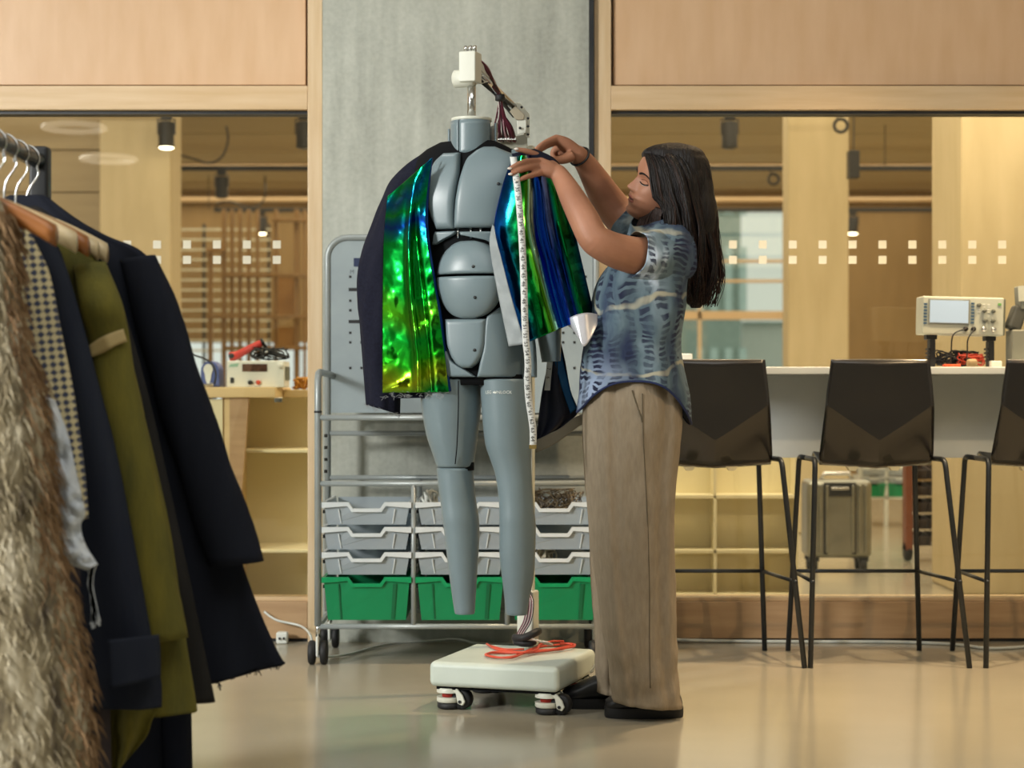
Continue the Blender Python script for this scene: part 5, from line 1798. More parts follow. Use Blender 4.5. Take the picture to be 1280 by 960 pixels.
# local axes: f forward, s towards the camera side, u up
R0 = Matrix(((-1, 0, 0), (0, -1, 0), (0, 0, 1))).transposed()          # f->-X, s->-Y, u->Z
RH = Matrix.Rotation(yaw_, 3, 'Z') @ R0 @ Matrix.Rotation(-pit_, 3, 'Y') @ Matrix.Rotation(-rol_, 3, 'X') if False else None
fwd = Vector((-math.cos(pit_), 0, math.sin(pit_))); upv = Vector((math.sin(pit_), 0, math.cos(pit_))); sid = Vector((0, -1, 0))
rollM = Matrix.Rotation(rol_, 3, fwd)
upv = rollM @ upv; sid = rollM @ sid
yawM = Matrix.Rotation(yaw_, 3, 'Z')
fwd = yawM @ fwd; upv = yawM @ upv; sid = yawM @ sid


def hw3(f_, s_, u_):
    return HC + fwd * f_ + sid * s_ + upv * u_


FT = smooth_tab([(-0.118, 0.050), (-0.110, 0.074), (-0.098, 0.084), (-0.086, 0.079), (-0.075, 0.084), (-0.064, 0.082), (-0.055, 0.088), (-0.045, 0.083), (-0.030, 0.082), (0.0, 0.080), (0.020, 0.087), (0.05, 0.086), (0.08, 0.070), (0.10, 0.045), (0.115, 0.006)], 4)
BT = smooth_tab([(-0.118, 0.01), (-0.10, 0.03), (-0.07, 0.055), (-0.04, 0.078), (0.0, 0.094), (0.04, 0.098), (0.08, 0.080), (0.10, 0.052), (0.115, 0.006)], 4)
WT = smooth_tab([(-0.118, 0.024), (-0.110, 0.036), (-0.095, 0.047), (-0.07, 0.058), (-0.04, 0.066), (0.0, 0.072), (0.04, 0.075), (0.07, 0.067), (0.095, 0.046), (0.115, 0.006)], 4)
NT_ = [(-0.046, 0.0), (-0.041, 0.012), (-0.034, 0.025), (-0.028, 0.0245), (-0.015, 0.017), (0.0, 0.009), (0.012, 0.004), (0.024, 0.0)]


def bumps(s_, u_):
    sg = 0.009 + 0.006 * max(0, min(1, (-u_) / 0.034))
    b = interp(NT_, u_) * math.exp(-(s_ / sg) ** 2)
    b -= 0.0085 * math.exp(-((abs(s_) - 0.031) / 0.015) ** 2 - ((u_ - 0.001) / 0.012) ** 2)
    b += 0.0045 * math.exp(-((abs(s_) - 0.031) / 0.012) ** 2 - ((u_ + 0.001) / 0.006) ** 2)
    b += 0.004 * math.exp(-((abs(s_) - 0.043) / 0.018) ** 2 - ((u_ + 0.032) / 0.018) ** 2)
    b += 0.005 * math.exp(-((abs(s_) - 0.012) / 0.006) ** 2 - ((u_ + 0.036) / 0.006) ** 2)
    return b


def face_f(s_, u_):
    """forward reach of the face at sideways s and height u"""
    q_ = min(abs(s_) / interp(WT, u_), 0.995)
    return interp(FT, u_) * (1 - q_ ** 2.3) ** (1 / 2.3) + bumps(s_, u_)


rings = []
NU, NA = 60, 72
for i in range(NU + 1):
    u_ = -0.118 + 0.233 * i / NU
    fr_, bk_, wd_ = interp(FT, u_), interp(BT, u_), interp(WT, u_)
    ring_ = []
    for j in range(NA):
        a = 2 * math.pi * j / NA
        c, s0 = math.cos(a), math.sin(a)
        e = 2 / 2.3
        s_ = wd_ * math.copysign(abs(s0) ** e, s0)
        f_ = (fr_ if c > 0 else bk_) * math.copysign(abs(c) ** e, c)
        if c > 0:
            f_ += bumps(s_, u_) * min(1, c * 3)
        ring_.append(hw3(f_, s_, u_))
    rings.append(ring_)
B = MB()
B.rings(rings)
# ear
# neck
B.tube([hw3(-0.012, 0, -0.06), hw3(-0.022, 0, -0.11), P(836, 285, 5.43), P(838, 305, 5.43)], [0.052, 0.050, 0.054, 0.07], 24)
# torso and hips (under the clothes)
def tor(rows):
    rr = []
    for py, a, b, cd, ry in cr(rows, 4):
        rr.append([P((a + b) / 2 + (b - a) / 2 * math.cos(t_), py, cd) + Vector((0, ry * math.sin(t_), 0)) for t_ in [2 * math.pi * j / 32 for j in range(32)]])
    B.rings(rr)
tor([(286, 818, 852, 5.43, 0.06), (300, 800, 860, 5.43, 0.14), (320, 785, 860, 5.43, 0.155), (350, 762, 855, 5.42, 0.145), (400, 756, 845, 5.42, 0.13), (440, 752, 840, 5.42, 0.13), (480, 748, 842, 5.42, 0.15), (540, 752, 838, 5.42, 0.15), (560, 760, 830, 5.42, 0.13)])
for cd, pts in ((5.36, [(792, 520, .080), (792, 620, .072), (796, 690, .055), (800, 760, .052), (806, 850, .036), (808, 880, .032)]), (5.50, [(788, 520, .080), (783, 620, .072), (778, 690, .055), (774, 760, .052), (768, 845, .036), (764, 868, .032)])):
    B.tube(cr([tuple(P(a, b, cd)) for a, b, r in pts], 3), [r[0] for r in cr([(p[2],) for p in pts], 3)], 20)
def chain(pts, rs, n=14, k=4):
    c = cr([tuple(P(*p)) for p in pts], k)
    r = [x[0] for x in cr([(q_,) for q_ in rs], k)]
    # rounded tips
    v = Vector(c[-1]); w_ = (v - Vector(c[-2])).normalized()
    c += [tuple(v + w_ * r[-1] * 0.55), tuple(v + w_ * r[-1] * 0.9)]
    r += [r[-1] * 0.8, r[-1] * 0.35]
    B.tube(c, r, n)
# near (left) arm
chain([(832, 318, 5.33), (805, 321, 5.28), (775, 315, 5.225), (752, 305, 5.19), (741, 296, 5.185), (731, 276, 5.20), (716, 248, 5.235), (704, 226, 5.275), (697, 216, 5.295)],
      [0.062, 0.056, 0.051, 0.046, 0.044, 0.043, 0.037, 0.029, 0.026], 24)
# far (right) arm
chain([(820, 305, 5.52), (795, 290, 5.58), (775, 270, 5.61), (758, 248, 5.60), (745, 226, 5.56), (732, 205, 5.52), (721, 192, 5.48)],
      [0.060, 0.058, 0.054, 0.050, 0.042, 0.033, 0.027], 24)
# near hand
wr = (699, 218, 5.293)
for kn, r in (((682, 200.5, 5.318), .0135), ((675, 202, 5.292), .0135), ((674, 208.5, 5.278), .013), ((678, 215, 5.272), .0125)):
    chain([wr, ((wr[0] + kn[0]) / 2, (wr[1] + kn[1]) / 2 - 1, (wr[2] + kn[2]) / 2), kn], [0.021, 0.018, r], 14)
chain([(682, 200, 5.318), (668, 192.5, 5.295), (657, 188.8, 5.282), (646, 187, 5.275)], [0.0115, 0.0095, 0.0085, 0.0068], 12)
chain([(675, 202, 5.292), (659, 202, 5.252), (648, 205.5, 5.228), (638.5, 210.2, 5.218)], [0.0115, 0.0095, 0.0085, 0.0068], 12)
chain([(674, 208.5, 5.278), (660, 210, 5.243), (649, 213.5, 5.222), (639.5, 217.3, 5.212)], [0.011, 0.0092, 0.0082, 0.0066], 12)
chain([(678, 215, 5.272), (665, 219, 5.243), (656, 222, 5.226), (648, 225.0, 5.218)], [0.0105, 0.0085, 0.0075, 0.006], 12)
chain([(697, 214, 5.31), (684, 205, 5.332), (671, 199, 5.32), (661, 196, 5.31)], [0.018, 0.013, 0.0105, 0.008], 12)
# far hand
wr = (719, 190, 5.475)
for kn, r in (((695, 173.5, 5.445), .0135), ((697, 177, 5.465), .0135), ((700, 183, 5.485), .013), ((704, 188, 5.495), .0125)):
    chain([wr, ((wr[0] + kn[0]) / 2, (wr[1] + kn[1]) / 2 - 2, (wr[2] + kn[2]) / 2), kn], [0.023, 0.020, r], 14)
chain([(695, 173.5, 5.445), (683, 178, 5.415), (674, 184, 5.385), (668, 190, 5.365)], [0.0125, 0.0098, 0.0085, 0.0068], 12)
chain([(697, 177, 5.465), (686, 181, 5.44), (677.5, 186, 5.41), (671, 191, 5.385)], [0.012, 0.0095, 0.0082, 0.0066], 12)
chain([(700, 183, 5.485), (692, 189, 5.50), (692, 197, 5.49), (699, 199, 5.475)], [0.012, 0.0095, 0.0085, 0.007], 12)
chain([(704, 188, 5.495), (697, 193, 5.51), (698, 200, 5.50), (704, 201, 5.485)], [0.0115, 0.0088, 0.0078, 0.0065], 12)
chain([(714, 195, 5.455), (703, 199.5, 5.435), (690, 200, 5.41), (681, 197, 5.385), (672, 193, 5.365)], [0.018, 0.0140, 0.0105, 0.0095, 0.0072], 12)

tmp = B.build('tmp', skin, None)
md = tmp.modifiers.new('r', 'REMESH'); md.mode = 'VOXEL'; md.voxel_size = 0.0030; md.use_smooth_shade = True
md = tmp.modifiers.new('s', 'SMOOTH'); md.factor = 0.5; md.iterations = 3
dg = bpy.context.evaluated_depsgraph_get(); dg.update()
me = bpy.data.meshes.new_from_object(tmp.evaluated_get(dg))
me.name = 'body'
bpy.data.objects.remove(tmp)
me.transform(Matrix.Translation(-Vector(wm.location)))
me.materials.clear(); me.materials.append(skin)
for p in me.polygons: p.use_smooth = True
body_o = bpy.data.objects.new('body', me); COL.objects.link(body_o); body_o.parent = wm

# ---- face details
hair_dark = mat('hair_black_brown', '#0e0b0c', '#171112', rough=0.5, scale=30, stretch=(3, 3, 0.4), bump=0.5, bscale=60, Specular_IOR_Level=0.3)
hair_brown = mat('hair_brown_ends', '#20130f', '#331f18', rough=0.5, scale=30, stretch=(3, 3, 0.4), bump=0.5, bscale=60, Specular_IOR_Level=0.3)
lip_m = mat('lips', '#8e4f42', '#9a594b', rough=0.35)
def on_face(s_, u_, off=0.0015):
    return hw3(face_f(s_, u_) + off, s_ * 1.0, u_)
def strip(name, pts, w0, w1, m_, th=0.0016, off=0.0012):
    """tapering strip along (s,u) points lying on the face"""
    c = cr(pts, 6); rows_ = []
    n_ = len(c)
    for k, (s_, u_) in enumerate(c):
        w_ = w0 + (w1 - w0) * k / (n_ - 1)
        rows_.append([on_face(s_, u_ - w_ / 2, off), on_face(s_, u_, off + th), on_face(s_, u_ + w_ / 2, off)])
    return MB().grid(rows_).build(name, m_, wm, smooth=True, solid=0.0012)
for sg in (1, -1):
    strip('eyebrow', [(sg * 0.011, 0.016), (sg * 0.026, 0.0215), (sg * 0.042, 0.021), (sg * 0.054, 0.0135)], 0.0065, 0.0025, hair_dark)
    strip('eyelashes', [(sg * 0.017, -0.006), (sg * 0.026, -0.0085), (sg * 0.037, -0.0075), (sg * 0.049, -0.003)], 0.0022, 0.003, hair_dark, 0.0022, 0.002)
    strip('eyelid', [(sg * 0.018, 0.002), (sg * 0.028, 0.0055), (sg * 0.038, 0.005), (sg * 0.047, 0.001)], 0.0012, 0.0012, mat('eyelid_crease', '#7a4a38', rough=0.5), 0.0008, 0.0012)
    strip('eye', [(sg * 0.020, -0.009), (sg * 0.032, -0.0115), (sg * 0.045, -0.0065)], 0.0012, 0.0012, mat('eye_white', '#b9aba0', rough=0.2), 0.0006, 0.0014)
def lip(name, u0, bow, r):
    pts = []
    for k in range(13):
        q_ = -1 + 2 * k / 12
        s_ = 0.0235 * q_
        pts.append((on_face(s_, u0 + bow * (1 - q_ * q_) - 0.002 * abs(q_), -0.0015), r * math.sqrt(max(0.04, 1 - q_ * q_ * 0.96))))
    return MB().tube([p[0] for p in pts], [p[1] for p in pts], 10).build(name, lip_m, wm, smooth=True)
lip('upper_lip', -0.0575, 0.0, 0.0042)
lip('lower_lip', -0.0655, -0.0045, 0.0050)
strip('mouth_line', [(-0.023, -0.0625), (0.0, -0.0632), (0.023, -0.0625)], 0.0012, 0.0012, mat('mouth_dark', '#4a221c', rough=0.5), 0.001, 0.0035)
for sg in (1, -1):
    MB().sphere(tuple(hw3(face_f(sg * 0.007, -0.0425) - 0.004, sg * 0.0075, -0.0405)), 0.0030, 10, 6).build('nostril', MATS['mouth_dark'], wm, smooth=True)
# nails, hair tie, earring
nail = mat('nail_white', '#d9cfc6', rough=0.25)
for px, py, d_ in ((637, 210.6, 5.211), (638, 217.6, 5.205), (646.5, 225.4, 5.211), (645.5, 186.2, 5.269), (659.5, 195.2, 5.303)):
    c = P(px, py, d_)
    MB().sphere(tuple(c), 0.0058, 12, 8, (1.15, 0.45, 0.62)).build('fingernail', nail, wm, smooth=True)
tie = MB()
c = P(724.5, 195.5, 5.492); ax = (P(732, 205, 5.52) - P(719, 190, 5.475)).normalized()
e1 = ax.orthogonal().normalized(); e2 = ax.cross(e1)
tie.tube([c + (e1 * math.cos(a) + e2 * math.sin(a)) * 0.0315 for a in [2 * math.pi * k / 28 for k in range(29)]], 0.0032, 8)
tie.build('hair_tie', black_rubber, wm, smooth=True)
er = P(839.5, 272, 5.325)
MB().tube([er + Vector((0.006 * math.sin(a), 0, 0.006 + 0.006 * math.cos(a))) for a in [2 * math.pi * k / 16 for k in range(17)]], 0.0014, 6).build('earring', chrome, wm, smooth=True)
MB().sphere(tuple(er + Vector((0, -0.002, -0.004))), 0.005, 10, 6).build('earring', chrome, wm, smooth=True)

# ---- hair: volume and strands
HT = cr([(180, 830, 852, 0.030), (184, 814, 868, 0.062), (190, 804, 877, 0.082), (197, 804, 881, 0.088), (204, 810, 885, 0.090), (220, 812.5, 889, 0.090), (236, 814, 892, 0.093), (248, 818, 894, 0.093), (257, 826, 896, 0.092), (275, 826, 898, 0.090), (300, 830, 897, 0.080), (330, 838, 896, 0.062), (355, 847, 890, 0.045), (374, 857, 882, 0.028), (385, 864, 875, 0.010)], 4)
rings = []
for py, a, b, ry in HT:
    ring_ = []
    cd = 5.425 - 0.0 + (0.03 if py > 280 else 0.0) * min(1, (py - 280) / 40 if py > 280 else 0)
    for j in range(44):
        t_ = 2 * math.pi * j / 44
        c, s_ = math.cos(t_), math.sin(t_)
        ex = 0.55 if c < 0 else 0.85
        wv = 1 + 0.035 * math.sin(7 * t_ + py * 0.05) + 0.02 * math.sin(15 * t_ + py * 0.09)
        ring_.append(P((a + b) / 2 + (b - a) / 2 * math.copysign(abs(c) ** 0.85, c) * min(wv, 1.03), py, cd) + Vector((0, ry * math.copysign(abs(s_) ** ex, s_) * wv, 0)))
    rings.append(ring_)
MB().rings(rings).build('hair_volume', hair_dark, wm, smooth=True)
random.seed(31)
front = [(806, 193, 5.375), (811, 208, 5.335), (813.5, 230, 5.330), (817, 246, 5.328), (827, 257, 5.325), (831, 280, 5.325), (834, 310, 5.33), (842, 345, 5.345), (852, 372, 5.37)]
midp = [(826, 187, 5.375), (840, 197, 5.337), (852, 220, 5.322), (858, 245, 5.318), (862, 265, 5.318), (866, 290, 5.325), (868, 320, 5.335), (870, 350, 5.35), (868, 380, 5.38)]
backp = [(850, 182.5, 5.41), (870, 190, 5.38), (885, 212, 5.39), (891, 240, 5.40), (894, 262, 5.40), (898, 292, 5.41), (902, 322, 5.42), (900, 350, 5.42), (888, 378, 5.42)]
def hair_path(t_):
    out = []
    for f_, m_, b_ in zip(front, midp, backp):
        if t_ < 0.5:
            q_ = t_ * 2; out.append(tuple(x + (y - x) * q_ for x, y in zip(f_, m_)))
        else:
            q_ = t_ * 2 - 1; out.append(tuple(x + (y - x) * q_ for x, y in zip(m_, b_)))
    return out
def hair_group(name, n, m_, lo=0.0, hi=1.0, r=0.0022, kmin=7, far=False):
    mb = MB()
    for k in range(n):
        t_ = random.uniform(lo, hi)
        pth = hair_path(t_)
        cl_ = round(t_ * 11); ph = cl_ * 2.1 + random.uniform(-0.5, 0.5); am = 4.0 + 4.0 * ((cl_ * 7) % 5) / 5 + random.uniform(-1, 1); dj = random.uniform(-0.016, -0.001) - 0.006 * math.sin(cl_ * 3.0)
        cut = random.randint(kmin, len(pth))
        pts = []
        for i, (px, py, d_) in enumerate(pth[:cut]):
            amp = am * max(0, i - 3) / 5
            dd = d_ + dj * (0.4 if i < 2 else 1.0)
            if far: dd = 5.425 + (5.425 - d_)
            pts.append(tuple(P(px + amp * math.sin(ph + i * 1.25), py + (random.uniform(-2, 3) if i else 0), dd + 0.003 * amp * math.cos(ph + i * 1.25))))
        c = cr(pts, 4)
        nn_ = len(c)
        rr = [r * (0.6 + 0.6 * math.sin(math.pi * min(1, (q_ + 2) / nn_))) * (1 - 0.75 * max(0, q_ / nn_ - 0.75) / 0.25) for q_ in range(nn_)]
        mb.tube(c, rr, 5)
    o = mb.build(name, m_, wm, smooth=True, kind='stuff')
    return o
hair_group('hair_strands', 620, hair_dark, 0, 1, 0.0024)
hair_group('hair_strands', 260, hair_brown, 0.1, 1.0, 0.0021)
hair_group('hair_strands', 160, hair_dark, 0, 1, 0.0030, 6, True)
mb = MB()
for k in range(70):
    pth = hair_path(random.choice([random.uniform(0.8, 1.0), random.uniform(0.0, 1.0)]))
    st_ = random.randint(3, 6)
    sgn = random.choice((-1, 1, 1)); ph = random.uniform(0, 6)
    pts = [tuple(P(px + sgn * (i * i) * 0.25 + 3.5 * math.sin(ph + i * 1.4), py + i * 0.8, d_ - 0.012)) for i, (px, py, d_) in enumerate(pth[st_ - 1:])]
    if len(pts) > 2: mb.tube(cr(pts, 4), 0.0009, 4)
mb.build('stray_hair', hair_brown, wm, smooth=True, kind='stuff')
# loose locks at the neck and a lighter lock along the back
mb = MB()
for k in range(60):
    a = random.uniform(0, 1)
    pts = [P(812 + 18 * a, 256 + 6 * a, 5.40 - 0.05 * a), P(803 + 24 * a, 268 + 3 * a, 5.41 - 0.06 * a), P(797 + 30 * a, 280 + 4 * a, 5.40 - 0.06 * a), P(793 + 36 * a + random.uniform(-3, 3), 292 + 5 * a, 5.39 - 0.06 * a)]
    mb.tube(cr([tuple(p) for p in pts], 4), 0.0026, 5)
mb.build('hair_strands', hair_brown, wm, smooth=True, kind='stuff')

# ---- tie-dye shirt
def tie_dye():
    m, nt, bs = newmat('tie_dye_cotton')
    N = nt.nodes.new; L = nt.links.new
    tc = N('ShaderNodeTexCoord')
    nz = N('ShaderNodeTexNoise'); nz.inputs['Scale'].default_value = 5.5; nz.inputs['Detail'].default_value = 3
    L(tc.outputs['Object'], nz.inputs[0])
    off = N('ShaderNodeVectorMath'); off.operation = 'SCALE'; off.inputs['Scale'].default_value = 0.11
    L(nz.outputs['Color'], off.inputs[0])
    ad = N('ShaderNodeVectorMath'); ad.operation = 'ADD'
    L(tc.outputs['Object'], ad.inputs[0]); L(off.outputs[0], ad.inputs[1])
    def ramp(src, stops):
        r = N('ShaderNodeValToRGB'); e = r.color_ramp.elements
        e[0].position = stops[0][0]; e[0].color = lin(stops[0][1]); e[1].position = stops[1][0]; e[1].color = lin(stops[1][1])
        for p, c in stops[2:]:
            q_ = e.new(p); q_.color = lin(c)
        L(src, r.inputs[0]); return r.outputs[0]
    def wave(direction, scale, dist, ds=2.0):
        w_ = N('ShaderNodeTexWave'); w_.bands_direction = direction
        w_.inputs['Scale'].default_value = scale; w_.inputs['Distortion'].default_value = dist; w_.inputs['Detail Scale'].default_value = ds
        L(ad.outputs[0], w_.inputs[0]); return w_.outputs['Fac']
    def math2(op, a, b):
        q_ = N('ShaderNodeMath'); q_.operation = op; q_.use_clamp = True
        (L(a, q_.inputs[0]) if not isinstance(a, float) else setattr(q_.inputs[0], 'default_value', a))
        (L(b, q_.inputs[1]) if not isinstance(b, float) else setattr(q_.inputs[1], 'default_value', b))
        return q_.outputs[0]
    def mix(f_, a, b):
        q_ = N('ShaderNodeMix'); q_.data_type = 'RGBA'
        L(f_, q_.inputs[0])
        for v, i in ((a, 6), (b, 7)):
            if isinstance(v, str): q_.inputs[i].default_value = lin(v)
            else: L(v, q_.inputs[i])
        return q_.outputs[2]
    # vertical streaks of ground colour
    mp = N('ShaderNodeMapping'); mp.inputs['Scale'].default_value = (5.5, 5.5, 1.6)
    L(ad.outputs[0], mp.inputs[0])
    n1 = N('ShaderNodeTexNoise'); n1.inputs['Scale'].default_value = 1.5; n1.inputs['Detail'].default_value = 4
    L(mp.outputs[0], n1.inputs[0])
    ground = ramp(n1.outputs['Fac'], [(0.36, '#1f2d4e'), (0.68, '#c6d4e6'), (0.50, '#526672'), (0.6, '#748793')])
    pc_ = P(745, 485, 5.27) - Vector(wm.location)
    dist = N('ShaderNodeVectorMath'); dist.operation = 'DISTANCE'; dist.inputs[1].default_value = tuple(pc_)
    L(ad.outputs[0], dist.inputs[0])
    patch = ramp(dist.outputs['Value'], [(0.04, '#ffffff'), (0.20, '#000000')])
    ground = mix(patch, ground, '#aabbdd')
    rows_ = ramp(wave('Z', 17.0, 2.6), [(0.22, '#000000'), (0.5, '#ffffff')])
    cols_ = ramp(wave('X', 7.0, 4.0), [(0.22, '#000000'), (0.55, '#ffffff')])
    n2 = N('ShaderNodeTexNoise'); n2.inputs['Scale'].default_value = 7; n2.inputs['Detail'].default_value = 3
    L(ad.outputs[0], n2.inputs[0])
    msk = ramp(n2.outputs['Fac'], [(0.34, '#000000'), (0.50, '#ffffff')])
    navy = math2('MULTIPLY', math2('MULTIPLY', rows_, cols_), msk)
    c1 = mix(navy, ground, '#0e1737')
    cr_ = ramp(wave('Z', 1.35, 7.0, 1.2), [(0.986, '#000000'), (0.998, '#ffffff')])
    c2 = mix(math2('MULTIPLY', cr_, ramp(n1.outputs['Fac'], [(0.40, '#333333'), (0.55, '#ffffff')])), c1, '#aaa794')
    L(c2, bs.inputs['Base Color'])
    bs.inputs['Roughness'].default_value = 0.85
    n3 = N('ShaderNodeTexNoise'); n3.inputs['Scale'].default_value = 24; n3.inputs['Detail'].default_value = 4
    L(tc.outputs['Object'], n3.inputs[0])
    bp = N('ShaderNodeBump'); bp.inputs['Strength'].default_value = 0.25; bp.inputs['Distance'].default_value = 0.01
    L(n3.outputs['Fac'], bp.inputs['Height']); L(bp.outputs[0], bs.inputs['Normal'])
    return m


shirt_m = tie_dye()
ST = cr([(276, 818, 853, 5.43, 0.065), (286, 803, 862, 5.43, 0.125), (298, 792, 867, 5.43, 0.165), (314, 780, 868, 5.43, 0.178), (331, 762, 866, 5.42, 0.172), (350, 748, 862, 5.42, 0.165), (372, 741, 858, 5.42, 0.160), (400, 737, 853, 5.42, 0.158), (430, 731, 850, 5.42, 0.160), (455, 727, 852, 5.42, 0.165), (480, 724.5, 857, 5.42, 0.170), (500, 723, 861, 5.42, 0.172), (532, 720, 863, 5.42, 0.175)], 5)
SS = [(r[0], r[1], r[2], r[3], r[4]) for r in ST]
def hem(c, s_):
    far = s_ > 0.1
    if c < 0:
        h_ = 477 + 38 * abs(c) ** 2.2
        if far and c > -0.97: h_ = 477 + 22 * abs(c)
        return h_
    return 477 + 53 * c ** 2.2
rings = []
NV = 56
for i in range(NV + 1):
    v = i / NV
    ring_ = []
    for j in range(72):
        t_ = 2 * math.pi * j / 72
        c, s_ = math.cos(t_), math.sin(t_)
        py = 276 + (hem(c, s_) - 276) * v
        a, b, cd, ry = interp(SS, py)
        wv = 0.035 * min(1, v * 1.3) * (math.sin(6 * t_ + 2.5 * v) * 0.6 + math.sin(11 * t_ - 4 * v) * 0.4)
        wv += 0.045 * mnoise.fractal(Vector((c * 1.6, s_ * 1.6, py / 42)), 1.0, 2.0, 3) * min(1, v * 3)
        ex = 0.78
        px = (a + b) / 2 + (b - a) / 2 * math.copysign(abs(c) ** ex, c) * (1 + 0.4 * wv)
        ring_.append(P(px, py, cd) + Vector((0, ry * math.copysign(abs(s_) ** ex, s_) * (1 + wv), 0)))
    rings.append(ring_)
MB().rings(rings, caps=False).build('shirt', shirt_m, wm, smooth=True, solid=0.003)
# hem seam
navy_m = mat('navy_hem', '#18244a', '#212f5a', rough=0.85)
MB().tube([Vector(p) for p in rings[-1]] + [Vector(rings[-1][0])], 0.0035, 6).build('shirt_hem', navy_m, wm, smooth=True)
def sleeve_w(pts, rs, name='shirt_sleeve'):
    c = cr([tuple(P(*p)) for p in pts], 5); r = [x[0] for x in cr([(q_,) for q_ in rs], 5)]
    mb = MB(); mb.tube(c, r, 36, caps=False)
    n_ = 36
    vv = []
    for i, v in enumerate(mb.v):
        k_, j = divmod(i, n_)
        v = Vector(v); cc = Vector(c[k_])
        f_ = 1 + 0.05 * math.sin(5 * 2 * math.pi * j / n_ + k_ * 0.3) + 0.05 * mnoise.noise(v * 25)
        vv.append(tuple(cc + (v - cc) * f_))
    mb.v = vv
    return mb.build(name, shirt_m, wm, smooth=True, solid=0.003)
sleeve_w([(848, 322, 5.36), (832, 322, 5.325), (815, 321, 5.29), (803, 319, 5.268), (794, 317, 5.255)], [0.075, 0.078, 0.074, 0.069, 0.065])
sleeve_w([(825, 308, 5.52), (808, 300, 5.55), (792, 287, 5.585), (783, 279, 5.60)], [0.068, 0.068, 0.066, 0.064])
# collar
mb = MB()
cl = [P(813, 262, 5.50), P(797, 268, 5.47), P(789, 277, 5.43), P(793, 283, 5.385), P(808, 281, 5.35), P(830, 274, 5.345)]
rows = []
for p in cr([tuple(p) for p in cl], 5):
    p = Vector(p); rows.append([p, p + Vector((-0.006, 0, -0.022)), p + Vector((-0.012, -0.004, -0.042))])
mb.grid(rows)
mb.build('shirt_collar', shirt_m, wm, smooth=True, solid=0.003)

# ---- trousers
khaki = mat('khaki_linen', '#8a7c68', '#968874', rough=0.9, scale=90, stretch=(1, 1, 0.3), bump=0.6, bscale=26)
NEAR = cr([(466, 736, 845, 5.385, 0.108), (500, 731, 850, 5.375, 0.110), (540, 730.5, 851, 5.37, 0.108), (600, 735, 845, 5.365, 0.102), (650, 739, 843, 5.36, 0.098), (700, 743, 843, 5.36, 0.094), (760, 750, 843.5, 5.36, 0.090), (820, 759, 845, 5.362, 0.088), (850, 764, 848, 5.365, 0.090), (880, 767, 852, 5.365, 0.094)], 5)
FAR = cr([(466, 732, 838, 5.49, 0.105), (500, 729.5, 842, 5.50, 0.105), (540, 728.5, 842, 5.505, 0.102), (600, 731, 832, 5.51, 0.098), (700, 737, 818, 5.52, 0.090), (800, 744, 806, 5.53, 0.085), (850, 745, 802, 5.535, 0.085), (866, 744, 802, 5.535, 0.086)], 5)
def trouser(tab, seed, name):
    tb = [tuple(r) for r in tab]
    y0, y1 = tb[0][0], tb[-1][0]
    rings = []
    n_ = 64; NV_ = 80
    for i in range(NV_ + 1):
        v = i / NV_
        py0 = y0 + (y1 - y0) * v
        ring_ = []
        for j in range(n_):
            t_ = 2 * math.pi * j / n_
            c, s_ = math.cos(t_), math.sin(t_)
            py = py0 + (4 * c * v ** 8)
            a, b, cd, ry = interp(tb, py)
            cr1 = 0.012 * math.sin(4 * t_ + seed + 1.4 * v) + 0.012 * math.sin(7 * t_ - seed - 1.0 * v)
            wr_ = mnoise.fractal(Vector((c * 1.3 + seed, s_ * 1.3, py / 70)), 0.9, 2.0, 4)
            low = max(0, v - 0.72) / 0.28
            k_ = 1 + 1.6 * cr1 + wr_ * (0.075 + 0.09 * low) + 0.05 * low * math.sin(py / 6.0 + 3 * c + 2 * s_ + seed)
            if s_ < 0:
                g = lambda c0, w0: math.exp(-((c - c0) / w0) ** 2)
                k_ += 0.11 * g(-0.58 + 0.05 * math.sin(3 * v), 0.10) - 0.07 * g(-0.38, 0.08) - 0.10 * g(0.62 - 0.1 * v, 0.09) + 0.07 * g(0.80 - 0.06 * v, 0.07) * min(1, v * 3)
                k_ += 0.06 * g(0.05 + 0.2 * v, 0.12) * max(0, math.sin(v * 7 + 1)) - 0.06 * g(-0.12 + 0.25 * v, 0.09) * max(0, math.sin(v * 6))
            px = (a + b) / 2 + (b - a) / 2 * math.copysign(abs(c) ** 0.88, c) * (1 + (k_ - 1) * 0.5)
            ring_.append(P(px, py, cd) + Vector((0, ry * math.copysign(abs(s_) ** 0.88, s_) * k_, 0)))
        rings.append(ring_)
    MB().rings(rings, caps=False).build(name, khaki, wm, smooth=True, solid=0.003)
    return rings
tr1 = trouser(NEAR, 1.3, 'trouser_leg')
tr2 = trouser(FAR, 4.1, 'trouser_leg')
# seat between the legs
rr = []
for py, a, b in ((466, 738, 842), (500, 734, 848), (540, 734, 848), (580, 745, 838), (600, 765, 820)):
    rr.append([P((a + b) / 2 + (b - a) / 2 * math.cos(t_), py, 5.43) + Vector((0, 0.09 * math.sin(t_), 0)) for t_ in [2 * math.pi * j / 24 for j in range(24)]])
MB().rings(rr).build('trouser_seat', khaki, wm, smooth=True)
def near_surface(px, py):
    best = None
    for ring_ in tr1:
        for p in ring_:
            if p.y > 5.36: continue
            sx_ = p.x / p.y * F + 640; sy_ = HOR - (p.z - HCAM) / p.y * F
            q_ = (sx_ - px) ** 2 + (sy_ - py) ** 2
            if best is None or q_ < best[0]: best = (q_, p.y)
    return P(px, py, best[1] - 0.0025)
seam_m = mat('khaki_seam', '#5f5543', rough=0.9)
MB().tube([near_surface(a, b) for a, b in cr([(790, 488), (795, 503), (801, 520), (803, 528)], 4)], 0.0022, 6).build('pocket_slit', seam_m, wm, smooth=True)
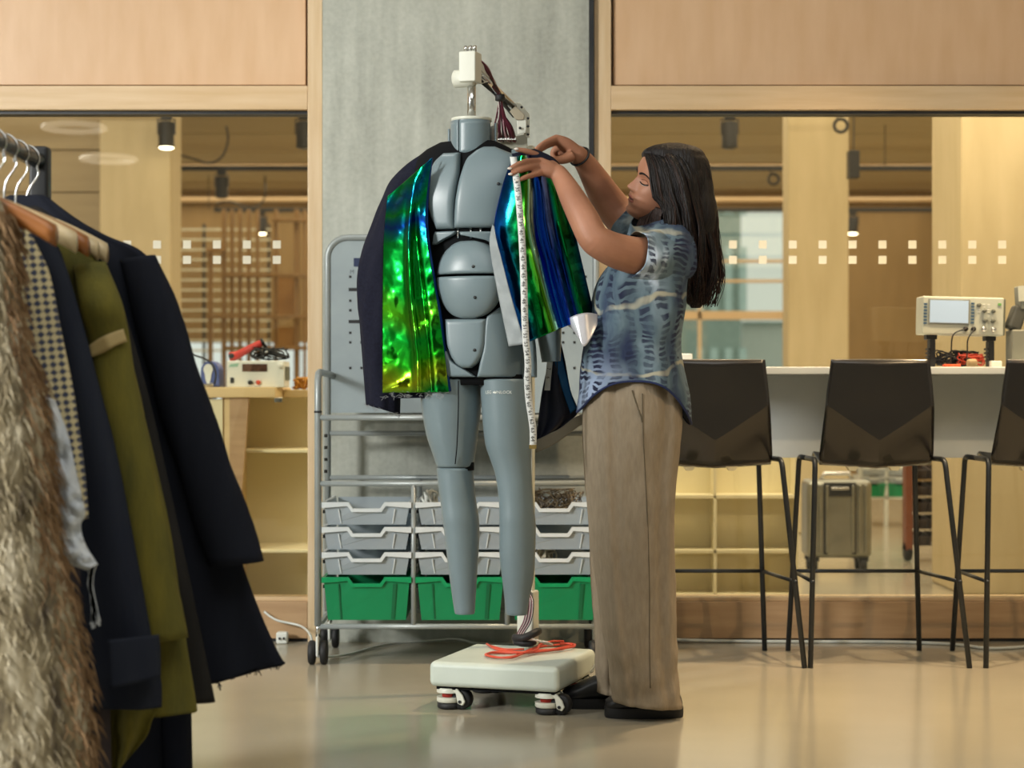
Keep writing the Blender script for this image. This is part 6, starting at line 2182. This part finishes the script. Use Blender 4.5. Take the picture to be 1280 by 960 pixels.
MB().tube([near_surface(a, b) for a, b in cr([(803, 492), (804, 540), (807, 600), (810, 660), (812, 740), (812, 800), (813, 860)], 6)], 0.0014, 6).build('side_seam', seam_m, wm, smooth=True)

# ---- shoes
shoe_m = mat('black_leather', '#0e0f13', '#15161b', rough=0.4)
def shoe(xt, xh, d_, label):
    L_ = xh - xt
    sh = None
    tabs = [(0.0, 0.030, 0.010, 0.030), (0.05, 0.060, 0.026, 0.055), (0.2, 0.082, 0.036, 0.072), (0.4, 0.088, 0.040, 0.078), (0.6, 0.075, 0.042, 0.066), (0.78, 0.056, 0.046, 0.052), (0.92, 0.046, 0.040, 0.044), (1.0, 0.036, 0.022, 0.036)]
    rings = []
    for q_, h, w_, _ in cr(tabs, 4):
        x = xh - L_ * q_
        ring_ = []
        for j in range(20):
            t_ = 2 * math.pi * j / 20
            c, s_ = math.cos(t_), math.sin(t_)
            ring_.append((x, d_ + w_ * math.copysign(abs(c) ** 0.8, c), 0.026 + max(0.004, (h - 0.026 + 0.018)) * (0.5 + 0.5 * math.copysign(abs(s_) ** 0.7, s_)) - 0.004))
        rings.append(ring_)
    up_ = MB().rings(rings).build('shoe', shoe_m, wm, smooth=True)
    out = []
    N_ = 28
    for j in range(N_):
        t_ = 2 * math.pi * j / N_
        out.append(((xt + xh) / 2 + L_ / 2 * 1.03 * math.copysign(abs(math.cos(t_)) ** 0.6, math.cos(t_)), d_ + 0.048 * math.copysign(abs(math.sin(t_)) ** 0.75, math.sin(t_)) * (0.9 + 0.1 * -math.cos(t_))))
    rg = [[(x, y, z) for x, y in out] for z in (0.0, 0.004, 0.026, 0.030)]
    rg[0] = [((x - (xt + xh) / 2) * 0.98 + (xt + xh) / 2, (y - d_) * 0.96 + d_, 0.0) for x, y in out]
    so = MB().rings(rg).build('sole', black_rubber, up_, smooth=True)
    smooth_by_angle(so, 40)
shoe(PX(757, 5.38), PX(853, 5.38), 5.385, '')
shoe(PX(703, 5.55), PX(790, 5.55), 5.55, '')
# ================================================================== clothes rail with garments (left foreground)
RX = -1.087
RZ = 1.48
rack = thing('clothes_rail', 'dark green tubular clothes rail holding the coats', 'clothes rail', (RX, 3.4, 0))
rail_m = mat('rail_dark_green', '#10201f', '#182a29', rough=0.25, metal=0.6)
MB().tube([(RX, 2.55, RZ), (RX, 4.22, RZ)], 0.0185, 16).build('rail', rail_m, rack, smooth=True)
for y in (4.24, 2.53):
    MB().box(RX - 0.022, RX + 0.022, y - 0.022, y + 0.022, 0.06, RZ + 0.035).build('upright', black_paint, rack, bevel=0.008)
    MB().box(RX - 0.03, RX + 0.03, y - 0.28, y + 0.28, 0.04, 0.075).build('foot', black_paint, rack, bevel=0.006)
    for s in (-1, 1):
        MB().lathe([(0.008, -0.012), (0.022, -0.012), (0.025, 0), (0.022, 0.012), (0.008, 0.012)], (RX, y + s * 0.24, 0.025), 14, 'X').build('wheel', black_rubber, rack, smooth=True)


def hanger(y, label, mat_, z_sh=1.33, hw_=0.20, tilt=0.0):
    """wooden hanger with a wire hook over the rail"""
    t_ = thing('coat_hanger', label, 'coat hanger', (RX, y, RZ - 0.14), group='hangers on the clothes rail')
    r = 0.030
    pts = [(RX, y, RZ - 0.135), (RX, y, RZ - 0.10), (RX + 0.006, y, RZ - 0.075), (RX + 0.026, y, RZ - 0.045)]
    for k in range(0, 10):
        a = -0.6 + (math.pi + 0.9) * k / 9
        pts.append((RX + r * math.cos(a) * 0.95, y, RZ - 0.008 + r * math.sin(a)))
    MB().tube(cr(pts, 3), 0.0024, 8).build('hook', chrome, t_, smooth=True)
    rings = []
    for k in range(25):
        q_ = -1 + 2 * k / 24
        x = RX + hw_ * q_
        z = RZ - 0.145 - 0.085 * abs(q_) ** 1.35 + 0.004
        h = 0.018 + 0.004 * abs(q_)
        w2 = 0.009 + 0.012 * abs(q_) ** 2
        rings.append([(x, y + w2 * math.cos(a), z + h * math.sin(a)) for a in [2 * math.pi * j / 12 for j in range(12)]])
    MB().rings(rings).build('shoulder_bar', mat_, t_, smooth=True)
    return t_


hw_pale = mat('hanger_beech', '#c9b48c', '#d8c49c', rough=0.4, scale=6, stretch=(1, 1, 6))
hw_brown = mat('hanger_brown', '#8a5324', '#9a602c', rough=0.4, scale=6, stretch=(1, 1, 6))


def garment(name, label, cat, d, tab, mat_, thick=0.09, folds=(7, 0.10), seed=1, top_half=0.17, hem_wave=0.0, n=64, lean=0.0, slope=0.0):
    """hanging garment at distance d; tab rows (py, right edge px); mirrored about the rail; lofted with vertical folds"""
    t_ = thing(name, label, cat, (RX, d, PZ(tab[-1][0], d)), group=None)
    tb = cr(tab, 6)
    rings = []
    rnd = random.Random(seed)
    ph = [rnd.uniform(0, 6.28) for _ in range(6)]
    N = len(tb)
    z0 = PZ(tb[0][0], d)
    for i, (py, pxr) in enumerate(tb):
        z = PZ(py, d)
        v = i / (N - 1)
        hw_ = PX(pxr, d) - RX
        ry = thick * (0.35 + 0.65 * min(1, v * 4)) * (1 + 0.25 * v)
        ring_ = []
        for j in range(n):
            a = 2 * math.pi * j / n
            c, s_ = math.cos(a), math.sin(a)
            f_ = folds[1] * min(1, 0.15 + v * 1.3) * (math.sin(folds[0] * a + ph[0] + 1.5 * v) * 0.6 + math.sin((folds[0] * 1.7) * a + ph[1] - 2 * v) * 0.4)
            x = RX + hw_ * (math.copysign(abs(c) ** 0.8, c)) * (1 + 0.15 * f_ * abs(s_))
            y = d + ry * math.copysign(abs(s_) ** 0.85, s_) * (1 + 2.2 * f_) + lean * v
            zz = z
            if slope: zz += slope / F * d * max(0.0, c) ** 1.5 * max(0.0, (v - 0.55) / 0.45) ** 2
            if i == N - 1 and hem_wave:
                zz += hem_wave * (math.sin(3 * a + ph[2]) + 0.5 * math.sin(7 * a + ph[3]))
            ring_.append((x, y, zz))
        rings.append(ring_)
    # close the shoulders
    top = [(RX + (p[0] - RX) * 0.75, p[1] * 0.5 + d * 0.5, p[2] + 0.006) for p in rings[0]]
    rings = [top] + rings
    body = MB().rings(rings, caps=False).build('body', mat_, t_, smooth=True, solid=0.005)
    return t_, body, rings


def sleeve_part(t_, name, pts, mat_, d, squash=0.7, cuffm=None):
    """pts rows (px, py, r_px, dd)"""
    rings = []
    for px, py, r, dd in cr(pts, 5):
        c = P(px, py, d + dd)
        rr = r / F * (d + dd)
        rings.append([(c.x + rr * math.cos(a) * (1 + 0.05 * math.sin(4 * a + py * 0.05)), c.y + rr * squash * math.sin(a), c.z + rr * 0.12 * math.cos(a)) for a in [2 * math.pi * j / 24 for j in range(24)]])
    return MB().rings(rings, caps=False).build(name, mat_, t_, smooth=True, solid=0.004)


# 1 -- black jacket furthest along the rail
blk = mat('black_twill', '#171a23', '#1f222c', rough=0.85, Specular_IOR_Level=0.15, scale=3, stretch=(6, 6, 1))
t_, body, brings = garment('black_jacket', 'long black jacket with frayed hem, last on the rail and nearest the upright', 'jacket', 4.12,
        [(248, 60), (262, 78), (280, 104), (297, 136), (312, 172), (335, 194), (365, 206), (420, 218), (500, 240), (600, 270), (700, 297), (770, 318), (838, 342), (876, 356)], blk, 0.030, (6, 0.30), 3, hem_wave=0.008, slope=46)
sleeve_part(t_, 'sleeve', [(172, 322, 22, -0.018), (190, 370, 26, -0.030), (210, 440, 29, -0.036), (238, 530, 31, -0.036), (268, 620, 33, -0.036), (296, 705, 34, -0.036)], blk, 4.12)
random.seed(8)
mb = MB()
for k in range(40):
    hp_ = [q_ for q_ in brings[-1] if q_[1] < 4.12 and q_[0] > -0.8]
    p = Vector(random.choice(hp_))
    e = Vector((random.uniform(-0.01, 0.01), 0, random.uniform(-0.02, 0.0)))
    mb.tube([p, p + e], 0.001, 4)
mb.build('frayed_threads', blk, t_, kind='stuff')
hanger(4.12, 'pale wooden hanger inside the black jacket', hw_pale)
# 2 -- charcoal brown coat
brn = mat('charcoal_brown_wool', '#22211f', '#2c2a28', rough=0.9, Specular_IOR_Level=0.15, scale=3, stretch=(6, 6, 1))
garment('charcoal_coat', 'charcoal brown wool coat hanging between the olive jacket and the black jacket', 'coat', 4.03,
        [(262, 52), (285, 84), (310, 112), (350, 138), (400, 158), (500, 186), (600, 209), (700, 231), (800, 252), (878, 268)], brn, 0.026, (6, 0.28), 5)
hanger(4.03, 'pale wooden hanger inside the charcoal brown coat', hw_pale)
# 3 -- olive jacket
olv = mat('olive_cotton', '#4f4c14', '#6f661c', rough=0.85, scale=4, stretch=(5, 5, 1.2), bump=0.2, bscale=40)
t_, body, _ = garment('olive_jacket', 'olive green cotton jacket with a tan sleeve band', 'jacket', 3.94,
        [(285, 66), (300, 92), (318, 113), (350, 132), (400, 149), (480, 169), (560, 189), (660, 211), (740, 223), (810, 233), (860, 241), (890, 246)], olv, 0.028, (6, 0.30), 9, hem_wave=0.008)
sl = sleeve_part(t_, 'sleeve', [(112, 330, 20, -0.030), (126, 380, 24, -0.075), (136, 430, 25, -0.048), (152, 520, 26, -0.048), (172, 620, 27, -0.048), (190, 720, 28, -0.048), (204, 800, 29, -0.048)], olv, 3.94)
bandm = mat('tan_band', '#a58f5e', '#b59f6c', rough=0.7)
sheet('sleeve_band', [(111, 432, 113, 447), (124, 423, 129, 441), (139, 416, 145, 432), (154, 411, 159, 427)], lambda u, v: 3.852 + 0.03 * abs(v - 0.5), 4, 14, bandm, t_, 0.002)
sheet('lining_drape', [(130, 880, 200, 884), (132, 905, 190, 900), (136, 930, 183, 920), (138, 975, 160, 948)], lambda u, v: 3.90 + 0.02 * math.sin(u * 9), 16, 14, olv, t_, 0.002, 0.01, 12)
hanger(3.94, 'pale wooden hanger inside the olive jacket', hw_pale)
# 4 -- dark grey coat with a pocket flap
gry = mat('dark_grey_suiting', '#202430', '#282c36', rough=0.85, Specular_IOR_Level=0.15, scale=3, stretch=(6, 6, 1))
t_, body, _ = garment('grey_coat', 'dark blue-grey tailored coat with a flap pocket', 'coat', 3.85,
        [(280, 40), (296, 64), (330, 80), (400, 101), (480, 122), (560, 143), (660, 163), (740, 178), (800, 189), (850, 200), (884, 201)], gry, 0.030, (5, 0.22), 12)
sheet('pocket_flap', [(135, 800, 198, 793), (136, 830, 200, 822), (138, 862, 200, 846)], lambda u, v: 3.765 + 0.055 * u * u - 0.012 * v, 12, 8, gry, t_, 0.006)
hanger(3.85, 'brown wooden hanger inside the dark grey coat', hw_brown)
# 5 -- houndstooth jacket with white ragged strip and a brown lining
def houndstooth():
    m, nt, bs = newmat('houndstooth_tweed')
    tc = nt.nodes.new('ShaderNodeTexCoord')
    mp = nt.nodes.new('ShaderNodeMapping'); mp.inputs['Rotation'].default_value = (0, 0.12, 0)
    nt.links.new(tc.outputs['Object'], mp.inputs[0])
    w1 = nt.nodes.new('ShaderNodeTexWave'); w1.bands_direction = 'X'; w1.inputs['Scale'].default_value = 20; w1.inputs['Distortion'].default_value = 1.5; w1.inputs['Detail Scale'].default_value = 20
    w2 = nt.nodes.new('ShaderNodeTexWave'); w2.bands_direction = 'Z'; w2.inputs['Scale'].default_value = 20; w2.inputs['Distortion'].default_value = 1.5; w2.inputs['Detail Scale'].default_value = 20
    nt.links.new(mp.outputs[0], w1.inputs[0]); nt.links.new(mp.outputs[0], w2.inputs[0])
    a = nt.nodes.new('ShaderNodeMath'); a.operation = 'ADD'
    nt.links.new(w1.outputs['Fac'], a.inputs[0]); nt.links.new(w2.outputs['Fac'], a.inputs[1])
    r = nt.nodes.new('ShaderNodeValToRGB')
    e = r.color_ramp.elements
    e[0].position = 0.45; e[0].color = lin('#c3b68e'); e[1].position = 0.62; e[1].color = lin('#3a3f52')
    h = nt.nodes.new('ShaderNodeMath'); h.operation = 'MULTIPLY'; h.inputs[1].default_value = 0.5
    nt.links.new(a.outputs[0], h.inputs[0]); nt.links.new(h.outputs[0], r.inputs[0])
    nt.links.new(r.outputs[0], bs.inputs['Base Color'])
    bs.inputs['Roughness'].default_value = 0.9
    return m
hnd = houndstooth()
t_, body, _ = garment('houndstooth_jacket', 'cream and navy houndstooth tweed jacket with a ragged white strip', 'jacket', 3.74,
        [(268, 12), (284, 32), (310, 46), (345, 61), (420, 76), (494, 91), (587, 104), (648, 109)], hnd, 0.034, (5, 0.08), 15)
lin_m = mat('plum_brown_lining', '#2a2022', '#352a2b', rough=0.7, scale=4)
sheet('lining', [(-60, 600, 106, 600), (-60, 660, 122, 660), (-60, 760, 131, 760), (-60, 860, 137, 860), (-60, 980, 140, 980)], lambda u, v: 3.76 - 0.03 * math.sin(u * 5) + 0.05 * u, 20, 24, lin_m, t_, 0.003)
wht = mat('ragged_white_cotton', '#b9c0c8', '#d3d7da', rough=0.8, scale=20, bump=0.4, bscale=60)
sheet('ragged_strip', [(55, 495, 68, 500), (62, 540, 85, 545), (66, 580, 95, 590), (68, 620, 106, 640), (72, 660, 101, 655), (84, 700, 106, 680), (108, 712, 122, 706)], lambda u, v: 3.672 - 0.02 * math.sin(math.pi * u), 10, 40, wht, t_, 0.003, 0.02, 30)
mb = MB()
random.seed(6)
for k in range(14):
    x0 = random.uniform(108, 121)
    pts = [P(x0, 704, 3.668), P(113 + random.uniform(-3, 3), 730, 3.668), P(117 + random.uniform(-3, 3), 755, 3.668), P(119 + random.uniform(-6, 6), 782 + random.uniform(-5, 5), 3.668)]
    mb.tube(cr([tuple(p) for p in pts], 4), 0.0022, 5)
mb.build('tassel', wht, t_, kind='stuff')
hanger(3.74, 'pale wooden hanger inside the houndstooth jacket', hw_pale)
# 6 -- shaggy fur coat
def fur_mat():
    m, nt, bs = newmat('shaggy_fur')
    tc = nt.nodes.new('ShaderNodeTexCoord')
    mp = nt.nodes.new('ShaderNodeMapping'); mp.inputs['Scale'].default_value = (16, 10, 5)
    nt.links.new(tc.outputs['Object'], mp.inputs[0])
    n = nt.nodes.new('ShaderNodeTexNoise'); n.inputs['Scale'].default_value = 1.6; n.inputs['Detail'].default_value = 5; n.inputs['Roughness'].default_value = 0.65
    nt.links.new(mp.outputs[0], n.inputs[0])
    r = nt.nodes.new('ShaderNodeValToRGB')
    e = r.color_ramp.elements
    e[0].position = 0.34; e[0].color = lin('#4b4032'); e[1].position = 0.68; e[1].color = lin('#c9bfa8')
    q_ = e.new(0.5); q_.color = lin('#8d8064')
    nt.links.new(n.outputs['Fac'], r.inputs[0]); nt.links.new(r.outputs[0], bs.inputs['Base Color'])
    bs.inputs['Roughness'].default_value = 0.9
    return m
fur = fur_mat()
fur_edge = mat('russet_fur', '#6f5338', '#9a7c58', rough=0.9, scale=14, stretch=(4, 4, 1))
t_, body, rings = garment('fur_coat', 'shaggy grey-brown fur coat, first on the rail', 'coat', 3.58,
        [(225, -30), (240, -8), (262, 6), (300, 14), (420, 27), (475, 44), (587, 60), (660, 64), (754, 88), (880, 109), (985, 111)], fur, 0.06, (5, 0.06), 22)
random.seed(17)
nr = len(rings); nn = len(rings[0])
hairs = MB(); hairs2 = MB()
for k in range(7000):
    i = random.uniform(1, nr - 1.01); j = random.randrange(nn)
    a = Vector(rings[int(i)][j]); b = Vector(rings[int(i) + 1][j]); p = a.lerp(b, i - int(i))
    b2 = Vector(rings[int(i)][(j + 1) % nn]); p = p.lerp(p + (b2 - a), random.random())
    if p.y > 3.62 or p.x < -1.0: continue
    nrm = Vector((p.x - RX, (p.y - 3.58) * 3, 0)); nrm.normalize()
    L = random.uniform(0.035, 0.06)
    sd = Vector((random.uniform(-0.5, 0.5), random.uniform(-0.3, 0.3), -1))
    e1 = p + nrm * L * 0.30 + sd * L * 0.35
    e2 = p + nrm * L * 0.34 + sd * L * 0.9
    w_ = Vector((0.0022, 0, 0.0008))
    tgt = hairs2 if (PX(0, 1) is not None and p.x > RX + 0.86 * (max(q_[0] for q_ in rings[int(i)]) - RX)) else hairs
    tgt.add([p - w_, p + w_, e1 + w_ * 0.8, e1 - w_ * 0.8, e2], [(0, 1, 2, 3), (3, 2, 4)])
hairs.build('fur_pile', fur, t_, kind='stuff')
hairs2.build('fur_trim', fur_edge, t_, kind='stuff')
hanger(3.58, 'brown wooden hanger inside the fur coat', hw_brown)
# 7 -- navy trousers low behind the coats
nvy = mat('navy_trousers', '#171a25', '#1f2331', rough=0.85, Specular_IOR_Level=0.15, scale=3, stretch=(6, 6, 1))
t_ = thing('navy_trousers', 'dark navy trousers hanging behind the coats, legs below the olive hem', 'trousers', (PX(195, 4.20), 4.20, PZ(1010, 4.20)))
for a, b, dd in ((150, 200, 0.0), (196, 238, 0.03)):
    rings = []
    for py in (560, 700, 860, 1010):
        c0 = PX(a, 4.20 + dd); c1 = PX(b - (870 - py) * 0.02, 4.20 + dd); z = PZ(py, 4.20 + dd)
        rings.append([((c0 + c1) / 2 + (c1 - c0) / 2 * math.cos(q_) * (1 + 0.05 * math.sin(5 * q_)), 4.20 + dd + 0.03 * math.sin(q_), z) for q_ in [2 * math.pi * j / 24 for j in range(24)]])
    MB().rings(rings).build('trouser_leg', nvy, t_, smooth=True)
hz0 = PZ(560, 4.12)
MB().box(PX(150, 4.12), PX(238, 4.12), 4.10, 4.17, hz0 - 0.02, hz0 + 0.05).build('waistband', nvy, t_, bevel=0.01)
